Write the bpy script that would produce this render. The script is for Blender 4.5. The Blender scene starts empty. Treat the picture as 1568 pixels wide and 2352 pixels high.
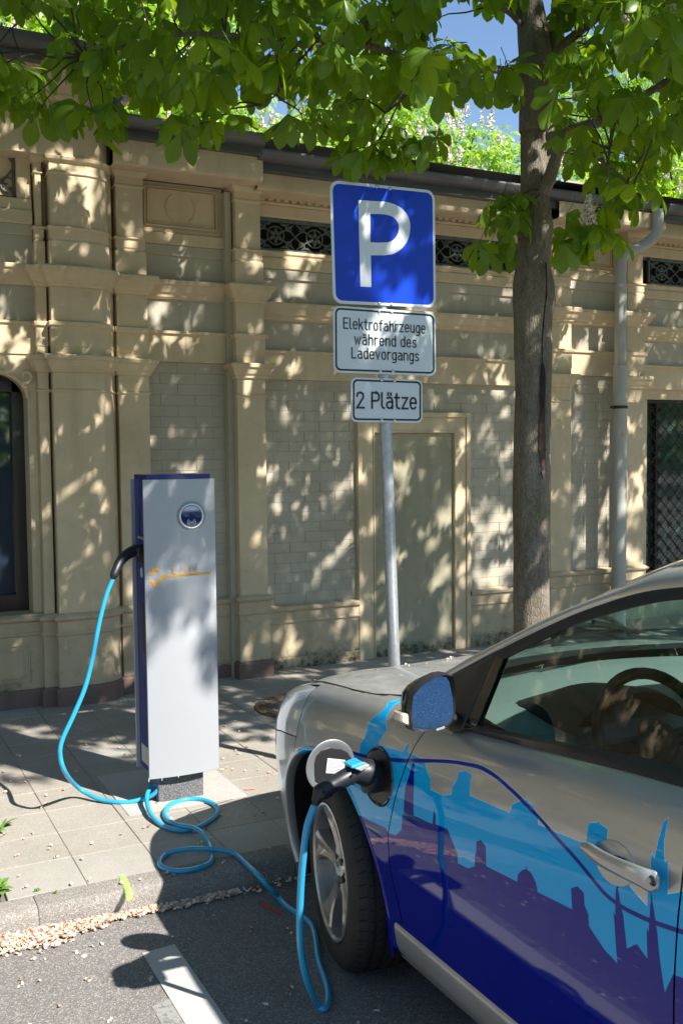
import bpy, bmesh, math, random
import numpy as np
from mathutils import Vector, Matrix
from mathutils.geometry import tessellate_polygon
R_ = math.radians
rng = random.Random(7)
C = bpy.context.scene.collection
sc = bpy.context.scene

# ------------------------------------------------------------------ camera
FOC = 2287.0                       # focal length in units of a 1568 wide picture
YAW, PITCH, ROLL, CAMH = R_(26.68), R_(-3.35), R_(-.586), 1.7
def cam_axes():
    cy, sy = math.cos(YAW), math.sin(YAW)
    f = Vector((sy, cy, 0)); r = Vector((cy, -sy, 0)); u = Vector((0, 0, 1))
    f2 = f*math.cos(PITCH) + u*math.sin(PITCH); u2 = -f*math.sin(PITCH) + u*math.cos(PITCH)
    return r*math.cos(ROLL) + u2*math.sin(ROLL), -r*math.sin(ROLL) + u2*math.cos(ROLL), f2
CR, CU, CF = cam_axes()
CP = Vector((0, 0, CAMH))
cd = bpy.data.cameras.new('camera'); cam = bpy.data.objects.new('camera', cd); C.objects.link(cam)
M = Matrix((CR, CU, -CF)).transposed().to_4x4(); M.translation = CP
cam.matrix_world = M
cd.sensor_fit = 'HORIZONTAL'; cd.sensor_width = 24; cd.lens = FOC/1568*24
cd.clip_start = .05; cd.clip_end = 2000
sc.camera = cam

# ------------------------------------------------------------------ light
SUN_EL = R_(43.5)
SUN_H = Vector((.447, -.894, 0)).normalized()          # horizontal direction towards the sun
SUND = SUN_H*math.cos(SUN_EL) + Vector((0, 0, math.sin(SUN_EL)))
w = bpy.data.worlds.new("World"); sc.world = w; w.use_nodes = True
nt = w.node_tree; bg = nt.nodes['Background']
sky = nt.nodes.new('ShaderNodeTexSky'); sky.sky_type = 'NISHITA'; sky.sun_disc = False
sky.sun_elevation = SUN_EL; sky.sun_rotation = math.atan2(SUN_H.x, SUN_H.y)
sky.air_density = 1.0; sky.dust_density = .05; sky.ozone_density = 3.0
nt.links.new(sky.outputs[0], bg.inputs[0]); bg.inputs[1].default_value = .095
sd = bpy.data.lights.new('sun', 'SUN'); sd.energy = 4.8; sd.angle = R_(.53); sd.color = (1, .955, .88)
so = bpy.data.objects.new('sun', sd); C.objects.link(so)
so.rotation_euler = (-SUND).to_track_quat('-Z', 'Y').to_euler(); so.location = SUND*30
sc.view_settings.view_transform = 'Standard'; sc.view_settings.look = 'None'
sc.view_settings.exposure = 1.06; sc.view_settings.gamma = 1; sc.view_settings.use_curve_mapping = False
sc.cycles.max_bounces = 8; sc.cycles.transparent_max_bounces = 12
sc.cycles.caustics_reflective = False; sc.cycles.caustics_refractive = False
sc.cycles.sample_clamp_indirect = 6

# ------------------------------------------------------------------ measuring helpers (photo point -> real plane)
def ray(u, v): return CF + CR*((u-784)/FOC) - CU*((v-1176)/FOC)
def onz(u, v, z): d = ray(u, v); return CP + d*((z-CAMH)/d.z)
def ony(u, v, y): d = ray(u, v); return CP + d*(y/d.y)
def onx(u, v, x): d = ray(u, v); return CP + d*(x/d.x)
def onw(u, v, wd): return CP + ray(u, v)*wd
def proj(p):
    q = Vector(p) - CP; wd = q.dot(CF)
    if wd < .05: return None
    return 784 + FOC*q.dot(CR)/wd, 1176 - FOC*q.dot(CU)/wd, wd
def interp(tab, x):
    if x <= tab[0][0]: return tab[0][1]
    for (a, b), (c, d) in zip(tab, tab[1:]):
        if x <= c: return b + (d-b)*(x-a)/(c-a)
    return tab[-1][1]
def sinterp(tab, x):
    n = len(tab)
    if x <= tab[0][0]: return tab[0][1]
    if x >= tab[-1][0]: return tab[-1][1]
    for i in range(n-1):
        a, b = tab[i]; c, d = tab[i+1]
        if x <= c:
            m0 = (d - tab[i-1][1])/(c - tab[i-1][0]) if i > 0 else (d-b)/(c-a)
            m1 = (tab[i+2][1]-b)/(tab[i+2][0]-a) if i+2 < n else (d-b)/(c-a)
            t = (x-a)/(c-a); h = c-a
            return b*(2*t**3-3*t*t+1) + m0*h*(t**3-2*t*t+t) + d*(3*t*t-2*t**3) + m1*h*(t**3-t*t)
def catmull(P, n=8):
    P = [Vector(p) for p in P]; out = []
    Q = [P[0]*2-P[1]] + P + [P[-1]*2-P[-2]]
    for i in range(1, len(Q)-2):
        a, b, c, d = Q[i-1:i+3]
        for k in range(n):
            t = k/n
            out.append(.5*((2*b) + (c-a)*t + (2*a-5*b+4*c-d)*t*t + (3*b-a-3*c+d)*t**3))
    out.append(P[-1]); return out

# ------------------------------------------------------------------ objects
def tag(o, label=None, cat=None, group=None, kind=None):
    if label: o['label'] = label
    if cat: o['category'] = cat
    if group: o['group'] = group
    if kind: o['kind'] = kind
    return o
def empty(name, loc=(0, 0, 0), label=None, cat=None, group=None, kind=None):
    o = bpy.data.objects.new(name, None); C.objects.link(o); o.location = loc; o.empty_display_size = .1
    return tag(o, label, cat, group, kind)
def setpar(o, parent):
    if parent is not None:
        o.parent = parent
        bpy_inv = WM.get(parent.name, Matrix.Identity(4))
        o.matrix_parent_inverse = bpy_inv
WM = {}
class MB:
    def __init__(s): s.v = []; s.f = []; s.m = []; s.uv = {}
    def add(s, vs, fs, mi=0):
        b = len(s.v); s.v += [tuple(p) for p in vs]; s.f += [tuple(i+b for i in f) for f in fs]; s.m += [mi]*len(fs); return b
    def box(s, x0, x1, y0, y1, z0, z1, mi=0):
        s.add([(x0,y0,z0),(x1,y0,z0),(x1,y1,z0),(x0,y1,z0),(x0,y0,z1),(x1,y0,z1),(x1,y1,z1),(x0,y1,z1)],
              [(0,3,2,1),(4,5,6,7),(0,1,5,4),(1,2,6,5),(2,3,7,6),(3,0,4,7)], mi)
    def grid(s, rows, mi=0, close=False, closev=False):
        n = len(rows); m = len(rows[0]); b = len(s.v)
        for r in rows: s.v += [tuple(p) for p in r]
        for i in range(n if closev else n-1):
            for j in range(m if close else m-1):
                s.f.append((b+i*m+j, b+i*m+(j+1) % m, b+((i+1) % n)*m+(j+1) % m, b+((i+1) % n)*m+j)); s.m.append(mi)
    def tube(s, P, r, n=10, caps=True, mi=0, flat=None):
        P = [Vector(p) for p in P]; k = len(P)
        rr = r if isinstance(r, (list, tuple)) else [r]*k
        T = []
        for i in range(k):
            t = P[min(i+1, k-1)]-P[max(i-1, 0)]; T.append(t.normalized() if t.length > 1e-9 else Vector((0, 0, 1)))
        a = Vector((0, 0, 1)) if abs(T[0].z) < .9 else Vector((1, 0, 0))
        N = (a - T[0]*a.dot(T[0])).normalized(); rows = []
        for i in range(k):
            N = (N - T[i]*N.dot(T[i])).normalized(); B = T[i].cross(N)
            f1 = flat if flat else 1
            rows.append([P[i] + (N*math.cos(q)*f1 + B*math.sin(q))*rr[i] for q in [2*math.pi*j/n for j in range(n)]])
        b = len(s.v); s.grid(rows, mi, close=True)
        if caps:
            s.f.append(tuple(b+j for j in range(n))[::-1]); s.m.append(mi)
            s.f.append(tuple(b+(k-1)*n+j for j in range(n))); s.m.append(mi)
    def lathe(s, prof, n=32, mat=None, mi=0, cap=True):
        """prof: (r, h) about local z"""
        mat = mat or Matrix.Identity(4); b = len(s.v)
        rows = [[mat @ Vector((r*math.cos(2*math.pi*j/n), r*math.sin(2*math.pi*j/n), h)) for j in range(n)] for r, h in prof]
        s.grid(rows, mi, close=True)
        if cap:
            if prof[0][0] > 1e-5: s.f.append(tuple(b+j for j in range(n))[::-1]); s.m.append(mi)
            if prof[-1][0] > 1e-5: s.f.append(tuple(b+(len(prof)-1)*n+j for j in range(n))); s.m.append(mi)
    def prism(s, poly, a0, a1, ax='y', mi=0):
        """poly: 2d points (x,z) for ax=y, (x,y) for ax=z, (y,z) for ax=x"""
        mk = {'y': lambda p, a: (p[0], a, p[1]), 'z': lambda p, a: (p[0], p[1], a), 'x': lambda p, a: (a, p[0], p[1])}[ax]
        n = len(poly); tri = tessellate_polygon([[Vector((p[0], p[1], 0)) for p in poly]])
        vs = [mk(p, a0) for p in poly] + [mk(p, a1) for p in poly]
        fs = [tuple(t) for t in tri] + [tuple(i+n for i in t)[::-1] for t in tri] + [(i, (i+1) % n, n+(i+1) % n, n+i) for i in range(n)]
        s.add(vs, fs, mi)
    def loft(s, path, levels, yback, mi=0, cap=True):
        """mouldings: plan path (open, left to right, outward = right hand side of travel), levels (z, offset)"""
        path = [Vector((p[0], p[1])) for p in path]; n = len(path); offs = []
        for i in range(n):
            ds = []
            if i > 0: ds.append((path[i]-path[i-1]).normalized())
            if i < n-1: ds.append((path[i+1]-path[i]).normalized())
            ns = [Vector((d.y, -d.x)) for d in ds]
            if len(ns) == 1: offs.append(ns[0])
            else:
                m = (ns[0]+ns[1]); m = m.normalized(); offs.append(m/max(.35, m.dot(ns[0])))
        rows = [[(path[i].x+offs[i].x*o, path[i].y+offs[i].y*o, z) for i in range(n)] for z, o in levels]
        b = len(s.v); s.grid(rows, mi)
        if cap:
            for li, flip in ((0, False), (len(levels)-1, True)):
                ring = rows[li]; bb = len(s.v)
                s.v += list(ring) + [(p[0], yback, p[2]) for p in ring]
                for i in range(n-1):
                    f = (bb+i, bb+i+1, bb+n+i+1, bb+n+i); s.f.append(f if not flip else f[::-1]); s.m.append(mi)
    def build(s, name, mats, parent=None, smooth=False, bevel=0, angle=35, label=None, cat=None, group=None, kind=None, weld=True):
        me = bpy.data.meshes.new(name); me.from_pydata(s.v, [], s.f)
        if not isinstance(mats, (list, tuple)): mats = [mats]
        for m in mats: me.materials.append(m)
        if len(mats) > 1: me.polygons.foreach_set('material_index', s.m)
        bm = bmesh.new(); bm.from_mesh(me)
        if weld: bmesh.ops.remove_doubles(bm, verts=bm.verts, dist=1e-5)
        bmesh.ops.recalc_face_normals(bm, faces=bm.faces)
        bm.to_mesh(me); bm.free()
        if smooth:
            me.polygons.foreach_set('use_smooth', [True]*len(me.polygons))
            try: me.set_sharp_from_angle(angle=R_(angle))
            except Exception: pass
        o = bpy.data.objects.new(name, me); C.objects.link(o)
        if bevel:
            bv = o.modifiers.new('bevel', 'BEVEL'); bv.width = bevel; bv.segments = 1; bv.limit_method = 'ANGLE'; bv.angle_limit = R_(40)
        if parent is not None:
            o.parent = parent; o.matrix_parent_inverse = Matrix.Translation(-Vector(WLOC(parent)))
        return tag(o, label, cat, group, kind)
def WLOC(o):
    l = Vector(o.location)
    if o.parent is not None and o.type == 'EMPTY': l = l + Vector(WLOC(o.parent))
    return l if o.type == 'EMPTY' else Vector((0, 0, 0))
def numesh(name, V, F, mats, parent=None, uv=None, **kw):
    """V (n,3) float array, F (m,3|4) int array"""
    me = bpy.data.meshes.new(name); k = F.shape[1]
    me.vertices.add(len(V)); me.vertices.foreach_set('co', V.astype(np.float32).ravel())
    me.loops.add(F.size); me.loops.foreach_set('vertex_index', F.astype(np.int32).ravel())
    me.polygons.add(len(F)); me.polygons.foreach_set('loop_start', np.arange(0, F.size, k, dtype=np.int32))
    me.update(calc_edges=True)
    if uv is not None:
        ul = me.uv_layers.new(name='UVMap'); ul.data.foreach_set('uv', uv[F.ravel()].astype(np.float32).ravel())
    me.validate()
    for m in (mats if isinstance(mats, (list, tuple)) else [mats]): me.materials.append(m)
    o = bpy.data.objects.new(name, me); C.objects.link(o)
    if parent is not None:
        o.parent = parent; o.matrix_parent_inverse = Matrix.Translation(-Vector(WLOC(parent)))
    return tag(o, **kw)

# ------------------------------------------------------------------ materials
class NT:
    def __init__(s, name):
        s.mat = bpy.data.materials.new(name); s.mat.use_nodes = True; s.t = s.mat.node_tree
        s.b = s.t.nodes['Principled BSDF']; s.out = s.t.nodes['Material Output']; s._co = None
    def n(s, typ, **kw):
        x = s.t.nodes.new(typ)
        for k, v in kw.items():
            if k.startswith('i_'):
                key = k[2:]; key = int(key) if key.isdigit() else key.replace('_', ' ')
                x.inputs[key].default_value = v
            else: setattr(x, k, v)
        return x
    def l(s, a, b): s.t.links.new(a, b)
    def co(s, scale=(1, 1, 1)):
        g = s.n('ShaderNodeNewGeometry'); mp = s.n('ShaderNodeMapping'); mp.inputs['Scale'].default_value = scale
        s.l(g.outputs['Position'], mp.inputs['Vector']); return mp.outputs[0]
    def noise(s, scale, detail=4, rough=.6, vec=None, dist=0):
        x = s.n('ShaderNodeTexNoise'); x.inputs['Scale'].default_value = scale; x.inputs['Detail'].default_value = detail
        x.inputs['Roughness'].default_value = rough; x.inputs['Distortion'].default_value = dist
        s.l(vec if vec is not None else s.co(), x.inputs['Vector']); return x.outputs['Fac']
    def ramp(s, fac, stops, interp='LINEAR'):
        r = s.n('ShaderNodeValToRGB'); cr = r.color_ramp; cr.interpolation = interp
        while len(cr.elements) < len(stops): cr.elements.new(.5)
        for e, (p, c) in zip(cr.elements, stops):
            e.position = p; e.color = (*c, 1) if len(c) == 3 else c
        s.l(fac, r.inputs[0]); return r.outputs[0]
    def mix(s, a, b, fac, mode='MIX'):
        m = s.n('ShaderNodeMix', data_type='RGBA', blend_type=mode)
        for sock, val in ((m.inputs[0], fac), (m.inputs[6], a), (m.inputs[7], b)):
            if hasattr(val, 'is_output') or isinstance(val, bpy.types.NodeSocket): s.l(val, sock)
            else: sock.default_value = (*val, 1) if isinstance(val, tuple) and len(val) == 3 else val
        return m.outputs[2]
    def math(s, op, a, b=0):
        m = s.n('ShaderNodeMath', operation=op)
        for sock, val in ((m.inputs[0], a), (m.inputs[1], b)):
            if isinstance(val, bpy.types.NodeSocket): s.l(val, sock)
            else: sock.default_value = val
        return m.outputs[0]
    def bump(s, h, dist=.002, strength=1):
        b = s.n('ShaderNodeBump'); b.inputs['Distance'].default_value = dist; b.inputs['Strength'].default_value = strength
        s.l(h, b.inputs['Height']); s.l(b.outputs[0], s.b.inputs['Normal']); return b
    def set(s, **kw):
        for k, v in kw.items():
            sock = s.b.inputs[k.replace('_', ' ')]
            if isinstance(v, bpy.types.NodeSocket): s.l(v, sock)
            else: sock.default_value = (*v, 1) if isinstance(v, tuple) and len(v) == 3 else v
        return s
def plain(name, col, rough=.5, metal=0, coat=0, var=.12, scale=6, spec=.5, bump=0, bscale=120):
    t = NT(name); n = t.noise(scale, 4)
    lo = tuple(c*(1-var) for c in col); hi = tuple(min(1, c*(1+var)) for c in col)
    t.set(Base_Color=t.ramp(n, [(.3, lo), (.7, hi)]), Roughness=rough, Metallic=metal, Coat_Weight=coat, Specular_IOR_Level=spec)
    t.b.inputs['Coat Roughness'].default_value = .03
    if bump: t.bump(t.noise(bscale, 3), bump)
    return t.mat
def stucco(name, col, dirt=.5, grime_z=None):
    t = NT(name)
    n1 = t.noise(1.3, 5); n2 = t.noise(9, 5, .65)
    a = t.mix(col, tuple(c*.80 for c in col), t.ramp(n1, [(.35, (0, 0, 0)), (.7, (1, 1, 1))]))
    a = t.mix(a, (col[0]*.62, col[1]*.6, col[2]*.55), t.math('MULTIPLY', t.ramp(n2, [(.52, (0, 0, 0)), (.8, (1, 1, 1))]), dirt))
    # rain streaks, long in z
    st = t.noise(7, 3, .6, t.co((1, 1, .09)))
    a = t.mix(a, (col[0]*.7, col[1]*.69, col[2]*.64), t.math('MULTIPLY', t.ramp(st, [(.5, (0, 0, 0)), (.72, (1, 1, 1))]), .55))
    if grime_z:
        g = t.n('ShaderNodeNewGeometry'); sx = t.n('ShaderNodeSeparateXYZ'); t.l(g.outputs['Position'], sx.inputs[0])
        h = t.n('ShaderNodeMapRange'); t.l(sx.outputs[2], h.inputs[0]); h.inputs[1].default_value = grime_z[0]; h.inputs[2].default_value = grime_z[1]
        h.inputs[3].default_value = 1; h.inputs[4].default_value = 0
        k = t.math('ADD', h.outputs[0], t.math('MULTIPLY', t.math('SUBTRACT', t.noise(5, 6, .75), .5), 1.9))
        gx = t.math('MULTIPLY', t.ramp(k, [(.5, (0, 0, 0)), (.95, (1, 1, 1))]), t.ramp(t.noise(26, 4, .8), [(.35, (.25, .25, .25)), (.6, (1, 1, 1))]))
        a = t.mix(a, (.045, .05, .028), gx)
    t.set(Base_Color=a, Roughness=.85, Specular_IOR_Level=.25)
    t.bump(t.math('ADD', t.noise(160, 3), t.math('MULTIPLY', t.noise(12, 3), 3)), .0012)
    return t.mat
BEIGE = (.69, .56, .375)
m_stucco = stucco('stucco', BEIGE)
m_plinth = stucco('plinth_stucco', (.59, .475, .315), .75, (.1, .36))
m_grey = stucco('grey_panel_paint', (.52, .475, .38), .4)
m_brick = stucco('grey_painted_brick', (.53, .48, .38), .5)
m_door = stucco('green_grey_door_paint', (.42, .385, .27), .5, (.1, .3))
m_pink = stucco('red_sandstone_base', (.24, .155, .13), .8)
m_joint = plain('brick_joint', (.43, .395, .315), .9)
def gravelly(name, cols, scale=220, bump=.0015, stain=(.7, .7, .7), rough=.85):
    t = NT(name)
    v = t.n('ShaderNodeTexVoronoi'); v.inputs['Scale'].default_value = scale; t.l(t.co(), v.inputs['Vector'])
    sep = t.n('ShaderNodeSeparateColor'); t.l(v.outputs['Color'], sep.inputs[0])
    c = t.ramp(sep.outputs[0], [(0, cols[0]), (.45, cols[1]), (.8, cols[2]), (.97, cols[3])])
    big = t.noise(2.2, 6, .7)
    c = t.mix(c, stain, t.math('MULTIPLY', t.ramp(big, [(.4, (0, 0, 0)), (.7, (1, 1, 1))]), .75), 'MULTIPLY')
    c = t.mix(c, (.55, .5, .45), t.math('MULTIPLY', t.ramp(t.noise(14, 5, .8), [(.62, (0, 0, 0)), (.72, (1, 1, 1))]), .5), 'MULTIPLY')
    c = t.mix(c, tuple(cols[1]), .25)
    t.set(Base_Color=c, Roughness=rough, Specular_IOR_Level=.3)
    t.bump(t.math('ADD', v.outputs['Distance'], t.math('MULTIPLY', t.noise(scale*.5, 3), 1.2)), bump)
    return t.mat
m_asphalt = gravelly('asphalt', [(.14, .130, .125), (.215, .200, .190), (.265, .248, .237), (.46, .44, .41)], 230, .0020, (.78, .78, .78))
m_slab = gravelly('paving_slab', [(.29, .262, .23), (.37, .335, .29), (.42, .385, .335), (.52, .48, .42)], 330, .001)
m_slab2 = gravelly('smooth_grey_slab', [(.33, .31, .28), (.385, .362, .33), (.41, .388, .35), (.46, .44, .4)], 330, .0006)
m_slab3 = gravelly('brown_paving_slab', [(.27, .242, .21), (.35, .312, .27), (.40, .365, .32), (.5, .46, .4)], 300, .001)
m_kerb = gravelly('kerb_stone', [(.20, .18, .165), (.27, .245, .22), (.34, .31, .285), (.5, .47, .43)], 260, .0016)
m_bed = plain('sand_joint', (.19, .165, .13), .95, bump=.002)
m_concrete = gravelly('patch_concrete', [(.38, .37, .34), (.46, .44, .41), (.5, .48, .45), (.55, .53, .5)], 240, .0008)
# ================================================================== GROUND
KY = 3.585; KT = 3.71; PZ = .09
# road: one sheet, big enough for the horizon; pavement bed above
road = MB(); road.grid([[(x, y, 0) for x in (-400, -8, 0, 2, 4, 14, 400)] for y in (-400, -12, 0, 2, KY+.05)])
road.build('road', m_asphalt, kind='structure')
pv = MB(); pv.box(-60, 90, KT, 60, -.3, PZ-.012); pave = pv.build('pavement', m_bed, kind='structure')
gr = MB(); gr.grid([[(-400, 9, -.02), (400, 9, -.02)], [(-400, 600, -.02), (400, 600, -.02)]])
gr.build('ground_beyond', plain('earth', (.09, .08, .05), .95), kind='structure')
# slabs
def slab_mesh(w, d):
    b = MB(); g = .0018; e = .0022; h = .02
    x0, x1, y0, y1 = -w/2+g/2, w/2-g/2, -d/2+g/2, d/2-g/2
    b.add([(x0,y0,-h),(x1,y0,-h),(x1,y1,-h),(x0,y1,-h),(x0,y0,-e),(x1,y0,-e),(x1,y1,-e),(x0,y1,-e),
           (x0+e,y0+e,0),(x1-e,y0+e,0),(x1-e,y1-e,0),(x0+e,y1-e,0)],
          [(0,1,5,4),(1,2,6,5),(2,3,7,6),(3,0,4,7),(4,5,9,8),(5,6,10,9),(6,7,11,10),(7,4,8,11),(8,9,10,11)])
    return b
protos = {}
S = .289; X0 = .779-S*8
def slab_at(i, j, big=False):
    key = ('b' if j == 0 else 'abc'[rng.choice((0, 0, 0, 1, 2)) % 3])
    m = {'b': m_slab2, 'a': m_slab, 'c': m_slab3}.get(key, m_slab)
    return m
near = []; rest = MB()
for j in range(0, 11):
    for i in range(-6, 34):
        cx = X0 + (i+.5)*S; cy = KT + (j+.5)*S
        if cy > 6.9 or (cx < .48 and j < 3): continue
        near.append((cx, cy, j))
near.sort(key=lambda p: (p[0]-1.6)**2*.35 + (p[1]-3.7)**2 - (100 if (.3 < p[0] < 4.6 and p[1] < 6.9) else 0))
for k, (cx, cy, j) in enumerate(near):
    r = rng.random(); key = 'g' if j == 0 else ('s' if r < .6 else ('t' if r < .85 else 'g2'))
    dz = rng.uniform(-.0015, .0015)
    if k < 290:
        if key not in protos:
            b = slab_mesh(S, S); o = b.build('paving_slab', {'g': m_slab2, 's': m_slab, 't': m_slab3, 'g2': m_slab2}[key], pave); protos[key] = o
        else:
            o = protos[key].copy(); C.objects.link(o)
        o.location = (cx, cy, PZ+dz); o.rotation_euler = (rng.uniform(-.003, .003), rng.uniform(-.003, .003), rng.uniform(-.004, .004))
        if o.parent is None: o.parent = pave
    else:
        b = slab_mesh(S, S); rest.add([(x+cx, y+cy, z+PZ+dz) for x, y, z in b.v], b.f, 0)
rest.build('paving_slabs_further', m_slab, pave, kind='stuff')
# kerb stones
kerb = empty('kerb', (0, KY, 0), kind='structure')
kp = [(KY-.012, -.05), (KY-.004, .05), (KY+.002, .074), (KY+.012, .086), (KY+.028, .0905), (KT-.003, PZ), (KT-.003, -.05)]
L = 1.0
first = None
for k in range(-9, 14):
    x0 = .578 + k*L; b = MB()
    rows = []
    for t, ins in ((0, .004), (.006, 0), (.5, 0), (L-.006, 0), (L-.002, .004)):
        rows.append([(t+.001, y + (ins if i < 5 else 0), z - (ins*.6 if 1 < i < 6 else 0)) for i, (y, z) in enumerate(kp)])
    b.grid(rows); bb = 0
    b.f.append(tuple(range(len(kp)))); b.m.append(0); b.f.append(tuple(range(4*len(kp), 5*len(kp)))[::-1]); b.m.append(0)
    if first is None:
        first = b.build('kerb_stone', m_kerb, kerb, smooth=True, angle=40); o = first; o.matrix_parent_inverse = Matrix.Translation(-kerb.location)
    else:
        o = first.copy(); C.objects.link(o)
    o.location = (x0, rng.uniform(-.002, .002), rng.uniform(-.002, .001))
# concrete patch about the charging column foot
cp = MB(); cp.box(1.10, 1.66, 4.33, 4.95, PZ-.01, PZ+.004); cp.build('foundation_patch', m_concrete, kind='structure')
# white bay line and its worn predecessor
def worn(name, col, lo, hi):
    t = NT(name); n = t.noise(38, 6, .75); n2 = t.noise(5, 5)
    f = t.ramp(t.math('ADD', t.math('MULTIPLY', n, .7), t.math('MULTIPLY', n2, .3)), [(lo, (0, 0, 0)), (hi, (1, 1, 1))])
    tr = t.n('ShaderNodeBsdfTransparent'); mx = t.n('ShaderNodeMixShader'); t.l(f, mx.inputs[0])
    t.l(tr.outputs[0], mx.inputs[1]); t.l(t.b.outputs[0], mx.inputs[2]); t.l(mx.outputs[0], t.out.inputs[0])
    t.set(Base_Color=t.mix(col, tuple(c*.72 for c in col), t.noise(90, 4)), Roughness=.7); t.bump(t.noise(200, 3), .0012); return t.mat
a = onz(323, 2192, 0); b_ = onz(403, 2174, 0)
m_line = worn('road_paint', (.56, .55, .53), .28, .36)
ln = MB(); ln.grid([[(.862, 3.265, .004), (.98, 3.275, .004)], [(.862, 1.6, .004), (.98, 1.6, .004)], [(.862, -2, .004), (.98, -2, .004)]])
ln.build('painted_bay_line', m_line, kind='structure')
ln = MB(); ln.grid([[(.80, 2.93, .002), (.862, 2.95, .002)], [(.80, -2, .002), (.861, -2, .002)]])
ln.build('worn_bay_line', worn('worn_road_paint', (.36, .35, .34), .36, .5), kind='structure')
# spray paint marks
def spray(name, pts, wd, col, z, lo=.42, hi=.62):
    t = NT(name+'_paint'); f = t.ramp(t.noise(60, 5, .8), [(lo, (0, 0, 0)), (hi, (1, 1, 1))])
    uv = t.n('ShaderNodeUVMap'); sx = t.n('ShaderNodeSeparateXYZ'); t.l(uv.outputs[0], sx.inputs[0])
    def tent(s): return t.math('SUBTRACT', 1, t.math('ABSOLUTE', t.math('SUBTRACT', t.math('MULTIPLY', s, 2), 1)))
    e = t.math('MULTIPLY', tent(sx.outputs[0]), t.math('MINIMUM', t.math('MULTIPLY', tent(sx.outputs[1]), 3), 1))
    f = t.math('MULTIPLY', t.ramp(t.math('ADD', e, t.math('MULTIPLY', t.noise(60, 5, .8), .9)), [(.55, (0, 0, 0)), (1.0, (1, 1, 1))]), .85)
    tr = t.n('ShaderNodeBsdfTransparent'); mx = t.n('ShaderNodeMixShader'); t.l(f, mx.inputs[0])
    t.l(tr.outputs[0], mx.inputs[1]); t.l(t.b.outputs[0], mx.inputs[2]); t.l(mx.outputs[0], t.out.inputs[0])
    t.set(Base_Color=col, Roughness=.8)
    P = catmull(pts, 5); vs = []; fs = []; uvs = []
    for i, p in enumerate(P):
        d = (P[min(i+1, len(P)-1)]-P[max(i-1, 0)]); d.z = 0; d.normalize(); n = Vector((d.y, -d.x, 0)); tt = i/(len(P)-1)
        for sgn, u in ((-1, 0), (1, 1)): vs.append(p+n*sgn*wd/2); uvs.append((u, tt))
    me = bpy.data.meshes.new(name)
    fs = [(2*i, 2*i+1, 2*i+3, 2*i+2) for i in range(len(P)-1)]
    me.from_pydata([tuple(v) for v in vs], [], fs); ul = me.uv_layers.new()
    for lp in me.loops: ul.data[lp.index].uv = uvs[lp.vertex_index]
    me.materials.append(t.mat); o = bpy.data.objects.new(name, me); C.objects.link(o); return o
def kz(y):  # height of the kerb surface at y
    return interp([(q[0], q[1]) for q in kp[:6]], y)
def onk(u, v):
    p = onz(u, v, PZ)
    for _ in range(12): p = onz(u, v, kz(p.y) if p.y < KT else PZ)
    return p + Vector((0, -.002, .0035))
tag(spray('green_paint_mark', [onk(276, 2008), onk(288, 2030), onk(296, 2055), onk(297, 2075)], .034, (.42, .72, .16), 0), 'bright green spray paint dash over the kerb edge', 'paint mark')
tag(spray('red_paint_mark', [Vector((*onz(593, 2072, 0).xy, .004)), Vector((*onz(620, 2088, 0).xy, .004)), Vector((*onz(650, 2104, 0).xy, .004))], .03, (.6, .1, .09), 0), 'red spray paint dash on the shaded asphalt beside the wheel', 'paint mark')
tag(spray('red_paint_mark', [Vector((*onz(560, 1815, PZ).xy, PZ+.004)), Vector((*onz(588, 1813, PZ).xy, PZ+.004))], .03, (.85, .33, .28), 0), 'small pale red paint dash on the paving beside the column', 'paint mark')
# manhole
mh = empty('manhole_cover', (2.62, 5.72, PZ), 'round cast iron manhole cover in the shaded paving behind the bonnet', 'manhole')
m_iron = plain('rusty_iron', (.12, .085, .06), .75, .3, bump=.003, bscale=60)
T = Matrix.Translation((2.62, 5.72, PZ))
b = MB(); b.lathe([(.25, .002), (.25, .009), (.34, .009), (.345, .002)], 40, T, cap=False)
for k in range(32):
    q = 2*math.pi*k/32; c = Vector((2.62+.295*math.cos(q), 5.72+.295*math.sin(q), PZ))
    b.tube([c+Vector((0, 0, .006)), c+Vector((0, 0, .013))], .02, 6)
b.build('rim', m_iron, mh)
b = MB(); b.lathe([(0, .006), (.245, .006), (.245, 0)], 40, T); b.build('lid', gravelly('lid_concrete', [(.1, .095, .09), (.16, .15, .14), (.2, .19, .17), (.3, .28, .25)], 200), mh)

# fallen blossom drift and petals
def petals(name, pts, mat, size=(.008, .016), lift=.012, **kw):
    V = []; F = []
    for (x, y, z) in pts:
        for _ in range(rng.choice((2, 3, 3))):
            s = rng.uniform(*size); q = rng.uniform(0, 6.28); tl = rng.uniform(.1, 1.2)
            M_ = Matrix.Translation((x+rng.uniform(-.006, .006), y+rng.uniform(-.006, .006), z+rng.uniform(0.001, lift))) @ Matrix.Rotation(q, 4, 'Z') @ Matrix.Rotation(tl, 4, 'X')
            b0 = len(V)
            for p in ((-s*.35, 0, 0), (0, -s*.5, .2*s), (s*.6, -s*.35, .3*s), (s*.8, .1*s, .15*s), (s*.5, s*.45, .3*s), (0, s*.4, .2*s), (.3*s, 0, -.1*s)): V.append(tuple(M_ @ Vector(p)))
            for k in range(6): F.append((b0+6, b0+k, b0+(k+1) % 6))
    return numesh(name, np.array(V), np.array(F), mat, **kw)
t = NT('fallen_petals'); gi = t.n('ShaderNodeNewGeometry')
t.set(Base_Color=t.ramp(gi.outputs['Random Per Island'], [(0, (.62, .42, .30)), (.25, (.80, .62, .48)), (.7, (.86, .74, .62)), (.93, (.78, .5, .36)), (1, (.42, .13, .04))]), Roughness=.7)
m_petal = t.mat
pts = []
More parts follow.
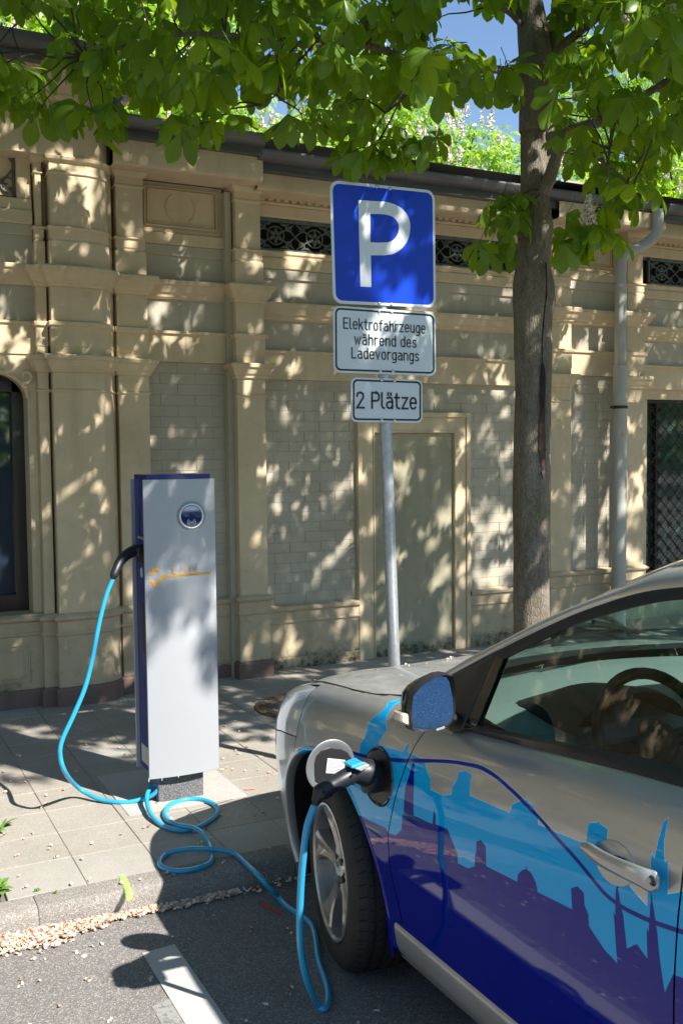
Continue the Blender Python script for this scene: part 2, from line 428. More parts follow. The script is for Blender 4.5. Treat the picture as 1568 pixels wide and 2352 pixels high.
for k in range(1500):
    x = .25 + .75*rng.random()**.9; prof = interp([(.2, 1), (.55, 1), (.7, .75), (.86, .35), (.9, .12), (.93, .45), (1.0, .25)], x)
    if rng.random() > prof + .1: continue
    y = KY-.012 - abs(rng.gauss(0, .045))*prof - .004; pts.append((x, y, .001 + max(0, .022*(1-(KY-y)/.09))*prof))
for k in range(260):
    x = rng.uniform(1.0, 1.32); pts.append((x, KY-.014-abs(rng.gauss(0, .018)), .002))
for k in range(60): pts.append((rng.uniform(1.32, 1.9), KY-.014-abs(rng.gauss(0, .02)), .002))
petals('blossom_drift', pts, m_petal, label='drift of cream chestnut petals swept against the kerb', cat='fallen petals', kind='stuff')
pts = [(rng.uniform(.1, 2.6), rng.uniform(1.4, 3.5), .001) for _ in range(150)] + [(rng.uniform(.5, 2.6), rng.uniform(3.6, 5.6), PZ+.002) for _ in range(130)]
pts += [tuple(onz(u, v, .001)) for u, v in ((211, 2176), (193, 2198), (175, 2192), (52, 2252), (88, 2258), (196, 2253), (136, 2314), (347, 2252), (100, 2205), (235, 2172), (345, 2083))]
petals('scattered_petals', pts, m_petal, (.006, .015), .006, label='loose pale chestnut flowers scattered over road and paving', cat='fallen petals', kind='stuff')
# small weeds at the left edge of the paving and in the kerb joint
t = NT('weed_leaf'); t.set(Base_Color=t.mix((.10, .22, .03), (.2, .36, .06), t.noise(40)), Roughness=.6); m_weed = t.mat
def weed(x, y, z, h, n, name='weed', **kw):
    V = []; F = []
    for k in range(n):
        q = rng.uniform(0, 6.28); ln_ = h*rng.uniform(.5, 1.1); wd = h*rng.uniform(.1, .2); tl = rng.uniform(.2, 1.1)
        d = Vector((math.cos(q)*math.sin(tl), math.sin(q)*math.sin(tl), math.cos(tl))); sd_ = Vector((-math.sin(q), math.cos(q), 0))
        p0 = Vector((x+rng.uniform(-.3, .3)*h, y+rng.uniform(-.3, .3)*h, z)); b0 = len(V)
        for tt, ww in ((0, .2), (.35, 1), (.7, .8), (1, .05)):
            c = p0+d*ln_*tt+Vector((0, 0, -ln_*.4*tt*tt)); V += [tuple(c-sd_*wd*ww), tuple(c+sd_*wd*ww)]
        for i in range(3): F.append((b0+2*i, b0+2*i+1, b0+2*i+3, b0+2*i+2))
    return numesh(name, np.array(V), np.array(F), m_weed, **kw)
p = onz(3, 1905, PZ); weed(p.x-.03, p.y, PZ, .11, 26, label='leafy green weed at the left edge of the paving, the farther one', cat='weed')
p = onz(4, 2040, PZ); weed(p.x-.04, p.y, PZ-.01, .10, 40, label='leafy green weed in the open tree pit near the kerb', cat='weed')
p = onk(85, 2046); weed(p.x, p.y, p.z-.003, .018, 26, label='tiny weed sprouting between slab and kerb', cat='weed')
p = onk(127, 2052); weed(p.x, p.y, p.z-.003, .016, 22, label='tiny weed sprouting at the top of the kerb joint', cat='weed')
b = MB(); b.grid([[(-2, KT, PZ-.009), (.47, KT, PZ-.009)], [(-2, KT+3*S-.02, PZ-.009), (.47, KT+3*S-.02, PZ-.009)]]); b.build('tree_pit_soil', plain('soil', (.10, .09, .055), .95, bump=.004, bscale=70), kind='structure')
for k in range(5): weed(-.9+k*.29+rng.uniform(-.05, .05), rng.uniform(KT+.1, KT+.75), PZ-.01, .09, 60, 'ground_cover', label='low green ground cover in the open tree pit', cat='ground cover', kind='stuff')
# ================================================================== PAVILION
pav = empty('pavilion', (3, 7, PZ), 'long single storey beige pavilion with pilasters, grey brick panels and iron vent grilles', 'building')
YW = 7.15                                             # back of everything applied to the wall core
def LV(dz=0):
    """profile of a full height pilaster: (z, projection)"""
    return dict(
        base=[(PZ-.02, .030), (.195, .030), (.212, .016)],
        plinth=[(.212, .012), (.545, .012), (.552, .022), (.565, .026), (.572, .018), (.58, .014), (.64, .014), (.652, .034), (.668, .040), (.676, .030), (.690, .002)],
        shaft=[(.690, 0), (2.112, 0), (2.116, .010), (2.126, .010), (2.130, 0), (2.236, 0)],
        cap=[(2.236, .004), (2.246, .016), (2.258, .016), (2.275, .030), (2.312, .044), (2.318, .056), (2.342, .058), (2.348, .050), (2.352, .004)],
        block=[(2.352, 0), (2.40, 0), (2.402, .004), (2.525, .004), (2.53, .018), (2.556, .020), (2.560, .004)],
        shaft2=[(2.560, 0), (2.775, 0)],
        cap2=[(2.775, .004), (2.790, .018), (2.800, .018), (2.815, .034), (2.85, .048), (2.862, .064), (2.892, .068), (2.902, .06), (2.912, .004)],
        block2=[(2.912, 0), (3.062, 0), (3.068, -.010), (3.078, -.010), (3.084, -.004), (3.138, -.004), (3.142, .008), (3.152, .008), (3.156, -.012)],
        shaft3=[(3.156, -.014), (3.480, -.014), (3.484, -.004), (3.496, -.004), (3.500, -.010), (3.55, -.010), (3.566, .012), (3.585, .020)])
def pil(x0, x1, yf, name='pilaster', yb=YW, path=None, parts=None, lab=None, zs=None):
    P = path or [(x0, yb), (x0, yf), (x1, yf), (x1, yb)]
    prof = LV(); out = None
    for key in ('plinth', 'shaft', 'cap', 'block', 'shaft2', 'cap2', 'block2', 'shaft3'):
        b = MB(); b.loft(P, prof[key], yb)
        if out is None: out = b.build(name, m_plinth, pav, bevel=.0025, label=lab)
        else: b.build({'shaft': 'shaft', 'cap': 'capital', 'block': 'block', 'shaft2': 'shaft', 'cap2': 'cornice_block', 'block2': 'block', 'shaft3': 'shaft'}[key], m_stucco, out, bevel=.0025)
    b = MB(); b.loft(P, prof['base'], yb); b.build('base', m_pink, out, bevel=.004)
    return out
def bar(x0, x1, yf, prof, name, mat=None, yb=YW, parent=None, bevel=.0025):
    b = MB(); b.loft([(x0, yf), (x1, yf)], prof, yb); return b.build(name, mat or m_stucco, parent or pav, bevel=bevel)
nbrick = [0]; brick_cache = {}; bmore = MB()
def brick_mesh(wd, h, key):
    b = MB(); g = .0006; e = .0012
    x0, x1, z0, z1 = -wd/2+g*.2, wd/2-g*.2, -h/2+g*1.6, h/2-g*1.6
    b.add([(x0,.02,z0),(x1,.02,z0),(x1,.02,z1),(x0,.02,z1),(x0,e,z0),(x1,e,z0),(x1,e,z1),(x0,e,z1),(x0+e,0,z0+e),(x1-e,0,z0+e),(x1-e,0,z1-e),(x0+e,0,z1-e)],
          [(0,1,5,4),(1,2,6,5),(2,3,7,6),(3,0,4,7),(4,5,9,8),(5,6,10,9),(6,7,11,10),(7,4,8,11),(8,9,10,11)])
    return b
def bricks(x0, x1, z0, z1, y, cut=None):
    h = .0775; n = max(1, round((z1-z0)/h)); h = (z1-z0)/n; bw = .255
    for r in range(n):
        xs = [x0]; x = x0 + (bw if r % 2 else bw/2)
        while x < x1-.04: xs.append(x); x += bw
        xs.append(x1)
        for a, c in zip(xs, xs[1:]):
            segs = [(a, c)]
            zc = z0+(r+.5)*h
            if cut and zc < cut[2] and c > cut[0] and a < cut[1]:
                segs = [(s, t) for s, t in ((a, min(c, cut[0])), (max(a, cut[1]), c)) if t-s > .02]
            for a2, c2 in segs:
                wd = round(c2-a2, 2); yo = y + rng.uniform(-.0006, .0006)
                key = (wd, round(h, 3))
                if nbrick[0] >= 298:
                    b = brick_mesh(c2-a2, h, 0); bmore.add([(X+(a2+c2)/2, Y+yo, Z+zc) for X, Y, Z in b.v], b.f); continue
                nbrick[0] += 1
                if key not in brick_cache:
                    o = brick_mesh(wd, h, key).build('brick', m_brick, pav); brick_cache[key] = o; o.matrix_parent_inverse = Matrix.Identity(4)
                else: o = brick_cache[key].copy(); C.objects.link(o)
                o.matrix_parent_inverse = Matrix.Translation(-pav.location)
                o.location = ((a2+c2)/2, yo, zc); o.rotation_euler = (rng.uniform(-.002, .002), rng.uniform(-.002, .002), rng.uniform(-.003, .003))
def core(x0, x1, z0, z1, y, name='wall_core', mat=None):
    b = MB(); b.box(x0, x1, y, YW+.3, z0, z1); return b.build(name, mat or m_joint, pav)

# ---- scroll grille (cast iron) in an opening x0..x1, z0..z1 at plane y
m_cast = plain('verdigris_iron', (.115, .135, .12), .65, .2, var=.35, scale=30)
m_void = plain('dark_opening', (.012, .012, .012), .9)
def arc(cx, cz, r, a0, a1, y, n=12): return [Vector((cx+r*math.cos(a), y, cz+r*math.sin(a))) for a in [R_(a0+(a1-a0)*i/n) for i in range(n+1)]]
def spiral(cx, cz, r0, r1, a0, a1, y, n=22): return [Vector((cx+(r0+(r1-r0)*i/n)*math.cos(R_(a0+(a1-a0)*i/n)), y, cz+(r0+(r1-r0)*i/n)*math.sin(R_(a0+(a1-a0)*i/n)))) for i in range(n+1)]
def grille(x0, x1, z0, z1, y, lab=None):
    fr = MB(); w_ = .018
    for a in ((x0, x1, z0, z0+w_), (x0, x1, z1-w_*1.6, z1), (x0, x0+w_, z0, z1), (x1-w_, x1, z0, z1)): fr.box(a[0], a[1], y-.012, y+.012, a[2], a[3])
    g = fr.build('vent_grille', m_cast, pav, bevel=.002, label=lab)
    h = z1-z0-.04; zc = (z0+z1)/2-.004; n = max(1, round((x1-x0)/(h*1.55))); p = (x1-x0)/n
    for k in range(n):
        ros = MB(); sc_ = MB()
        cx = x0+(k+.5)*p
        ros.tube(arc(cx, zc, h*.33, 0, 360, y, 24), .0055, 6); ros.tube(arc(cx, zc, h*.09, 0, 360, y, 12), .009, 6)
        for q in range(6):
            a = 60*q+30; d = Vector((math.cos(R_(a)), 0, math.sin(R_(a)))); c0 = Vector((cx, y, zc))
            pts_ = [c0+d*h*t for t in (.08, .15, .22, .30)]; ros.tube(pts_, [.006, .015, .012, .003], 6)
        for sg, up in ((-1, -1), (-1, 1), (1, -1), (1, 1)):
            if 1:
                X = cx+sg*p*.5
                P = [Vector((cx+sg*h*.30, y, zc+up*h*.16)), Vector((cx+sg*(h*.30+(p*.5-h*.3)*.5), y, zc+up*h*.30)), Vector((X-sg*.012, y, zc+up*h*.44))]
                sc_.tube(catmull(P, 5), .0055, 6)
                sc_.tube([Vector((cx+sg*h*.36, y, zc-up*h*.40)), Vector((X, y, zc)), Vector((X+sg*.0, y, zc+up*.0))][:2], .005, 6)
                c2 = Vector((cx+sg*h*.55, y, zc+up*h*.30))
                pt = spiral(c2.x, c2.z, h*.15, h*.03, 90 if up > 0 else 270, (90 if up > 0 else 270)+sg*up*470, y)
                sc_.tube(pt, [.0062]*10+[.005]*12+[.009], 6)
                leaf_ = [Vector((cx+sg*h*.42, y, zc+up*h*.43)), Vector((cx+sg*h*.30, y, zc+up*h*.40)), Vector((cx+sg*h*.16, y, zc+up*h*.46))]
                sc_.tube(leaf_, [.003, .011, .002], 6)
            if up == 1: sc_.build('scrollwork', m_cast, g, smooth=True); sc_ = MB()
        ros.build('rosette', m_cast, g, smooth=True)
    b = MB(); b.box(x0-.02, x1+.02, y+.16, y+.18, z0-.02, z1+.02); b.build('dark_opening', m_void, g)
    return g

# ---- generic upper bay between two pilasters. kind 'blind' (bay 1 type) or 'vent' (bay 2 type)
def dentils(x0, x1, y, z0, z1, parent):
    n = int((x1-x0)/.062); p = (x1-x0)/n; b0 = None
    for k in range(n):
        if b0 is None:
            b = MB(); b.box(-.017, .017, 0, .03, z0, z1); b0 = b.build('dentil', m_stucco, parent); o = b0
        else: o = b0.copy(); C.objects.link(o)
        o.matrix_parent_inverse = Matrix.Identity(4); o.location = (x0+(k+.5)*p, y, 0)
def upper(x0, x1, y, dz, kind_):
    z = lambda a: a+dz
    # string course band above the bricks (architrave) and grey recessed panel, second string, grey panel, sill bands
    st = bar(x0, x1, y-.03, [(z(2.352), 0), (z(2.352)+.19, 0), (z(2.545), .016), (z(2.565), .018), (z(2.57), -.02)], 'architrave')
    bar(x0, x1, y, [(z(2.565), 0), (z(2.785), 0)], 'grey_panel', m_grey, bevel=0)
    bar(x0, x1, y-.012, [(z(2.785), .004), (z(2.80), .016), (z(2.815), .016), (z(2.83), .030), (z(2.875), .044), (z(2.885), .056), (z(2.912), .058), (z(2.918), 0)], 'string_course')
    bar(x0, x1, y, [(z(2.915), 0), (z(3.085), 0)], 'grey_panel', m_grey, bevel=0)
    bar(x0, x1, y-.008, [(z(3.085), 0), (z(3.09), .008), (z(3.155), .008), (z(3.16), 0)], 'grey_fillet', m_grey, bevel=0)
    bar(x0, x1, y-.016, [(z(3.16), 0), (z(3.166), .010), (z(3.238), .010), (z(3.244), 0)], 'sill_band')
    if kind_ == 'blind':
        bar(x0, x1, y-.006, [(z(3.244), 0), (z(3.27), 0)], 'fillet')
        pn = bar(x0, x1, y+.006, [(z(3.27), 0), (z(3.60), 0)], 'attic_panel')
        fx0, fx1, f0, f1 = x0+.04, x1-.04, 3.285+dz, 3.555+dz
        for i, (ins, dep) in enumerate(((0, -.012), (.022, -.006))):
            b = MB(); a0, a1, c0, c1 = fx0+ins, fx1-ins, f0+ins*.7, f1-ins*.7; w2 = .009
            for q in ((a0, a1, c0, c0+w2), (a0, a1, c1-w2, c1), (a0, a0+w2, c0+w2, c1-w2), (a1-w2, a1, c0+w2, c1-w2)): b.box(q[0], q[1], y+dep, y+.01, q[2], q[3])
            b.build('panel_moulding', m_stucco, pn, bevel=.003)
        cx = (x0+x1)/2; b = MB(); b.tube(arc(cx, (f0+f1)/2, .105, -55, 55, y+.004, 14), .008, 6); b.tube(arc(cx, (f0+f1)/2, .105, 125, 235, y+.004, 14), .008, 6)
        b.build('roundel', m_stucco, pn, smooth=True)
        dz0 = 3.60+dz
        en = bar(x0, x1, y-.02, [(dz0-.015, .0), (dz0, .012), (dz0+.012, .012), (dz0+.014, .0), (dz0+.085, .0), (dz0+.088, .05), (dz0+.11, .06), (dz0+.16, .07)], 'cornice')
        dentils(x0+.03, x1-.03, y-.048, dz0+.016, dz0+.082, en)
    else:
        g0, g1 = 3.195, 3.435
        bar(x0, x1, y-.012, [(z(3.244), .0), (z(3.262), .004), (z(3.27), .014), (g0-.01, .014), (g0, .0)], 'vent_sill')
        bar(x0, x1, y-.006, [(g1, 0), (g1+.01, .006), (g1+.085, .006), (g1+.088, 0)], 'lintel')
        en = bar(x0, x1, y-.02, [(g1+.088, .0), (g1+.095, .012), (g1+.105, .012), (g1+.107, .0), (g1+.178, .0), (g1+.182, .05), (g1+.20, .06), (g1+.28, .07)], 'cornice')
        dentils(x0+.02, x1-.02, y-.048, g1+.109, g1+.175, en)
        bar(x0, x1, y+.13, [(g0-.05, 0), (g1+.05, 0)], 'vent_back', m_void)
        return g0, g1
def lower(x0, x1, y, dz, foot=m_pink):
    bar(x0, x1, y-.035, [(PZ-.02, .012), (.165, .012), (.175, 0)], 'base_strip', foot)
    bar(x0, x1, y-.035, [(.175, 0), (.53+dz, 0), (.535+dz, .010), (.548+dz, .012), (.554+dz, .004), (.62+dz, .004), (.63+dz, .022), (.652+dz, .026), (.66+dz, .018), (.668+dz, -.034)], 'plinth_panel', m_plinth)

# ---- E and D, F, G pilasters and bays
YE, YP1, YP2 = 6.66, 6.80, 6.84
pil(1.676, 1.884, 6.62, lab='narrow pilaster tucked beside the rounded corner of the projecting bay')
pil(2.530, 2.745, YE); pil(5.310, 5.524, YE); pil(6.136, 6.337, YE)
b = MB(); b.box(2.485, 2.529, 6.725, YW, PZ, 3.55); b.build('reveal_strip', m_grey, pav)
for k in range(3):
    x = 7.9+k*2.4; pil(x, x+.21, YE)
# bay 1
for (x0, x1) in ((1.884, 2.49), (5.524, 6.136)):
    core(x0, x1, PZ, 4, YP1+.004); bricks(x0, x1, .68, 2.352, YP1); upper(x0, x1, YP1-.004, 0, 'blind'); lower(x0, x1, YP1, 0)
# bay 2 with blind door
x0, x1 = 2.745, 5.310
core(x0, x1, PZ, 3.1, YP2+.004); bricks(x0, x1, .58, 2.252, YP2, cut=(3.563, 4.599, 2.02))
g0, g1 = upper(x0, x1, YP2-.004, -.10, 'vent')
grille(x0+.02, x1-.01, g0, g1, YP2+.012, 'long cast iron vent grille between the brick bay pilasters')
lower(x0, 3.563, YP2, -.10, m_plinth); lower(4.599, x1, YP2, -.10, m_plinth)
bd = empty('blind_door', (4.08, YP2, PZ)); bd.parent = pav; bd.matrix_parent_inverse = Matrix.Translation(-pav.location)
def door_box(name, mat, x0, x1, y0, z0, z1, bevel=.004):
    b = MB(); b.box(x0, x1, y0, YP2+.05, z0, z1)
    o = b.build(name, mat, None, bevel=bevel); o.parent = bd; o.matrix_parent_inverse = Matrix.Translation(-bd.location); return o
def jamb(x0, x1, z0, z1, horiz=False):
    pass
fr = MB()
yo = YP2-.045
for (a, c, d, e) in ((3.563, 3.60, PZ-.02, 2.02), (4.562, 4.599, PZ-.02, 2.02), (3.60, 4.562, 1.983, 2.02)): fr.box(a, c, yo, YP2+.05, d, e)
for (a, c, d, e) in ((3.60, 3.70, PZ-.02, 1.983), (4.462, 4.562, PZ-.02, 1.983), (3.70, 4.462, 1.872, 1.983)): fr.box(a, c, yo+.014, YP2+.05, d, e)
for (a, c, d, e) in ((3.70, 3.712, PZ-.02, 1.872), (4.45, 4.462, PZ-.02, 1.872), (3.712, 4.45, 1.860, 1.872)): fr.box(a, c, yo+.006, YP2+.05, d, e)
o = fr.build('door_frame', m_stucco, None, bevel=.003); o.parent = bd; o.matrix_parent_inverse = Matrix.Translation(-bd.location)
door_box('door_leaf', m_door, 3.712, 4.45, YP2-.006, PZ-.02, 1.860)
# bay 5 : window right with lattice, vent above
xa, xb = 6.337, 7.9
core(xa, 6.545, PZ, 3.1, YP2+.004, 'wall_pier', m_stucco); core(7.30, 17, PZ, 3.1, YP2+.004, 'wall_pier', m_stucco)
core(6.545, 7.30, 2.165, 3.1, YP2+.004, 'window_head', m_stucco); core(6.545, 7.30, PZ, .565, YP2+.004, 'window_apron', m_stucco)
upper(xa, 17, YP2-.004, -.10, 'vent')
grille(xa+.21, xb-.01, 3.195, 3.435, YP2+.012, 'cast iron vent grille at the right edge above the lattice window')
lower(xa, 17, YP2, -.10)
b = MB(); b.box(6.545, 7.30, YP2+.10, YP2+.13, .565, 2.165); m_dkgl = NT('dark_window_glass'); m_dkgl.set(Base_Color=(.03, .06, .055), Roughness=.05, Specular_IOR_Level=.8); m_dkgl = m_dkgl.mat
wr = empty('lattice_window', (6.92, YP2, .565)); wr.parent = pav; wr.matrix_parent_inverse = Matrix.Translation(-pav.location)
def wpart(b, name, mat, par, **kw):
    o = b.build(name, mat, None, **kw); o.parent = par; o.matrix_parent_inverse = Matrix.Translation(-par.location) if par.type == 'EMPTY' else Matrix.Identity(4); return o
wpart(b, 'pane', m_dkgl, wr)
m_bronze = plain('dark_bronze_frame', (.030, .023, .020), .35, .3, coat=.3)
b = MB()
for a in ((6.545, 6.575, .565, 2.165), (7.27, 7.30, .565, 2.165), (6.575, 7.27, 2.13, 2.165), (6.575, 7.27, .565, .60), (6.70, 6.74, .6, 2.13)): b.box(a[0], a[1], YP2+.05, YP2+.10, a[2], a[3])
wpart(b, 'window_frame', m_bronze, wr, bevel=.003)
b = MB(); y = YP2+.03; zz = .60; xx0, xx1 = 6.575, 7.27
nx, nz = 6, 13; px = (xx1-xx0)/nx; pz = (2.13-.60)/nz
for i in range(nx):
    for j in range(nz):
        a, c, d, e = xx0+i*px, xx0+(i+1)*px, zz+j*pz, zz+(j+1)*pz
        b.tube([(a, y, d), (c, y, e)], .0045, 4, caps=False); b.tube([(a, y+.009, e), (c, y+.009, d)], .0045, 4, caps=False)
        b.tube([((a+c)/2-.03, y, (d+e)/2), ((a+c)/2+.03, y, (d+e)/2)], .004, 4, caps=False); b.tube([((a+c)/2, y, (d+e)/2-.03), ((a+c)/2, y, (d+e)/2+.03)], .004, 4, caps=False)
wpart(b, 'lattice', m_bronze, wr)

# ---- projecting bay on the left : outline of strip A, groove, plate B, quarter round C
cham = [(1.464, 6.48)] + [(1.464+.176*math.sin(R_(q)), 6.48+.176*(1-math.cos(R_(q)))*.9) for q in (30, 60, 85)] + [(1.663, 6.66), (1.663, YW)]
PB = [(1.224, YW), (1.224, 6.48)] + cham
pil(0, 0, 0, path=PB, lab='broad pilaster turning the rounded corner of the projecting bay')
PA = [(1.142, YW), (1.142, 6.535), (1.208, 6.535), (1.208, YW)]
pil(0, 0, 0, path=PA, lab='slim half pilaster beside the arched window')
pil(0, 0, 0, path=[(-.88, YW), (-.88, 6.48), (-.62, 6.48), (-.62, YW)]); pil(-.61, -.55, 6.535); pil(-1.13, -1.0, 6.62)
b = MB(); b.box(-1.0, 1.66, 6.66, YW+.3, 3.0, 4.1); b.box(-1.0, -.62, 6.70, YW+.3, PZ, 3.1); b.box(1.10, 1.674, 6.695, YW+.3, PZ, 3.6)
b.build('bay_core', m_stucco, pav)
# upper attic of the bay: cornices higher up
attp = [(-1.0, YW), (-1.0, 6.48)] + [(x, y) for x, y in cham[:-1]] + [(1.663, YW)]
b = MB(); b.loft(attp, [(3.585, .0), (3.815, 0), (3.822, .012), (3.84, .012), (3.845, 0), (3.93, .0), (3.95, .03), (3.97, .03), (3.98, .05), (4.0, .10), (4.06, .13), (4.08, .16)], YW)
b.build('bay_cornice', m_stucco, pav, bevel=.003)
# window surround of the bay (panel above the arched window)
YB = 6.60
def arch_outline(x0, x1, z1, r, n=8):
    L_ = [(x0, z1-r)] + [(x0+r*(1-math.cos(R_(90*i/n)))*1.35, z1-r+r*math.sin(R_(90*i/n))) for i in range(1, n+1)]
    Rr = [(x1-(p[0]-x0), p[1]) for p in L_][::-1]
    return L_ + Rr
AX0, AX1, AZ = -.50, 1.085, 2.245
ao = arch_outline(AX0, AX1, AZ, .17)
b = MB(); b.prism([(-.545, 2.0), (AX0, 2.0)] + ao + [(AX1, 2.0), (1.142, 2.0), (1.142, 2.36), (-.545, 2.36)], YB, YB+.25)
b.box(AX1, 1.142, YB, YB+.25, .69, 2.0); b.box(-.545, AX0, YB, YB+.25, .69, 2.0)
b.build('arch_surround', m_stucco, pav, bevel=.004)
b = MB(); lp = [Vector((x, YB-.004, z)) for x, z in ao]; b.tube(lp, .014, 8)
b.tube(spiral(1.075, 2.215, .055, .010, 200, 560, YB-.012), .012, 8); b.tube(spiral(-.49, 2.215, .055, .010, -20, -380, YB-.012), .012, 8)
b.build('arch_moulding', m_stucco, pav, smooth=True)
bar(-.545, 1.142, YB-.01, [(2.352, 0), (2.54, 0), (2.545, .014), (2.56, .014), (2.565, -.01)], 'architrave')
bar(-.545, 1.142, YB+.01, [(2.565, 0), (2.785, 0)], 'grey_panel', m_grey)
bar(-.545, 1.142, YB-.01, [(2.785, .004), (2.80, .018), (2.83, .034), (2.875, .048), (2.885, .06), (2.912, .062), (2.918, 0)], 'string_course')
bar(-.545, 1.142, YB+.01, [(2.915, 0), (3.10, 0)], 'grey_panel', m_grey)
bar(-.545, 1.142, YB+.004, [(3.10, 0), (3.105, .008), (3.17, .008)], 'grey_fillet', m_grey)
bar(-.545, 1.142, YB-.01, [(3.17, 0), (3.175, .01), (3.255, .01), (3.26, -.005), (3.33, -.005)], 'sill_band')
b = MB()
for a in ((-.545, -.46, 3.33, 3.80), (1.055, 1.142, 3.33, 3.80), (-.46, 1.055, 3.755, 3.80)): b.box(a[0], a[1], YB, YB+.2, a[2], a[3])
b.build('vent_surround', m_stucco, pav, bevel=.004)
grille(-.46, 1.055, 3.33, 3.755, YB+.05, 'taller cast iron vent grille at the left edge above the arched window')
# arched window
wl = empty('arched_window', (.3, YB+.2, .69)); wl.parent = pav; wl.matrix_parent_inverse = Matrix.Translation(-pav.location)
yg = YB+.2
m_glL = NT('blue_window_glass'); m_glL.set(Base_Color=(.02, .035, .06), Roughness=.03, Specular_IOR_Level=1.0); m_glL = m_glL.mat
b = MB(); b.box(AX0, AX1, yg+.03, yg+.05, .65, 2.3); wpart(b, 'pane', m_glL, wl)
b = MB()
for a in ((AX1-.075, AX1, .65, 2.3), (AX0, AX0+.075, .65, 2.3), (AX0, AX1, 2.12, 2.3), (AX0+.075, AX1-.075, .65, .80), (.28, .34, .8, 2.12)): b.box(a[0], a[1], yg-.03, yg+.03, a[2], a[3])
wpart(b, 'window_frame', m_bronze, wl, bevel=.004)
bar(-.545, 1.142, YB-.03, [(PZ-.02, .02), (.195, .02), (.205, .004)], 'base_strip', m_pink)
bar(-.545, 1.142, YB-.03, [(.205, 0), (.55, 0), (.556, .012), (.57, .014), (.576, .004), (.64, .004), (.652, .03), (.672, .036), (.69, 0)], 'plinth_panel', m_plinth)
b = MB()
for ins in (0, .03):
    a0, a1, c0, c1 = -.45+ins, 1.05-ins, .25+ins, .50-ins; w2 = .010; yy = YB-.038
    for q in ((a0, a1, c0, c0+w2), (a0, a1, c1-w2, c1), (a0, a0+w2, c0+w2, c1-w2), (a1-w2, a1, c0+w2, c1-w2)): b.box(q[0], q[1], yy, YB, q[2], q[3])
b.build('panel_moulding', m_plinth, pav, bevel=.003)
bar(-.545, 1.142, YB-.0, [(3.80, 0), (3.815, .06), (3.93, .06), (3.95, .1)], 'bay_lintel')
# plain continuation to the left, beyond the frame
core(-40, -1.13, PZ, 4.0, 6.84, 'wall_left', m_stucco)
for k in range(12):
    x = -1.9-k*1.25; b = MB(); b.loft([(x, YW), (x, 6.70), (x+.22, 6.70), (x+.22, YW)], [(PZ, .03), (.6, .03), (.65, 0), (2.25, 0), (2.33, .05), (2.36, 0), (2.8, 0), (2.9, .06), (2.92, 0), (3.6, 0)], YW); b.build('pilaster', m_stucco, pav)
bar(-40, -1.13, 6.79, [(2.8, 0), (2.9, .06), (2.92, 0)], 'string_course')

# ---- frieze fascia, gutters, roof
def fascia(x0, x1, y, z0, z1):
    bar(x0, x1, y, [(z0, 0), (z0+.01, .012), (z0+.03, .016), (z1, .016)], 'fascia', yb=YW+.2)
fascia(1.64, 2.68, 6.50, 3.585, 3.80); fascia(2.68, 5.25, 6.60, 3.56, 3.72); fascia(5.25, 6.40, 6.50, 3.585, 3.72); fascia(6.40, 17, 6.60, 3.56, 3.72); fascia(-40, -1.0, 6.55, 3.6, 3.9)
t = NT('aged_zinc'); n = t.noise(3, 5, .7, t.co((.5, 1, 4)))
t.set(Base_Color=t.ramp(n, [(.3, (.075, .075, .08)), (.55, (.13, .13, .135)), (.8, (.20, .195, .19))]), Metallic=.35, Roughness=t.ramp(n, [(.3, (.35, .35, .35)), (.7, (.6, .6, .6))])); m_zinc = t.mat
def gutter(x0, x1, y, z, r=.06, lab=None):
    b = MB(); n = 10
    prof = [(y-r*math.cos(R_(a)), z-r*math.sin(R_(a))*1.05) for a in [180*i/n for i in range(n+1)]]
    prof = [(y-r+.012, z+.004), (y-r-.004, z+.008), (y-r-.006, z-.004)] + prof[1:] + [(y+r, z+.04)]
    b.grid([[(x, a, c) for a, c in prof] for x in (x0, x1)])
    pin = [(a*1.0+(.004 if a < y else -.004), c+.003) for a, c in prof]
    b.grid([[(x, a, c) for a, c in pin] for x in (x0, x1)])
    for x in (x0, x1): b.add([(x, a, c) for a, c in prof], [tuple(range(len(prof)))])
    g = b.build('gutter', m_zinc, pav, smooth=True, label=lab, weld=False)
    x = x0+.12
    while x < x1-.1:
        s = MB(); q = [(y+(a-y)*1.05, z+(c-z)*1.05) for a, c in prof[:-1]]
        s.grid([[(x+d, a, c) for a, c in q] for d in (-.012, .012)]); s.build('gutter_joint', m_zinc, g, smooth=True, weld=False); x += .86
    s = MB(); s.box(x0, x1, y+r*.3, y+r*1.6, z-.115, z-.05); s.build('drip_flashing', m_zinc, g, bevel=.002)
    return g
gutter(1.60, 2.66, 6.42, 3.86); gutter(2.64, 6.26, 6.50, 3.785); gutter(6.34, 17, 6.44, 3.775); gutter(-1.2, 1.60, 6.24, 4.19, .07)
b = MB(); b.box(1.545, 1.60, 6.16, 7.5, 3.9, 4.2); b.build('gutter_end', m_zinc, pav)
t = NT('roof_metal'); m_roof = m_zinc
b = MB(); b.add([(1.60, 6.44, 3.87), (40, 6.5, 3.79), (40, 12, 4.35), (1.60, 12, 4.35)], [(0, 1, 2, 3)]); b.add([(-40, 6.3, 4.2), (1.60, 6.3, 4.2), (1.60, 12, 4.75), (-40, 12, 4.75), (1.60, 6.3, 3.8), (1.60, 12, 4.0)], [(0, 1, 2, 3), (1, 4, 5, 2)])
b.build('roof', m_roof, pav)
b = MB(); b.box(-40, 40, 7.5, 11.8, PZ, 3.75); b.build('rear_wall', m_stucco, pav)
# mossy small tuft / lead knob on the gutter end
b = MB(); b.tube([(1.63, 6.40, 3.88), (1.63, 6.40, 3.95), (1.68, 6.38, 3.985)], [.035, .04, .02], 8); b.build('gutter_bracket', plain('old_copper', (.05, .09, .11), .5, .3), pav, smooth=True)

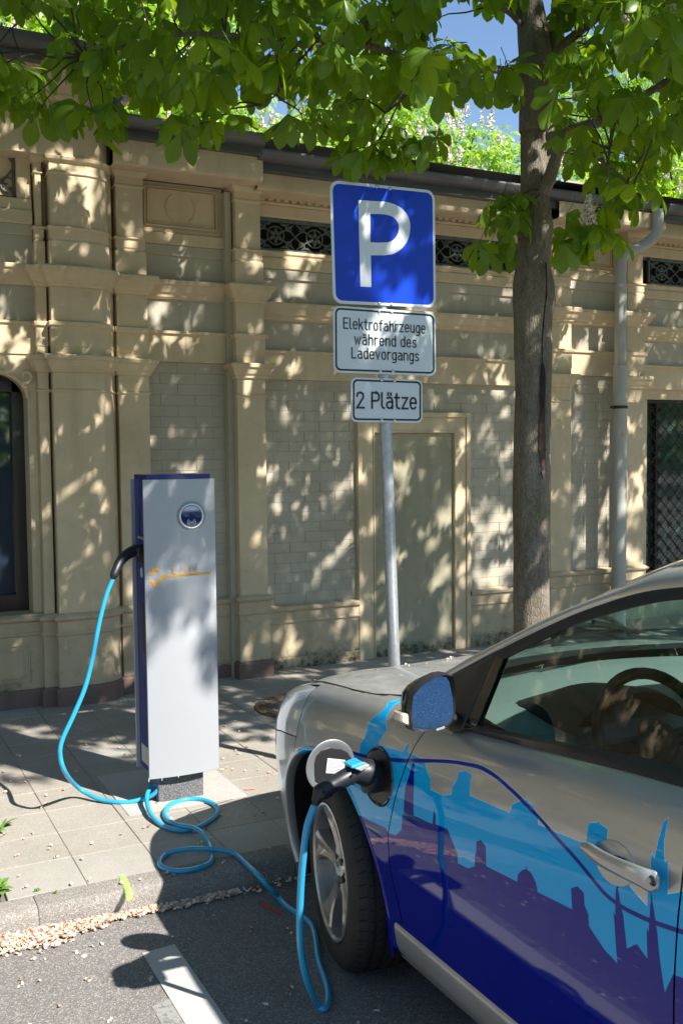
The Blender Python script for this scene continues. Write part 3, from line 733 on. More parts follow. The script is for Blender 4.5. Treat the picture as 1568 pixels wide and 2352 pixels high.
# ---- rain pipe
m_pipe = plain('grey_pipe_paint', (.40, .41, .38), .45, coat=.1, var=.08)
rp = empty('rain_pipe', (5.99, 6.6, PZ), 'pale grey rain pipe bending down from the gutter to the right of the tree', 'rain pipe')
def ppart(b, name, mat, **kw):
    o = b.build(name, mat, rp, **kw); return o
pts = [ony(1499, 530, 6.45)]; pts = [Vector((6.27, 6.45, 3.74)), Vector((6.27, 6.45, 3.60)), Vector((6.25, 6.46, 3.52)), Vector((6.17, 6.50, 3.445)), Vector((6.07, 6.545, 3.40)), Vector((6.00, 6.575, 3.34)), Vector((5.985, 6.58, 3.24)), Vector((5.985, 6.58, 3.1))]
b = MB(); b.tube(catmull(pts, 7), .047, 16); ppart(b, 'swan_neck', m_pipe, smooth=True)
b = MB(); b.tube([(5.985, 6.58, 3.12), (5.985, 6.58, 2.40)], .050, 18); ppart(b, 'upper_pipe', m_pipe, smooth=True)
b = MB(); b.tube([(5.982, 6.58, PZ), (5.985, 6.58, 2.42)], .062, 20); ppart(b, 'lower_pipe', m_pipe, smooth=True)
b = MB(); b.lathe([(.052, 3.08), (.054, 3.085), (.054, 3.10), (.05, 3.12)], 18, Matrix.Translation((5.985, 6.58, 0)), cap=False); b.lathe([(.063, 2.405), (.066, 2.41), (.066, 2.43), (.05, 2.435)], 18, Matrix.Translation((5.985, 6.58, 0)), cap=False); ppart(b, 'socket_ring', m_pipe, smooth=True)
b = MB(); b.lathe([(.064, 2.06), (.068, 2.062), (.068, 2.085), (.064, 2.087)], 18, Matrix.Translation((5.985, 6.58, 0)), cap=False); b.box(5.89, 5.93, 6.57, 6.60, 2.065, 2.082); ppart(b, 'pipe_clamp', m_bronze)
b = MB(); s_ = .012
b.add([(5.975+dx*s_, 6.515, 1.845+dz_*s_) for dx, dz_ in ((-1, -2.6), (-.2, -2.6), (-.3, 1.2), (-1.1, 2.2))], [(0, 1, 2, 3)]); b.add([(5.985+dx*s_, 6.515, 1.845+dz_*s_) for dx, dz_ in ((0, -.8), (.4, -.9), (1.2, 2.4), (.7, 2.4))], [(0, 1, 2, 3)])
ppart(b, 'yellow_mark', plain('yellow_paint', (.75, .42, .03), .6))
# ================================================================== SIGN POST
PY = 4.15
post = empty('parking_sign_post', (2.36, PY, PZ), 'galvanised post carrying a blue parking sign and two white supplementary plates', 'sign post')
t = NT('galvanised_steel'); v = t.n('ShaderNodeTexVoronoi'); v.inputs['Scale'].default_value = 60; t.l(t.co((1, 1, .6)), v.inputs['Vector'])
t.set(Base_Color=t.ramp(v.outputs['Distance'], [(0, (.36, .38, .41)), (.6, (.46, .48, .50))]), Metallic=.55, Roughness=.42); m_galv = t.mat
bt = ony(905, 1530, PY); tp = ony(884, 940, PY); d = (tp-bt)/(tp.z-bt.z)
foot = bt + d*(PZ-bt.z); top = bt + d*(2.93-bt.z); post.location = foot
b = MB(); b.tube([foot-d*.01, foot+(top-foot)*.5, top], .0290, 20); b.build('post', m_galv, post, smooth=True)
YS = PY-.035
def plate_poly(c, r, n=6):
    """c: four corners TL TR BR BL as (x,z)"""
    out = []
    for i in range(4):
        p = Vector(c[i]); a = (Vector(c[i-1])-p).normalized(); q = (Vector(c[(i+1) % 4])-p).normalized(); cc = p+(a+q)*r
        s0 = p+a*r-cc; s1 = p+q*r-cc
        for k in range(n+1):
            w_ = k/n*math.pi/2; out.append(tuple(cc + s0*math.cos(w_) + s1*math.sin(w_)))
    return out
def inset(c, dd):
    cx = sum(p[0] for p in c)/4; cz = sum(p[1] for p in c)/4
    return [(p[0]+(dd if p[0] < cx else -dd), p[1]+(dd if p[1] < cz else -dd)) for p in c]
def corners(uvs): return [(p.x, p.z) for p in (ony(u, v, YS) for u, v in uvs)]
m_swhite = plain('reflective_white', (.66, .70, .72), .35, coat=.3, var=.03)
m_sblue = plain('reflective_blue', (.0025, .045, .50), .4, coat=.12, spec=.2, var=.12, scale=3)
m_sblack = plain('sign_black', (.012, .012, .014), .4)
m_salu = plain('sign_aluminium', (.55, .57, .58), .35, .6)
def make_sign(name, c, r, face, border=None):
    b = MB(); b.prism(plate_poly(c, r), YS, YS+.004); s = b.build(name, m_swhite, post, bevel=.0008)
    rb = MB(); cx0, cx1 = min(p[0] for p in c), max(p[0] for p in c)
    for zz in (max(p[1] for p in c)-.045, min(p[1] for p in c)+.045): rb.box(cx0+.03, cx1-.03, YS+.004, YS+.016, zz-.014, zz+.014)
    rb.build('rail', m_salu, s)
    return s
c1 = corners([(757, 412), (998, 437), (1001, 707), (765, 696)])
s1 = make_sign('parking_sign', c1, .045, None)
b = MB(); b.prism(plate_poly(inset(c1, .014), .034), YS-.0014, YS-.0002); b.build('blue_field', m_sblue, s1)
def map4(c, x, z):          # bilinear map of (0..1, 0..1 from the bottom) onto the plate
    TL, TR, BR, BL = [Vector(p) for p in c]; a = BL.lerp(BR, x); e = TL.lerp(TR, x); return a.lerp(e, z)
# the letter P, measured in fractions of the plate
def uvp(u, v):
    p = ony(u, v, YS); return (p.x, p.z)
P_out = [uvp(*q) for q in ((822, 459), (868, 462), (885, 463), (903, 468), (920, 477), (932, 490), (940, 507), (941, 524), (938, 544), (929, 562), (915, 576), (898, 584), (880, 586), (851, 586), (852, 659), (827, 658))]
P_in = [uvp(*q) for q in ((849, 491), (868, 491), (888, 493), (903, 499), (913, 511), (915, 524), (912, 538), (904, 549), (890, 556), (868, 557), (850, 556))]
bm = bmesh.new()
def ring(pts):
    vs = [bm.verts.new((p[0], YS-.0022, p[1])) for p in pts]
    for i in range(len(vs)): bm.edges.new((vs[i], vs[(i+1) % len(vs)]))
def smoothpoly(pts, fix, n=3):
    out = []; N = len(pts)
    for i in range(N):
        out.append(pts[i])
        if i in fix:
            a, b_, c_, d_ = [Vector(pts[j % N]) for j in (i-1, i, i+1, i+2)]
            for k in range(1, n):
                tt = k/n; out.append(tuple(.5*((2*b_)+(c_-a)*tt+(2*a-5*b_+4*c_-d_)*tt*tt+(3*b_-a-3*c_+d_)*tt**3)))
    return out
ring(smoothpoly(P_out, range(2, 11))); ring(smoothpoly(P_in, range(1, 8)))
bmesh.ops.triangle_fill(bm, edges=bm.edges, use_beauty=True)
bmesh.ops.recalc_face_normals(bm, faces=bm.faces)
me = bpy.data.meshes.new('letter_p'); bm.to_mesh(me); bm.free(); me.materials.append(m_swhite)
o = bpy.data.objects.new('letter_p', me); C.objects.link(o); o.parent = s1
o.matrix_parent_inverse = Matrix.Identity(4)
def bolts(s, uvs):
    b = MB()
    for u, v in uvs:
        p = ony(u, v, YS); b.lathe([(.0075, 0), (.0075, .003), (.004, .0055), (0, .006)], 10, Matrix.Translation((p.x, YS-.001, p.z)) @ Matrix.Rotation(R_(90), 4, 'X'))
    b.build('bolts', m_salu, s, smooth=True)
bolts(s1, ((864, 428), (895, 433), (870, 697), (899, 699)))
def _el(cx, cy, rx, ry, a0, a1, n=14): return [(cx+rx*math.copysign(abs(math.cos(R_(a)))**.8, math.cos(R_(a))), cy+ry*math.copysign(abs(math.sin(R_(a)))**.8, math.sin(R_(a)))) for a in [a0+(a1-a0)*i/n for i in range(n+1)]]
_bowl = lambda cx: _el(cx, 2.5, 1.65, 2.5, 0, 360, 24)
GLY = {
 'E': (3.6, [[(3.6, 7), (0, 7), (0, 0), (3.6, 0)], [(0, 3.7), (3.2, 3.7)]]),
 'l': (1.1, [[(0, 7), (0, 1.2), (.3, .3), (1.2, 0)]]),
 'e': (3.3, [[(.05, 2.65), (3.3, 2.65)], _el(1.65, 2.6, 1.65, 2.45, 0, 180, 10)+_el(1.65, 2.45, 1.65, 2.45, 180, 318, 9)[1:]]),
 'k': (3.4, [[(0, 0), (0, 7)], [(3.2, 5), (0, 1.9)], [(1.25, 3.1), (3.4, 0)]]),
 't': (2.3, [[(.8, 6.7), (.8, 1.2), (1.1, .3), (2.3, 0)], [(-.2, 5), (2.2, 5)]]),
 'r': (2.3, [[(0, 0), (0, 5)], [(0, 3.6), (.45, 4.5), (1.3, 4.95), (2.4, 4.9)]]),
 'o': (3.3, [_bowl(1.65)]),
 'f': (2.3, [[(.8, 0), (.8, 5.8), (1.1, 6.7), (2.3, 7)], [(-.2, 5), (2.2, 5)]]),
 'a': (3.3, [[(.35, 4.7), (1.7, 5.0), (2.8, 4.7), (3.25, 3.7), (3.25, 0)], [(3.25, 2.95), (1.5, 2.95), (.4, 2.5), (0, 1.5), (.4, .4), (1.5, 0), (2.6, .3), (3.25, 1.2)]]),
 'h': (3.3, [[(0, 0), (0, 7)], [(0, 3.6), (.7, 4.7), (1.8, 5), (2.9, 4.6), (3.3, 3.6), (3.3, 0)]]),
 'n': (3.3, [[(0, 0), (0, 5)], [(0, 3.6), (.7, 4.7), (1.8, 5), (2.9, 4.6), (3.3, 3.6), (3.3, 0)]]),
 'z': (3.2, [[(.1, 5), (3.1, 5), (0, 0), (3.2, 0)]]),
 'u': (3.3, [[(0, 5), (0, 1.4), (.4, .4), (1.5, 0), (2.6, .3), (3.3, 1.4)], [(3.3, 5), (3.3, 0)]]),
 'g': (3.3, [_bowl(1.65), [(3.3, 5), (3.3, -.8), (2.8, -1.8), (1.6, -2.1), (.4, -1.8)]]),
 'w': (5.0, [[(0, 5), (1.3, 0), (2.5, 4.6), (3.7, 0), (5, 5)]]),
 'd': (3.3, [_bowl(1.65), [(3.3, 7), (3.3, 0)]]),
 'b': (3.3, [_bowl(1.65), [(0, 7), (0, 0)]]),
 's': (3.0, [[(2.9, 4.5), (1.6, 5.0), (.5, 4.7), (.15, 3.8), (.7, 2.95), (2.2, 2.2), (3.0, 1.4), (2.6, .3), (1.4, 0), (0, .5)]]),
 'L': (3.4, [[(0, 7), (0, 0), (3.4, 0)]]),
 'v': (3.4, [[(0, 5), (1.7, 0), (3.4, 5)]]),
 'P': (3.9, [[(0, 0), (0, 7), (2.2, 7)]+_el(2.2, 5.15, 1.75, 1.85, 90, -90, 10)+[(0, 3.3)]]),
 'M': (4.6, [[(0, 0), (0, 7), (2.3, 2.4), (4.6, 7), (4.6, 0)]]),
 'i': (.2, [[(0, 0), (0, 5)], [(0, 6.2), (0, 7)]]),
 '-': (2.2, [[(0, 3), (2.2, 3)]]),
 '2': (3.8, [[(0, 5.3), (.4, 6.5), (1.8, 7), (3.2, 6.5), (3.6, 5.3), (3.1, 4.1), (0, 0), (3.8, 0)]]),
}
GLY['ä'] = (3.3, GLY['a'][1]+[[(.85, 6.1), (.85, 7)], [(2.45, 6.1), (2.45, 7)]])
def lettering(txt, mat, parent, ctr, width, cap, tilt, stroke=.95, gap=1.65, y=None, space=3.0, name='lettering'):
    """monoline road sign lettering: every stroke is a flat strip; ctr = centre of the x-height band, cap = cap height in metres"""
    x = 0; S_ = []
    for ch in txt:
        if ch == ' ': x += space; continue
        wd, st_ = GLY[ch]
        for poly in st_: S_.append([(x+a, c) for a, c in poly])
        x += wd+gap
    tot = x-gap; k = (width)/(tot+stroke); kz = cap/7; b = MB()
    for poly in S_:
        P = [Vector((a*k, c*kz)) for a, c in poly]; h = stroke*(k+kz)/4; n = len(P); closed = (P[0]-P[-1]).length < 1e-6
        d0 = (P[1]-P[0]).normalized(); d1 = (P[-1]-P[-2]).normalized()
        if not closed: P[0] = P[0]-d0*h*.95; P[-1] = P[-1]+d1*h*.95
        vs = []
        for i in range(n):
            a = P[i-1] if i else (P[-2] if closed else None); c = P[i+1] if i < n-1 else (P[1] if closed else None)
            ds = [(P[i]-a).normalized()] if a is not None else []
            if c is not None: ds.append((c-P[i]).normalized())
            nn = [Vector((-d.y, d.x)) for d in ds]; m = sum(nn, Vector((0, 0))); m = m.normalized() if m.length > 1e-4 else nn[0]; m = m/max(.42, m.dot(nn[0]))
            vs += [P[i]+m*h, P[i]-m*h]
        W = []
        for p in vs:
            px = p.x-tot*k/2; pz = p.y-2.5*kz; W.append((ctr[0]+px*math.cos(tilt)-pz*math.sin(tilt)*0, y, ctr[1]+pz+px*math.tan(tilt)))
        b.add(W, [(2*i, 2*i+1, 2*i+3, 2*i+2) for i in range(n-1)])
    return b.build(name, mat, parent, weld=False)
def text_on(c, y, cx, cz, rot=0): return Matrix.Translation((cx, y, cz)) @ Matrix.Rotation(rot, 4, 'Y') @ Matrix.Rotation(R_(90), 4, 'X')
def framed(name, uvs, r):
    c = corners(uvs); s = make_sign(name, c, r, None)
    bm = bmesh.new()
    for dd, rr in ((.009, r-.006), (.0175, r-.012)):
        pts = plate_poly(inset(c, dd), rr)
        vs = [bm.verts.new((p[0], YS-.0014, p[1])) for p in pts]
        for i in range(len(vs)): bm.edges.new((vs[i], vs[(i+1) % len(vs)]))
    bmesh.ops.triangle_fill(bm, edges=bm.edges, use_beauty=True); bmesh.ops.recalc_face_normals(bm, faces=bm.faces)
    me = bpy.data.meshes.new('black_border'); bm.to_mesh(me); bm.free(); me.materials.append(m_sblack)
    o = bpy.data.objects.new('black_border', me); C.objects.link(o); o.parent = s
    return s, c
s2, c2 = framed('supplementary_sign', [(765, 701), (1000, 718), (1001, 863), (766, 855)], .032)
tilt = math.atan2(c2[1][1]-c2[0][1], c2[1][0]-c2[0][0])
for txt, u0, u1, vm in (('Elektrofahrzeuge', 790, 978, 751), ('während des', 814, 957, 785.5), ('Ladevorgangs', 808, 963, 817)):
    p = ony((u0+u1)/2, vm, YS); wd = (ony(u1, vm, YS)-ony(u0, vm, YS)).x
    lettering(txt, m_sblack, s2, (p.x, p.z), wd, .047, tilt, y=YS-.0022, gap=2.0, stroke=.9)
bolts(s2, ((870, 715), (899, 717), (873, 852), (902, 853)))
s3, c3 = framed('spaces_sign', [(806, 866), (970, 872), (970, 971), (806, 969)], .028)
tilt = math.atan2(c3[1][1]-c3[0][1], c3[1][0]-c3[0][0])
p = ony(888, 925, YS); lettering('2 Plätze', m_sblack, s3, (p.x, p.z), (ony(958, 918, YS)-ony(819, 918, YS)).x, .071, tilt, y=YS-.0022)
bolts(s3, ((876, 872), (905, 874), (876, 965), (905, 966)))

# ================================================================== CHARGING COLUMN
SY = 4.40
st = empty('charging_station', (1.38, 4.55, PZ), 'silver and navy charging column with round display and orange plug emblem', 'charging station')
t = NT('silver_panel'); n = t.noise(700, 2, .5)
t.set(Base_Color=t.ramp(n, [(.35, (.395, .41, .435)), (.7, (.455, .47, .495))]), Metallic=.10, Roughness=.32, Coat_Weight=.3)
t.b.inputs['Coat Roughness'].default_value = .15; t.bump(n, .0002); m_silver = t.mat
m_navy = plain('navy_panel', (.007, .018, .17), .32, coat=.3, var=.06)
m_edge = plain('brushed_edge', (.38, .39, .42), .4, .5)
X0s, X1s, ZB, ZT = 1.214, 1.552, .219, 1.592
def bow(x): k = (x-X0s)/(X1s-X0s); return -.018*(1-(2*k-1)**2)
def curved_plate(x0, x1, y, z0, z1, th, sgn=1, n=14, zt=None):
    b = MB(); xs = [x0+(x1-x0)*i/n for i in range(n+1)]
    rows = [[(x, y+sgn*bow(x), z0) for x in xs], [(x, y+sgn*bow(x), z1) for x in xs], [(x, y+sgn*bow(x)+th, z1) for x in xs], [(x, y+sgn*bow(x)+th, z0) for x in xs]]
    b.grid(rows, closev=True); b.f.append(tuple(r*(n+1) for r in range(4))); b.m.append(0); b.f.append(tuple(r*(n+1)+n for r in range(4))[::-1]); b.m.append(0); return b
fp = curved_plate(X0s, X1s, SY, ZB, ZT, .012); front = fp.build('front_panel', m_silver, st, smooth=True, angle=30, bevel=.0015)
bp = curved_plate(X0s, X1s, SY+.21, ZB+.0, ZT, .012, -1); bp.build('back_panel', m_silver, st, smooth=True, angle=30, bevel=.0015)
b = MB(); n = 14; xs = [X0s+.018+(X1s-X0s-.036)*i/n for i in range(n+1)]
poly = [(x, SY+.012+bow(x)) for x in xs] + [(x, SY+.212-bow(x)) for x in xs[::-1]]
b.prism(poly, ZB+.012, ZT+.022, 'z'); core_o = b.build('housing', m_navy, st, smooth=True, angle=30, bevel=.002)
b = MB(); b.box(X0s+.05, X1s-.07, SY+.03, SY+.185, PZ, ZB+.03); b.build('pedestal', gravelly('granite_pedestal', [(.05, .05, .055), (.12, .12, .125), (.22, .22, .23), (.4, .4, .4)], 420, .0005), st, bevel=.003)
# seam, hatch and holder on the left side
xs_ = X0s+.017
b = MB(); b.box(xs_-.001, xs_+.01, SY+.135, SY+.1385, 1.30, 1.46); b.box(xs_-.0015, xs_+.01, SY+.05, SY+.185, 1.205, 1.285)
b.build('socket_recess', m_sblack, st)
b = MB(); b.box(xs_-.012, xs_+.004, SY+.045, SY+.13, 1.318, 1.33); b.build('socket_lid', m_edge, st, bevel=.001)
b = MB(); b.prism([(SY+.115, .80), (SY+.125, .84), (SY+.125, .98), (SY+.115, 1.02), (SY+.045, 1.03), (SY+.035, .98), (SY+.035, .80), (SY+.05, .76)], xs_-.004, xs_+.01, 'x'); b.build('holder', m_sblack, st, bevel=.003)
b = MB(); b.box(xs_-.0015, xs_+.004, SY+.04, SY+.18, ZB+.04, ZB+.125); b.build('type_plate', plain('plate_beige', (.45, .45, .40), .4), st)
b = MB(); b.tube([Vector((xs_-.001, SY+.115+.012*math.cos(a), 1.16+.022*math.sin(a))) for a in [6.283*i/16 for i in range(17)]], .0022, 5)
b.box(xs_-.002, xs_+.001, SY+.103, SY+.127, 1.1585, 1.1615); b.box(xs_-.002, xs_+.001, SY+.113, SY+.117, 1.14, 1.18); b.build('socket_symbol', m_swhite, st)
# round display
dc = ony(438.5, 1185, SY-.017); rx = .0575
def onface(x, z, off=0): return Vector((x, SY+bow(x)-off, z))
F_ = Matrix.Translation((dc.x, SY+bow(dc.x)+.001, dc.z)) @ Matrix.Rotation(R_(90), 4, 'X')
b = MB(); b.lathe([(.069, 0), (.069, .0022), (.066, .003), (.0585, .0028)], 48, F_, cap=False); dp = b.build('display_surround', plain('grey_green_ring', (.24, .28, .29), .3, coat=.3, var=.02), st, smooth=True, angle=25)
b = MB(); b.lathe([(.0585, .002), (.0585, .009), (.056, .012), (.0515, .0125), (.050, .009), (.050, .003)], 48, F_, cap=False); b.build('display_ring', plain('bright_ring', (.72, .72, .74), .3, .4, var=.02), dp, smooth=True, angle=25)
t = NT('display_glass'); t.set(Base_Color=(.02, .028, .13), Roughness=.04, Coat_Weight=1.0, Specular_IOR_Level=.8); m_disp = t.mat
b = MB(); b.lathe([(0, .0075), (.03, .0068), (.0505, .005)], 40, F_, cap=False); b.build('display_lens', m_disp, dp, smooth=True)
b = MB()
for r_ in (.0075, .0135, .0195):
    for s0 in (0, 180):
        pts = [F_ @ Vector((r_*math.cos(R_(a)), -.029+r_*math.sin(R_(a)), .0085)) for a in range(s0-50, s0+51, 10)]; b.tube(pts, .0012, 5)
b.tube([F_ @ Vector((0, -.0292, .0083)), F_ @ Vector((0, -.0288, .0092))], .004, 8); b.build('contactless_symbol', m_swhite, dp)
b = MB(); pts = [(.047*math.cos(R_(a)), .047*math.sin(R_(a))) for a in range(32, 149, 6)]
b.add([F_ @ Vector((x, y, .0082)) for x, y in pts], [tuple(range(len(pts)))]); b.build('display_strip', plain('pale_display_strip', (.55, .6, .78), .25, coat=.6), dp)
# emblem and lettering on the face
m_or = plain('orange_print', (.90, .42, .02), .45, var=.04)
def fpt(u, v, off=.0012):
    x = 1.38
    for _ in range(8):
        p = ony(u, v, SY+bow(x)-off); x = p.x
    return p
def strip(b, uvs, wpx):
    P = [fpt(*q) for q in uvs]; k = wpx/2
    for i in range(len(P)):
        a = P[max(i-1, 0)]; c = P[min(i+1, len(P)-1)]; d = (c-a).normalized(); nrm = Vector((d.z, 0, -d.x))
        if 0 < i < len(P)-1:
            d1 = (P[i]-a).normalized(); d2 = (c-P[i]).normalized(); kk = 1/max(.6, math.sqrt(max(.2, (1+d1.dot(d2))/2)))
        else: kk = 1
        b.v += [tuple(P[i]+nrm*k*kk), tuple(P[i]-nrm*k*kk)]
    n0 = len(b.v)-2*len(P)
    for i in range(len(P)-1): b.f.append((n0+2*i, n0+2*i+1, n0+2*i+3, n0+2*i+2)); b.m.append(0)
E_ = lambda c: (287.1+c[0]*.1465, 1062.3+c[1]*.1465)       # crop units of the emblem
b = MB()
strip(b, [E_(q) for q in ((372, 1750), (408, 1748), (442, 1746), (443, 1705), (444, 1662), (480, 1664), (515, 1680), (548, 1708))], .0105)
strip(b, [E_(q) for q in ((375, 1866), (410, 1865), (446, 1864), (448, 1900), (450, 1930), (490, 1924), (530, 1895), (560, 1850), (578, 1790), (640, 1784), (800, 1774), (1000, 1762), (1200, 1742), (1345, 1727))], .0105)
b.build('plug_emblem', m_or, front)
p = fpt(*E_((940, 1685))); lettering('E-Mobil', plain('orange_lettering', (.78, .42, .16), .45, var=.03), front, (p.x, p.z), (fpt(*E_((1138, 1660)))-fpt(*E_((745, 1690)))).x, .031, R_(.8), stroke=.62, y=p.y-.0012)
# scuffs
b = MB()
for u, v in ((486, 1685), (486, 1706), (499, 1760), (410, 1783), (372, 1790), (342, 1792)):
    p = fpt(u, v); q = rng.uniform(.6, 1); b.add([(p.x-.003*q, p.y, p.z-.012*q), (p.x+.003*q, p.y, p.z-.010*q), (p.x+.004*q, p.y, p.z+.009*q), (p.x-.002*q, p.y, p.z+.012*q)], [(0, 1, 2, 3)])
b.build('scuff_marks', plain('scuff', (.42, .43, .45), .6), front)

# ================================================================== CHARGING CABLE
m_cable = plain('turquoise_cable', (.028, .36, .60), .38, coat=.25, var=.05)
m_plug = plain('black_plug_plastic', (.016, .018, .022), .42, var=.1)
cab = empty('charging_cable', (1.2, 3.6, PZ), 'turquoise charging cable looped over the pavement from column to car', 'charging cable')
rc = .0105
pts = [ony(u, v, 4.43) for u, v in ((262, 1324), (245, 1365), (228, 1430), (213, 1510), (195, 1580), (168, 1645), (143, 1700))]
L1 = [(138, 1735), (150, 1775), (180, 1810), (225, 1835)]
g1p = [onz(u, v, PZ+rc) for u, v in ((270, 1843), (300, 1842.5))]
pe = pts[-1]; pn = g1p[0]
for i, (u, v) in enumerate(L1):
    zt = [.36, .24, .15, .108][i]
    yv = 4.43 + [0, .02, .05, .09][i]
    pts.append(ony(u, v, yv) if i < 2 else onz(u, v, zt))
pts += g1p
loop = [(336,1833),(354,1824),(364,1811),(361,1804),(351,1805),(340,1819),(337,1839),(346,1870),(372,1896),(405,1907),(431,1907),(461,1898),(492,1878),(500,1862),(490,1847),(461,1837),(428,1837),(395,1847),(378,1865),(384,1883),(410,1896),(441,1901),(464,1914),(482,1942),(487,1970),(477,1986),(441,1998),(402,2001),(374,1993),(367,1980),(382,1963),(415,1953),(466,1950),(518,1955),(543,1965),(569,1988)]
lift = {0: .012, 1: .03, 2: .055, 3: .062, 4: .06, 5: .045, 6: .03, 7: .012, 21: .02, 22: .02, 20: .012, 32: .02, 31: .012, 33: .008}
for i, (u, v) in enumerate(loop): pts.append(onz(u, v, PZ+rc+lift.get(i, 0)))
pts.append(onz(596, 2014, PZ+.012)); pts.append(onz(622, 2044, .055))
for u, v in ((638, 2061), (657, 2081), (686, 2101), (708, 2117), (719, 2133), (726, 2165), (730, 2200), (738, 2228), (746, 2249), (753, 2278), (753, 2300), (749, 2312), (742, 2318)): pts.append(onz(u, v, rc+.001))
tail = [(729, 2309), (706, 2256), (693, 2200), (688, 2134), (691, 2035), (698, 1953), (706, 1897), (722, 1851)]
y0, y1 = pts[-1].y, 2.50
for i, (u, v) in enumerate(tail):
    k = (i+1)/len(tail); pts.append(ony(u, v, y0+(y1-y0)*min(1, k*1.2)) if i else onz(u, v, .02))
dense = catmull(pts, 7)
b = MB(); b.tube(dense, rc, 12); b.build('cable', m_cable, cab, smooth=True)
# ================================================================== CAR
car = empty('parked_car', (2.275, 1.4, 0), 'silver electric hatchback with a printed blue city skyline, plugged in at its front wing', 'car')
XC = 2.275; WY, WZ, AR = 2.905, .318, .395
OFFZ = [(.18, .060), (.26, .040), (.33, .030), (.40, .021), (.50, .009), (.60, .001), (.68, 0), (.76, .004), (.86, .012), (1.1, .03)]
def ztop(y): return sinterp([(-1.0, .98), (-.4, 1.10), (.5, 1.095), (1.44, 1.035), (2.25, .958), (2.6, .948), (3.05, .905), (3.3, .855), (3.5, .80), (3.7, .725), (3.8, .66)], y)
def soff(z, y):
    zt = ztop(y); d = max(0, zt-z)
    sh = interp([(0, .075), (.008, .056), (.02, .042), (.04, .028), (.07, .016), (.12, .006), (.22, 0)], d)
    return sinterp(OFFZ, z) + sh
# plan outline (left half), rear centre -> front centre
PLAN = [(XC, -.95), (1.78, -.93), (1.53, -.84), (1.44, -.62), (1.40, -.2), (1.378, .4), (1.372, 1.2), (1.37, 2.0), (1.37, 2.5), (1.371, 2.9), (1.378, 3.1), (1.396, 3.28), (1.44, 3.45), (1.53, 3.60), (1.68, 3.71), (1.92, 3.775), (XC, 3.80)]
pc = catmull([(x, y, 0) for x, y in PLAN], 40)
cum = [0]
for a, c in zip(pc, pc[1:]): cum.append(cum[-1]+(c-a).length)
TL_ = cum[-1]
def plan_at(s):
    s = min(max(s, 0), TL_); lo, hi = 0, len(cum)-1
    while hi-lo > 1:
        m = (lo+hi)//2
        if cum[m] <= s: lo = m
        else: hi = m
    t = (s-cum[lo])/(cum[hi]-cum[lo]); p = pc[lo].lerp(pc[hi], t)
    d = (pc[min(hi+1, len(pc)-1)]-pc[max(lo-1, 0)]).normalized(); return p, Vector((-d.y, d.x, 0))   # outward normal (left of travel)
def s_of_y(y):
    for i in range(0, len(pc)-1):
        if pc[i].y <= y <= pc[i+1].y: return cum[i]+(cum[i+1]-cum[i])*(y-pc[i].y)/(pc[i+1].y-pc[i].y)
    return TL_
def side(y, z):
    p, n = plan_at(s_of_y(y)); return p.x - n.x*soff(z, y)
def onside(u, v, out=0):
    x = 1.38
    for _ in range(25):
        p = onx(u, v, x); x = .5*x+.5*(side(min(p.y, 3.3), max(.2, min(p.z, ztop(p.y))))-out)
    return onx(u, v, x)
def body_pt(s, z):
    p, n = plan_at(s); o_ = soff(z, p.y); return Vector((p.x-n.x*o_, p.y-n.y*o_, z))
def zhood(x, y):
    base = sinterp([(2.0, 1.05), (2.4, 1.02), (2.7, .990), (3.0, .950), (3.25, .900), (3.45, .845), (3.6, .795), (3.7, .755), (3.8, .685)], y)
    a = min(1, abs(x-XC)/.86); cr = .010*math.exp(-((a-.66)/.12)**2)
    return base - .035*a*a - .032*a**7 + cr
# ---- printed wrap as an in-memory picture over (y, z)
WY0, WY1, WZ0, WZ1 = .9, 3.5, .15, 1.15; WW, WH = 2600, 1000
def rast(polys, ss=2):
    H_, W_ = WH*ss//2, WW*ss//2
    H_, W_ = WH, WW; acc = np.zeros((H_, W_), np.float32); offs = ((-.25, -.25), (.25, .25), (.25, -.25), (-.25, .25))
    for ox, oy in offs:
        m = np.zeros((H_, W_), bool)
        for poly in polys:
            P = [((y-WY0)/(WY1-WY0)*W_+ox, (z-WZ0)/(WZ1-WZ0)*H_+oy) for y, z in poly]; n = len(P)
            ys = [p[1] for p in P]; r0, r1 = max(0, int(min(ys))), min(H_-1, int(max(ys))+1); pm = np.zeros((H_, W_), bool)
            for r in range(r0, r1+1):
                yy = r+.5; xsx = []
                for i in range(n):
                    (xa, ya), (xb, yb) = P[i], P[(i+1) % n]
                    if (ya <= yy) != (yb <= yy): xsx.append(xa+(yy-ya)*(xb-xa)/(yb-ya))
                xsx.sort()
                for a, c in zip(xsx[::2], xsx[1::2]): pm[r, max(0, int(a+.5)):max(0, int(c+.5))] = True
            m |= pm
        acc += m
    return acc/4
A_ = lambda x, y: (574.2+.3296*x, 1492.9+.3296*y)     # crop frames -> picture units
B_ = lambda x, y: (1033.6+.341*x, 1814.5+.341*y)
def yz(pts): return [(p.y, p.z) for p in (onside(*q) for q in pts)]
light = [A_(*q) for q in ((340,690),(400,680),(470,685),(600,690),(700,705),(760,720),(770,650),(795,620),(805,580),(840,490),(870,465),(915,430),(950,395),(955,370),(985,355),(992,325),(999,320),(985,400),(972,420),(960,450),(945,500),(950,560),(925,600),(900,640),(893,660),(1065,710),(1090,665),(1110,645),(1100,690),(1095,712),(1130,730),(1190,760),(1215,790),(1260,905),(1255,975),(1340,1015),(1400,1010),(1410,950),(1440,905),(1455,850),(1500,845),(1545,870),(1530,1010))]
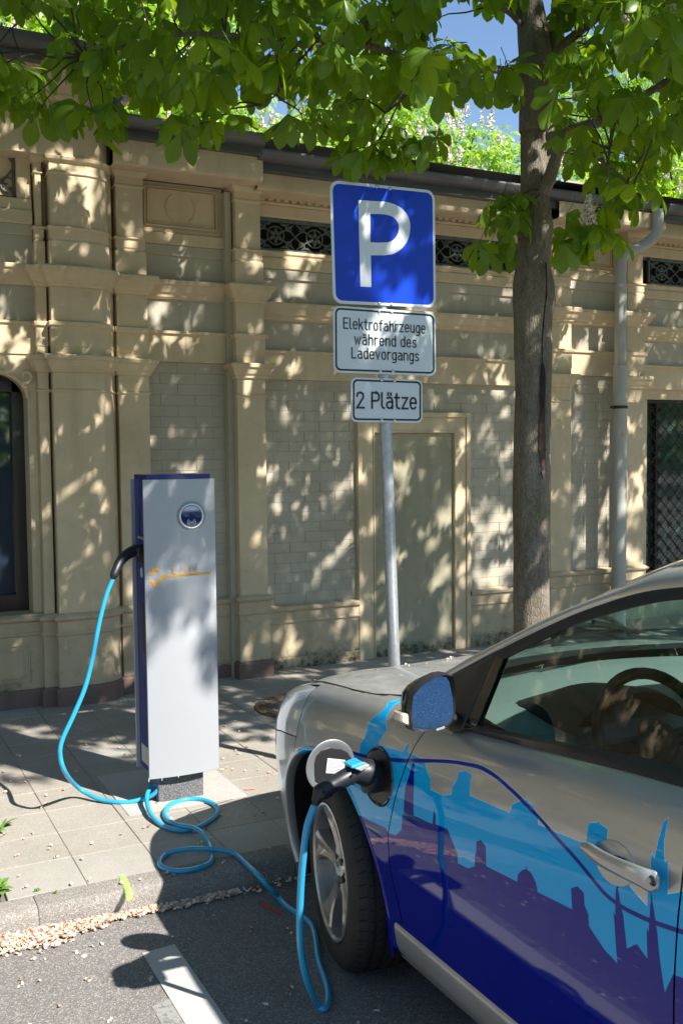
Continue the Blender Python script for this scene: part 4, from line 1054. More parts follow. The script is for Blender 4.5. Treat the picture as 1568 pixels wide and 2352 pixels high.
light += [B_(*q) for q in ((130,40),(400,155),(420,100),(460,80),(510,70),(515,40),(520,75),(560,110),(590,180),(592,235),(720,290),(910,365),(935,225),(1000,218),(1062,268),(1055,340),(1050,420),(1150,560),(1215,660),(1325,785),(1330,660),(1350,580),(1350,470),(1358,430),(1375,465),(1405,330),(1440,215),(1470,188),(1450,300),(1440,340),(1445,490),(1465,470),(1465,705),(1568,685),(1700,660))]
dark_top = [A_(*q) for q in ((700,1110),(740,1135),(820,1185),(950,1245),(965,1280),(1015,1295),(1055,1255),(1060,1160),(1070,1130),(1080,960),(1110,870),(1125,800),(1140,770),(1150,725),(1147,790),(1142,890),(1140,1155),(1270,1215),(1275,1160),(1283,1110),(1292,1165),(1290,1215),(1375,1250),(1410,1340),(1445,1420),(1445,1485))]
dark_top += [B_(*q) for q in ((50,495),(120,530),(165,515),(165,450),(175,420),(175,350),(205,338),(240,385),(243,515),(450,620),(455,570),(485,540),(510,535),(513,500),(518,540),(545,560),(575,620),(582,650),(588,690),(820,805),(812,665),(855,650),(900,695),(905,780),(930,840),(935,920),(1040,1080),(1125,1170),(1105,900),(1097,820),(1110,850),(1115,660),(1150,610),(1145,605),(1162,590),(1150,640),(1130,665),(1145,760),(1165,850),(1190,1070),(1255,1040),(1328,1140),(1322,930),(1335,960),(1345,800),(1353,680),(1375,830),(1395,970),(1410,1130),(1445,1365),(1500,1245),(1568,1270),(1700,1300))]
def close_low(pts, zlow=.05):
    P = yz(pts); return P + [(P[-1][0], zlow), (P[0][0]+.9, zlow)]
LP = yz(light); LPoly = LP + [(LP[-1][0]-.2, LP[-1][1]), (LP[-1][0]-.2, .05), (LP[0][0]+.0, .05)]
DP = yz(dark_top); DPoly = DP + [(DP[-1][0]-.2, DP[-1][1]), (DP[-1][0]-.2, .05), (DP[0][0]+.2, .05), (DP[0][0]+.1, DP[0][1]+.02)]
sw = [A_(700, 713), A_(760, 732), A_(830, 748), A_(965, 765), A_(1060, 772), A_(1200, 773), A_(1380, 779), B_(110, -172), B_(210, -146), B_(310, -86), B_(410, 0), B_(490, 78), B_(600, 190), B_(700, 305), B_(850, 470), B_(960, 605), B_(1040, 700), B_(1120, 765), B_(1200, 815), B_(1350, 885), B_(1520, 945), B_(1700, 1000)]
SWp = [Vector((a, b_, 0)) for a, b_ in yz(sw)]; SWp = catmull(SWp, 5); SWpoly = []
up_, dn_ = [], []
for i, p in enumerate(SWp):
    d = (SWp[min(i+1, len(SWp)-1)]-SWp[max(i-1, 0)]).normalized(); n_ = Vector((-d.y, d.x, 0)); k = i/len(SWp)
    wd = .0048 if k > .25 else .0055
    up_.append((p+n_*wd)[:2]); dn_.append((p-n_*wd)[:2])
SWpoly = up_ + dn_[::-1]
mL, mD, mS = rast([LPoly]), rast([DPoly]), rast([SWpoly])
img = bpy.data.images.new('skyline_print', WW, WH, alpha=True, float_buffer=True)
px_ = np.zeros((WH, WW, 4), np.float32)
cL = np.array([.0, .40, .82]); cD = np.array([.003, .007, .24]); cS = np.array([.003, .012, .25])
rgb = np.zeros((WH, WW, 3), np.float32); rgb[:] = cL
rgb = rgb*(1-mD[..., None]) + cD*mD[..., None]; rgb = rgb*(1-mS[..., None]) + cS*mS[..., None]
px_[..., :3] = rgb; px_[..., 3] = np.clip(np.maximum(np.maximum(mL, mD), mS), 0, 1)
img.pixels.foreach_set(px_.ravel()); img.update(); img.pack()
def silver_paint(name, wrap=False, dust=.25):
    t = NT(name); fl = t.noise(1500, 2, .5)
    base = t.ramp(fl, [(.3, (.41, .425, .435)), (.7, (.55, .565, .575))])
    g = t.n('ShaderNodeNewGeometry'); sx = t.n('ShaderNodeSeparateXYZ'); t.l(g.outputs['Normal'], sx.inputs[0])
    dn = t.noise(18, 5, .7, t.co((1, .35, 1))); upf = t.ramp(sx.outputs[2], [(.25, (0, 0, 0)), (.85, (1, 1, 1))])
    dustf = t.math('MULTIPLY', t.math('MULTIPLY', upf, t.ramp(dn, [(.3, (.35, .35, .35)), (.7, (1, 1, 1))])), dust)
    rough = t.math('ADD', .30, t.math('MULTIPLY', dustf, .5)); metal = t.math('SUBTRACT', .72, dustf)
    col = t.mix(base, (.36, .34, .29), dustf); coat = t.math('SUBTRACT', .9, t.math('MULTIPLY', dustf, 1.5))
    if wrap:
        sp = t.n('ShaderNodeSeparateXYZ'); t.l(g.outputs['Position'], sp.inputs[0])
        cb = t.n('ShaderNodeCombineXYZ')
        t.l(t.math('DIVIDE', t.math('SUBTRACT', sp.outputs[1], WY0), WY1-WY0), cb.inputs[0]); t.l(t.math('DIVIDE', t.math('SUBTRACT', sp.outputs[2], WZ0), WZ1-WZ0), cb.inputs[1])
        im = t.n('ShaderNodeTexImage', image=img, extension='CLIP', interpolation='Linear'); t.l(cb.outputs[0], im.inputs[0])
        col = t.mix(col, im.outputs['Color'], im.outputs['Alpha'])
        ia = t.math('SUBTRACT', 1, im.outputs['Alpha']); metal = t.math('MULTIPLY', metal, ia); rough = t.math('ADD', t.math('MULTIPLY', rough, ia), t.math('MULTIPLY', im.outputs['Alpha'], .35)); t.set(Specular_IOR_Level=t.math('MULTIPLY', ia, .5))
    t.set(Base_Color=col, Metallic=metal, Roughness=rough, Coat_Weight=coat)
    t.b.inputs['Coat Roughness'].default_value = .04; t.b.inputs['Coat IOR'].default_value = 1.48
    return t.mat
m_wrap = silver_paint('car_paint_with_print', True); m_car = silver_paint('car_paint', False, .45)
m_blackp = plain('black_trim_plastic', (.022, .022, .024), .42, coat=.1, var=.1)
m_gloss = plain('gloss_black', (.008, .008, .009), .12, coat=1, var=.02)
m_rub = plain('tyre_rubber', (.020, .020, .020), .75, var=.25, scale=25, bump=.0006, bscale=200)

# ---- body side shell (left), split in panels
def seamY(z, which):
    if which == 0: return interp([(.25, 2.43), (.37, 2.42), (.50, 2.455), (.60, 2.452), (.75, 2.40), (.92, 2.335), (1.0, 2.30)], z)
    if which == 1: return 1.352
    if which == 2: return interp([(.2, .62), (.45, .56), (.75, .38), (1.1, .30)], z)
    if which == 3: return interp([(.2, 3.15), (.63, 3.14), (.82, 3.10)], z)
seams = [s_of_y(y) for y in (.45, 1.352, 2.40, 3.13)]      # base positions
def warp(s, z):
    """move columns near the door cuts so that they follow the real seam lines"""
    for base, wh in ((seams[2], 0), (seams[0], 2), (seams[3], 3)):
        ref = {0: 2.40, 2: .45, 3: 3.13}[wh]; rad = {0: .22, 2: .3, 3: .10}[wh]
        d = abs(s-base)
        if d < rad: s = s + (seamY(z, wh)-ref)*(1-(d/rad)**2)**2 if d > 1e-6 else s + seamY(z, wh)-ref
    return s
def zrows(zb, n=46): return [i/n for i in range(n+1)]
def panel(name, s0, s1, zb, zt_f, mat, ns, nz=46, arch=None, parent=car, mirror=False, gapL=.0022, gapR=.0022, **kw):
    rows = []; keep = {}
    for i in range(ns+1):
        s = s0+gapL+(s1-gapR-s0-gapL)*i/ns; row = []
        for j in range(nz+1):
            t_ = j/nz; y_ = plan_at(s)[0].y; zt = zt_f(y_); z = zb+(zt-zb)*t_
            for _ in range(2):
                y_ = plan_at(warp(s, z))[0].y; z = zb+(zt_f(y_)-zb)*t_
            row.append(body_pt(warp(s, z), z))
        rows.append(row)
    b = MB(); W_ = nz+1; P = [p.copy() for r in rows for p in r]; ins = [False]*len(P)
    if arch:
        cy, cz, rr = arch
        for k, p in enumerate(P): ins[k] = math.hypot(p.y-cy, p.z-cz) < rr and p.x < XC-.3
    fs = []
    for i in range(ns):
        for j in range(nz):
            q = (i*W_+j, (i+1)*W_+j, (i+1)*W_+j+1, i*W_+j+1)
            if all(ins[k] for k in q): continue
            fs.append(q)
    if arch:
        used = {k for f in fs for k in f}
        for k in used:
            if ins[k]:
                p = P[k]; a = math.atan2(p.z-cz, p.y-cy); y2, z2 = cy+rr*math.cos(a), cz+rr*math.sin(a)
                P[k] = Vector((side(y2, max(z2, .18)), y2, z2))
    if mirror: P = [Vector((2*XC-p.x, p.y, p.z)) for p in P]
    b.add(P, fs); o = b.build(name, mat, parent, smooth=True, angle=50, **kw)
    # drop loose vertices
    bm = bmesh.new(); bm.from_mesh(o.data); bmesh.ops.delete(bm, geom=[v_ for v_ in bm.verts if not v_.link_faces], context='VERTS'); bm.to_mesh(o.data); bm.free()
    o.data.set_sharp_from_angle(angle=R_(50))
    return o
so_ = lambda o, th=.012: (o.modifiers.new('thickness', 'SOLIDIFY'), setattr(o.modifiers['thickness'], 'thickness', th), setattr(o.modifiers['thickness'], 'offset', 0))
arch = (WY, WZ+.005, AR)
ZB_ = .335
doorbot = lambda y: .335
fl = panel('front_wing', seams[2], seams[3], .24, lambda y: ztop(y), m_wrap, 60, 60, arch, gapR=.0018)
fd = panel('front_door', seams[1], seams[2], .335, lambda y: ztop(y), m_wrap, 46, 54)
rd = panel('rear_door', seams[0], seams[1], .335, lambda y: ztop(y), m_wrap, 34, 44)
rq = panel('rear_wing', 0, seams[0], .26, lambda y: ztop(y), m_wrap, 70, 40, (.20, WZ, AR))
fb = panel('front_bumper', seams[3], TL_, .17, lambda y: min(ztop(y)-.002, interp([(3.1, .72), (3.3, .69), (3.6, .62), (3.8, .60)], y)), m_car, 120, 64, arch)
b_l = []
# inner dark shell behind the seams
for (sa, sb, zb, zt) in ((seams[0], seams[2]+.06, .30, .93),):
    b = MB(); b.grid([[body_pt(sa+(sb-sa)*i/20, zb+(zt-zb)*j/8)+Vector((.016, 0, 0)) for j in range(9)] for i in range(21)]); b.build('door_shut', m_sblack, car)
b = MB(); b.grid([[Vector((body_pt(seams[2]-.03+.08*i/4, .4+.5*j/8).x+.016, body_pt(seams[2]-.03+.08*i/4, .4+.5*j/8).y, .4+.5*j/8)) for j in range(9)] for i in range(5)]); b.build('door_shut', m_sblack, car)
# sill
sl = MB(); rows = []
for i in range(41):
    y = 2.46-(2.46-.62)*i/40; x = side(y, .335)
    k = interp([(0, .0), (.06, 1)], i/40)
    rows.append([(x+.012, y, .345), (x-.004, y, .331), (x-.005, y, .318), (x+.003, y, .27), (x+.022, y, .225-.0), (x+.06, y, .205), (x+.3, y, .20)])
sl.grid(rows); sill = sl.build('sill_trim', plain('silver_sill', (.40, .40, .39), .35, .5, coat=.4), car, smooth=True, angle=50)
# crease line in the doors is in the section; mirrored right side, simple
for nm, a, c, zb, ar, n1 in (('front_wing', seams[2], seams[3], .24, arch, 30), ('front_door', seams[1], seams[2], .24, None, 20), ('rear_door', seams[0], seams[1], .24, None, 20), ('rear_wing', 0, seams[0], .26, (.20, WZ, AR), 40)):
    panel(nm, a, c, zb, lambda y: ztop(y), m_car, n1, 24, ar, mirror=True)
panel('front_bumper', seams[3], TL_, .17, lambda y: min(ztop(y)-.002, interp([(3.1, .72), (3.3, .69), (3.6, .62), (3.8, .60)], y)), m_car, 40, 24, arch, mirror=True)
# headlights and nose band
t = NT('headlight_lens'); t.set(Base_Color=(.62, .65, .70), Roughness=.12, Coat_Weight=1.0, Metallic=.25); m_lens = t.mat
def nose(s0, s1, name, mat, mirror=False):
    rows = []
    for i in range(31):
        s = s0+.003+(s1-s0-.006)*i/30; y_ = plan_at(s)[0].y
        zb = min(ztop(y_)-.002, interp([(3.1, .72), (3.3, .69), (3.6, .62), (3.8, .60)], y_))+.005; zt = ztop(y_)+.0
        rows.append([body_pt(warp(s, zb+(zt-zb)*j/10) if i < 10 else s, zb+(zt-zb)*j/10) for j in range(11)])
    b = MB(); b.grid([[Vector((2*XC-p.x, p.y, p.z)) if mirror else p for p in r] for r in rows]); return b.build(name, mat, car, smooth=True, angle=60)
sh0, sh1 = s_of_y(3.135), s_of_y(3.70)
for mi_ in (False, True):
    nose(seams[3], sh1, 'headlight', m_lens, mi_); nose(sh1, TL_, 'grille_panel', m_gloss if False else m_car, mi_)
# ---- bonnet and wing tops
def wbase(x): return 2.80 - .36*(abs(x-XC)/.80)**2.2     # windscreen foot
def top_grid(mirror):
    S0 = s_of_y(2.30); N = 90; Mv = 40; rows = []
    for i in range(N+1):
        s = S0+(TL_-S0)*i/N; p, n = plan_at(s); o_ = soff(ztop(p.y), p.y)
        P0 = Vector((p.x-n.x*o_, p.y-n.y*o_, ztop(p.y))); row = []
        for j in range(Mv+1):
            v = (j/Mv); x = P0.x+(XC-P0.x)*v; y = P0.y
            zf = zhood(x, y); z0 = zhood(P0.x, P0.y); z = zf+(P0.z-z0)*max(0, 1-v*3.0)**2
            row.append(Vector((2*XC-x if mirror else x, y, z)))
        rows.append(row)
    return rows
def hoodline(y):  # distance of the bonnet shut line from the car side, as x
    return interp([(2.50, 1.545), (2.62, 1.505), (2.72, 1.475), (2.85, 1.470), (3.05, 1.485), (3.25, 1.52), (3.45, 1.60), (3.60, 1.70), (3.7, 1.9), (3.76, 2.1)], y)
for mirror in (False, True):
    rows = top_grid(mirror); N = len(rows)-1; Mv = len(rows[0])-1
    bh, bw_ = MB(), MB(); idx = {}
    P = [p for r in rows for p in r]; W_ = Mv+1
    ah = lambda p: ((2*XC-p.x) if mirror else p.x) - hoodline(p.y)
    # snap the column of vertices nearest the shut line onto it
    for i in range(N+1):
        k = min(range(Mv+1), key=lambda j: abs(ah(P[i*W_+j])))
        q = P[i*W_+k]
        if abs(ah(q)) < .03 and q.y < 3.74 and k > 0:
            x = hoodline(q.y); P[i*W_+k] = Vector((2*XC-x if mirror else x, q.y, q.z))
    fh, fw = [], []
    for i in range(N):
        for j in range(Mv):
            q = (i*W_+j, (i+1)*W_+j, (i+1)*W_+j+1, i*W_+j+1); c = sum((P[k] for k in q), Vector())/4
            if c.y < wbase(c.x)-.05: continue
            (fh if ah(c) > 0 and c.y < 3.76 else fw).append(q)
    for nm, ff in (('bonnet_half', fh), ('wing_top', fw)):
        b = MB(); b.add(P, ff); o = b.build('bonnet' if nm[0] == 'b' else 'wing_top', m_car if nm[0] == 'b' else m_wrap, car, smooth=True, angle=60)
        bm = bmesh.new(); bm.from_mesh(o.data); bmesh.ops.delete(bm, geom=[v_ for v_ in bm.verts if not v_.link_faces], context='VERTS'); bm.to_mesh(o.data); bm.free()
        o.data.set_sharp_from_angle(angle=R_(60))
    # shut line: a dark groove
    gp = []
    for k in range(60):
        y = 2.50+(3.70-2.50)*k/59; x = hoodline(y); p, n = plan_at(s_of_y(y)); z0 = zhood(x, y); v = (x-(p.x+soff(ztop(y), y)))/(XC-p.x); zz = z0+(ztop(y)-zhood(p.x-n.x*.09, y))*max(0, 1-max(0, v)*3)**2
        gp.append(Vector((2*XC-x if mirror else x, y, zz+.0005)))
    b = MB(); b.tube(gp, .0028, 6); b.build('bonnet_shut_line', m_sblack, car)
# cowl
b = MB(); rows = []
for i in range(31):
    x = 1.52+(3.03-1.52)*i/30; y = wbase(x); rows.append([(x, y+.035, zhood(x, y+.035)+.002), (x, y-.02, zhood(x, y)+.012), (x, y-.07, zhood(x, y)+.004)])
b.grid(rows); b.build('cowl', m_blackp, car, smooth=True)

# ---- greenhouse (points traced on a tumblehome surface)
def gs(u, v, x0=1.44, k=.40, z0=.95):
    x = x0
    for _ in range(60):
        p = onx(u, v, x); x = .5*x+.5*(x0+k*(max(p.z, z0)-z0))
    return onx(u, v, x)
def gx(z): return 1.44+.40*(max(z, .95)-.95)
RB = [gs(*q) for q in ((1034, 1551), (1204, 1462), (1375, 1389), (1568, 1348))]       # silver / black line
RT = [gs(*q)+Vector((.012, 0, 0)) for q in ((1040, 1533), (1081, 1507), (1150, 1473), (1272, 1411), (1409, 1357), (1568, 1304))]
GT = [gs(*q) for q in ((1153, 1515), (1245, 1469), (1340, 1428), (1568, 1377))]
RB = [Vector((1.470, 2.40, 1.025))] + RB + [Vector((gx(1.445), 1.15, 1.445)), Vector((gx(1.45), .6, 1.45)), Vector((gx(1.41), 0, 1.41)), Vector((gx(1.33), -.35, 1.33)), Vector((gx(1.2), -.62, 1.2))]
RT = [Vector((1.50, 2.42, 1.045))] + RT + [Vector((gx(1.49)+.01, 1.15, 1.487)), Vector((gx(1.49)+.01, .6, 1.492)), Vector((gx(1.45)+.01, 0, 1.45)), Vector((gx(1.37)+.01, -.38, 1.37)), Vector((gx(1.22)+.02, -.70, 1.22))]
GT = GT + [Vector((gx(1.415), 1.15, 1.415)), Vector((gx(1.42), .6, 1.42)), Vector((gx(1.38), 0, 1.38)), Vector((gx(1.29), -.33, 1.29))]
def at_y(P, y):
    P = sorted(P, key=lambda p: p.y)
    for a, c in zip(P, P[1:]):
        if a.y <= y <= c.y: return a.lerp(c, (y-a.y)/(c.y-a.y))
    return P[0] if y < P[0].y else P[-1]
RBc, RTc, GTc = catmull(RB, 8), catmull(RT, 8), catmull(GT, 8)
GB = [gs(1085, 1668), gs(1409, 1732), gs(1568, 1769), Vector((gx(1.10), .6, 1.10)), Vector((gx(1.13), 0, 1.13)), Vector((gx(1.17), -.3, 1.17))]
GBc = catmull(GB, 8)
BL = [gs(1034, 1676), gs(1323, 1732), gs(1568, 1797)]; 
def mir(p, m): return Vector((2*XC-p.x, p.y, p.z)) if m else Vector(p)
ysr = [2.415-(2.415+.66)*i/80 for i in range(81)]
for m_ in (False, True):
    # silver rail ribbon with a rounded section
    rows = []
    for y in ysr:
        a, c = at_y(RBc, y), at_y(RTc, min(y, RTc[0].y)); c = Vector((c.x, y, c.z)); mid = (a+c)/2+Vector((-.006, 0, .006)); out = a+Vector((.010, 0, -.006))
        rows.append([mir(p, m_) for p in (out, a, a.lerp(mid, .5)+Vector((-.002, 0, .001)), mid, mid.lerp(c, .5)+Vector((0, 0, .003)), c+Vector((0, 0, .002)), c+Vector((.03, 0, .010)))])
    b = MB(); b.grid(rows); b.build('roof_rail_panel', m_car, car, smooth=True, angle=60)
    # black band above the glass
    rows = []
    for y in ysr:
        a = at_y(RBc, y); g = at_y(GTc, min(y, GT[0].y)); 
        if y > GT[0].y: g = a.lerp(Vector((gx(1.0), y, .995)), min(1, .9)); g = Vector((a.x-.0, y, max(.985, GT[0].z-(y-GT[0].y)*.9)))
        g = Vector((gx(g.z), y, g.z)); a = Vector((a.x+.003, y, a.z))
        rows.append([mir(p, m_) for p in (a, a.lerp(g, .3)+Vector((-.003, 0, 0)), g+Vector((0, 0, 0)), g+Vector((.014, 0, 0)))])
    b = MB(); b.grid(rows); b.build('door_frame_trim', m_blackp, car, smooth=True, angle=50)
    # belt trim
    rows = []
    for k in range(61):
        y = 2.33-(2.33+.3)*k/60; zb = ztop(y)-.004; g = at_y(GBc, y); zt = max(zb+.012, g.z if y < GB[0].y else .99); rows.append([mir(p, m_) for p in (Vector((side(y, zb)+.02, y, zb-.004)), Vector((side(y, ztop(y))-.006, y, zb+.003)), Vector((gx(zt)-.006, y, zt-.005)), Vector((gx(zt)+.006, y, zt+.002)))])
    b = MB(); b.grid(rows); b.build('belt_trim', m_blackp, car, smooth=True, angle=50)
    # front quarter sail + door frame front post
    A0 = [gs(*q) for q in ((1034, 1556), (1140, 1504), (1132, 1512), (1153, 1515), (1128, 1575), (1083, 1668), (1060, 1676), (1034, 1672))]
    tri = [A0[0], A0[1], A0[5], A0[7]]
    b = MB(); Q = [gs(1030, 1556), gs(1138, 1503), gs(1062, 1680), gs(1034, 1680)]
    fr_ = [Vector((p.x-.006, p.y, p.z)) for p in Q]; bk = [Vector((p.x+.02, p.y, p.z)) for p in Q]
    b.add([mir(p, m_) for p in fr_+bk], [(0, 1, 2, 3), (4, 7, 6, 5), (0, 4, 5, 1), (1, 5, 6, 2), (2, 6, 7, 3), (3, 7, 4, 0)]); b.build('mirror_sail', m_blackp, car, bevel=.004)
    b = MB(); Q = [gs(1138, 1500), gs(1156, 1512), gs(1092, 1672), gs(1060, 1678)]
    fr_ = [Vector((p.x-.001, p.y, p.z)) for p in Q]; bk = [Vector((p.x+.02, p.y, p.z)) for p in Q]
    b.add([mir(p, m_) for p in fr_+bk], [(0, 1, 2, 3), (4, 7, 6, 5), (0, 4, 5, 1), (1, 5, 6, 2), (2, 6, 7, 3), (3, 7, 4, 0)]); b.build('window_post', m_gloss, car, bevel=.002)
    # B pillar
    b = MB(); Q = [Vector((gx(z)-.002, y, z)) for y, z in ((1.37, 1.02), (1.35, 1.42), (1.27, 1.43), (1.29, 1.04))]; b.add([mir(p, m_) for p in Q]+[mir(p+Vector((.03, 0, 0)), m_) for p in Q], [(0, 1, 2, 3), (4, 7, 6, 5), (0, 4, 5, 1), (1, 5, 6, 2), (2, 6, 7, 3), (3, 7, 4, 0)]); b.build('b_pillar', m_gloss, car)
# glass
def thin_glass(name, tint, f0, gain):
    t = NT(name); t.t.nodes.remove(t.b); g = t.n('ShaderNodeNewGeometry'); dp_ = t.n('ShaderNodeVectorMath', operation='DOT_PRODUCT')
    t.l(g.outputs['Normal'], dp_.inputs[0]); t.l(g.outputs['Incoming'], dp_.inputs[1])
    k = t.math('POWER', t.math('SUBTRACT', 1, t.math('ABSOLUTE', dp_.outputs['Value'])), 5)
    fac = t.math('ADD', f0, t.math('MULTIPLY', k, gain)); tr = t.n('ShaderNodeBsdfTransparent'); tr.inputs[0].default_value = (*tint, 1)
    gl = t.n('ShaderNodeBsdfGlossy'); gl.inputs['Roughness'].default_value = 0; gl.inputs[0].default_value = (1, 1, 1, 1)
    mx = t.n('ShaderNodeMixShader'); t.l(fac, mx.inputs[0]); t.l(tr.outputs[0], mx.inputs[1]); t.l(gl.outputs[0], mx.inputs[2]); t.l(mx.outputs[0], t.out.inputs[0]); return t.mat
m_glass = thin_glass('tinted_glass', (.50, .68, .64), .07, .95); m_wsg = thin_glass('windscreen_glass', (.72, .86, .82), .06, .9)
def side_glass(y0, y1, m_, name):
    rows = []
    for k in range(25):
        y = y0+(y1-y0)*k/24
        zt = at_y(GTc, min(y, GT[0].y)).z; zb = at_y(GBc, min(y, GB[0].y)).z-.01
        if y > GT[0].y: zt = interp([(GT[0].y, GT[0].z), (2.24, .99)], y)
        rows.append([mir(Vector((gx(zb+(zt+.008-zb)*j/8)+.010, y, zb+(zt+.008-zb)*j/8)), m_) for j in range(9)])
    b = MB(); b.grid(rows); b.build(name, m_glass, car, smooth=True)
for m_ in (False, True):
    side_glass(2.22, 1.30, m_, 'door_window'); side_glass(1.30, .30, m_, 'rear_door_window'); side_glass(.26, -.28, m_, 'quarter_window')
# windscreen
def screen(base, head, name, mat, bulge=.04, n=24, m=16):
    rows = []
    for i in range(n+1):
        a = i/n; row = []
        for j in range(m+1):
            c = j/m; p = base(a).lerp(head(a), c); p.z += bulge*math.sin(math.pi*c)*(.5+.5*math.sin(math.pi*a)); row.append(p)
        rows.append(row)
    b = MB(); b.grid(rows); return b.build(name, mat, car, smooth=True)
RTl = at_y(RTc, 1.62)
def wb_(a): x = 1.53+(3.02-1.53)*a; return Vector((x, wbase(x)-.02, zhood(x, wbase(x))+.006))
def edge(a):
    pass
def wh_(a): k = (2*a-1)**2; x = RTl.x+.02+(2*(XC-RTl.x)-.04)*a; return Vector((x, 1.78-.16*k, 1.505-.055*k))
screen(wb_, wh_, 'windscreen', m_wsg, .035)
b = MB(); rows = []
for i in range(25):
    a = i/24; k = (2*a-1)**2; x = RTl.x+.018+(2*(XC-RTl.x)-.036)*a
    rows.append([Vector((x, y, z0-.045*k)) for y, z0 in ((1.79-.16*k, 1.506), (1.5, 1.535), (1.1, 1.548), (.7, 1.545), (.3, 1.525), (0, 1.49), (-.3, 1.43))])
b.grid(rows); b.build('roof', m_car, car, smooth=True)
screen(lambda a: Vector((1.60+1.35*a, -.80+.0*a, 1.12)), lambda a: Vector((1.66+1.23*a, -.30, 1.42-.035*(2*a-1)**2)), 'rear_window', m_glass, .03)
b = MB(); rows = []
for i in range(21):
    a = i/20; k = (2*a-1)**2; rows.append([Vector((1.47+1.61*a, -.40, 1.10)), Vector((1.47+1.61*a, -.75, 1.115-.02*k)), Vector((1.52+1.51*a, -.90+.08*k, 1.07-.05*k)), Vector((1.55+1.45*a, -.93+.1*k, .97))])
b.grid(rows); b.build('boot_lid', m_car, car, smooth=True)
# wiper
b = MB(); b.tube([(2.55, 2.70, 1.045), (2.30, 2.55, 1.115), (2.15, 2.48, 1.15)], .008, 6); b.tube([(2.65, 2.66, 1.06), (2.2, 2.58, 1.09), (1.80, 2.52, 1.075)], .007, 6); b.build('wiper', m_sblack, car)

# ---- interior
m_dash = plain('grey_dashboard', (.30, .31, .30), .55, var=.08, bump=.0006, bscale=500); m_dk = plain('dark_interior', (.02, .02, .022), .7); m_lt = plain('light_console', (.42, .44, .44), .4)
b = MB(); rows = []
for i in range(21):
    a = i/20; x = 1.53+1.49*a; k = (2*a-1)**2
    rows.append([(x, wbase(x)-.07, .955), (x, 2.50-.1*k, .985), (x, 2.25-.05*k, .985), (x, 2.05, .965), (x, 2.02, .93), (x, 2.06, .80), (x, 2.10, .60)])
b.grid(rows); dash = b.build('dashboard', m_dash, car, smooth=True)
b = MB(); rows = []
for i in range(15):
    a = math.pi*i/14; rows.append([(1.86-.19*math.cos(a), y, .965+h*math.sin(a)) for y, h in ((2.32, .02), (2.2, .075), (2.02, .10), (1.99, .09), (2.02, .07))])
b.grid(rows); b.build('instrument_hood', m_dk, dash, smooth=True)
b = MB(); b.box(2.16, 2.42, 2.06, 2.11, .975, 1.09); b.build('screen_surround', m_lt, dash, bevel=.012); b = MB(); b.box(2.18, 2.40, 2.052, 2.061, .99, 1.075); b.build('navigation_screen', m_gloss, dash)
b = MB(); b.tube([Vector((1.86+.185*math.cos(a), 1.90+.185*math.sin(a)*.42, .945+.185*math.sin(a)*.9)) for a in [6.2832*i/40 for i in range(41)]], .016, 10)
for q in (0, 180, 270): b.tube([Vector((1.86, 1.92, .935)), Vector((1.86+.18*math.cos(R_(q)), 1.90+.18*math.sin(R_(q))*.42, .945+.18*math.sin(R_(q))*.9))], .018, 8)
b.lathe([(0, .03), (.05, .028), (.065, 0)], 16, Matrix.Translation((1.86, 1.90, .945)) @ Matrix.Rotation(R_(65), 4, 'X')); b.build('steering_wheel', m_dk, car, smooth=True)
b = MB(); b.box(1.53, 3.02, -.5, 2.55, .28, .30); b.box(1.505, 1.53, -.5, 2.45, .3, .945); b.box(3.02, 3.045, -.5, 2.45, .3, .945); b.box(1.53, 3.02, 2.4, 2.55, .3, .95); b.box(1.53, 3.02, -.6, -.5, .3, 1.05); b.build('cabin_tub', m_dk, car)
for cx in (1.88, 2.67):
    for cy in (1.30, .40):
        b = MB(); rows = []
        for zz, dy, hw in ((.50, .0, .23), (.60, -.02, .24), (.85, -.09, .24), (1.05, -.15, .20), (1.10, -.17, .12)):
            rows.append([(cx+hw*math.cos(a), cy+dy+.06*math.sin(a)*(1 if zz < 1.08 else .6), zz) for a in [6.2832*i/16 for i in range(16)]])
        b.grid(rows, close=True); b.box(cx-.24, cx+.24, cy, cy+.5, .42, .56)
        hs = [[(cx+.12*math.cos(a)*k_, cy-.17+.045*math.sin(a)*k_, zz) for a in [6.2832*i/14 for i in range(14)]] for zz, k_ in ((1.12, .6), (1.14, 1), (1.25, 1), (1.29, .8), (1.30, .2))]
        b.grid(hs, close=True); b.build('seat', m_dk, car, smooth=True)
b = MB(); b.tube([(2.22, 1.86, 1.43), (2.22, 1.84, 1.40)], .01, 6); b.box(2.12, 2.34, 1.82, 1.84, 1.345, 1.41); b.build('rear_view_mirror', m_sblack, car, bevel=.01)

# ---- wing mirror
def mouter(u, v, y): return ony(u, v, y)
Ym = 2.115
gl_uv = [A_(*q) for q in ((1140, 540), (1140, 400), (1152, 330), (1190, 285), (1250, 240), (1310, 205), (1350, 193), (1385, 198), (1400, 230), (1408, 340), (1402, 440), (1380, 490), (1340, 525), (1290, 548), (1220, 556), (1160, 552))]
ho_uv = [A_(*q) for q in ((1122, 548), (1118, 400), (1130, 318), (1172, 262), (1240, 215), (1305, 180), (1355, 172), (1402, 182), (1418, 225), (1424, 340), (1418, 445), (1395, 505), (1350, 542), (1290, 562), (1215, 568), (1145, 562))]
G_ = [ony(*q, Ym) for q in gl_uv]; gc_ = sum(G_, Vector())/len(G_); G_ = [Vector((p.x, p.y-.26*(p.x-gc_.x)+.22*(p.z-gc_.z)+.010, p.z)) for p in G_]; H_ = [ony(*q, Ym-.004) for q in ho_uv]
mir_o = empty('wing_mirror', tuple(sum(G_, Vector())/len(G_))); mir_o.parent = car; mir_o.matrix_parent_inverse = Matrix.Translation(-car.location)
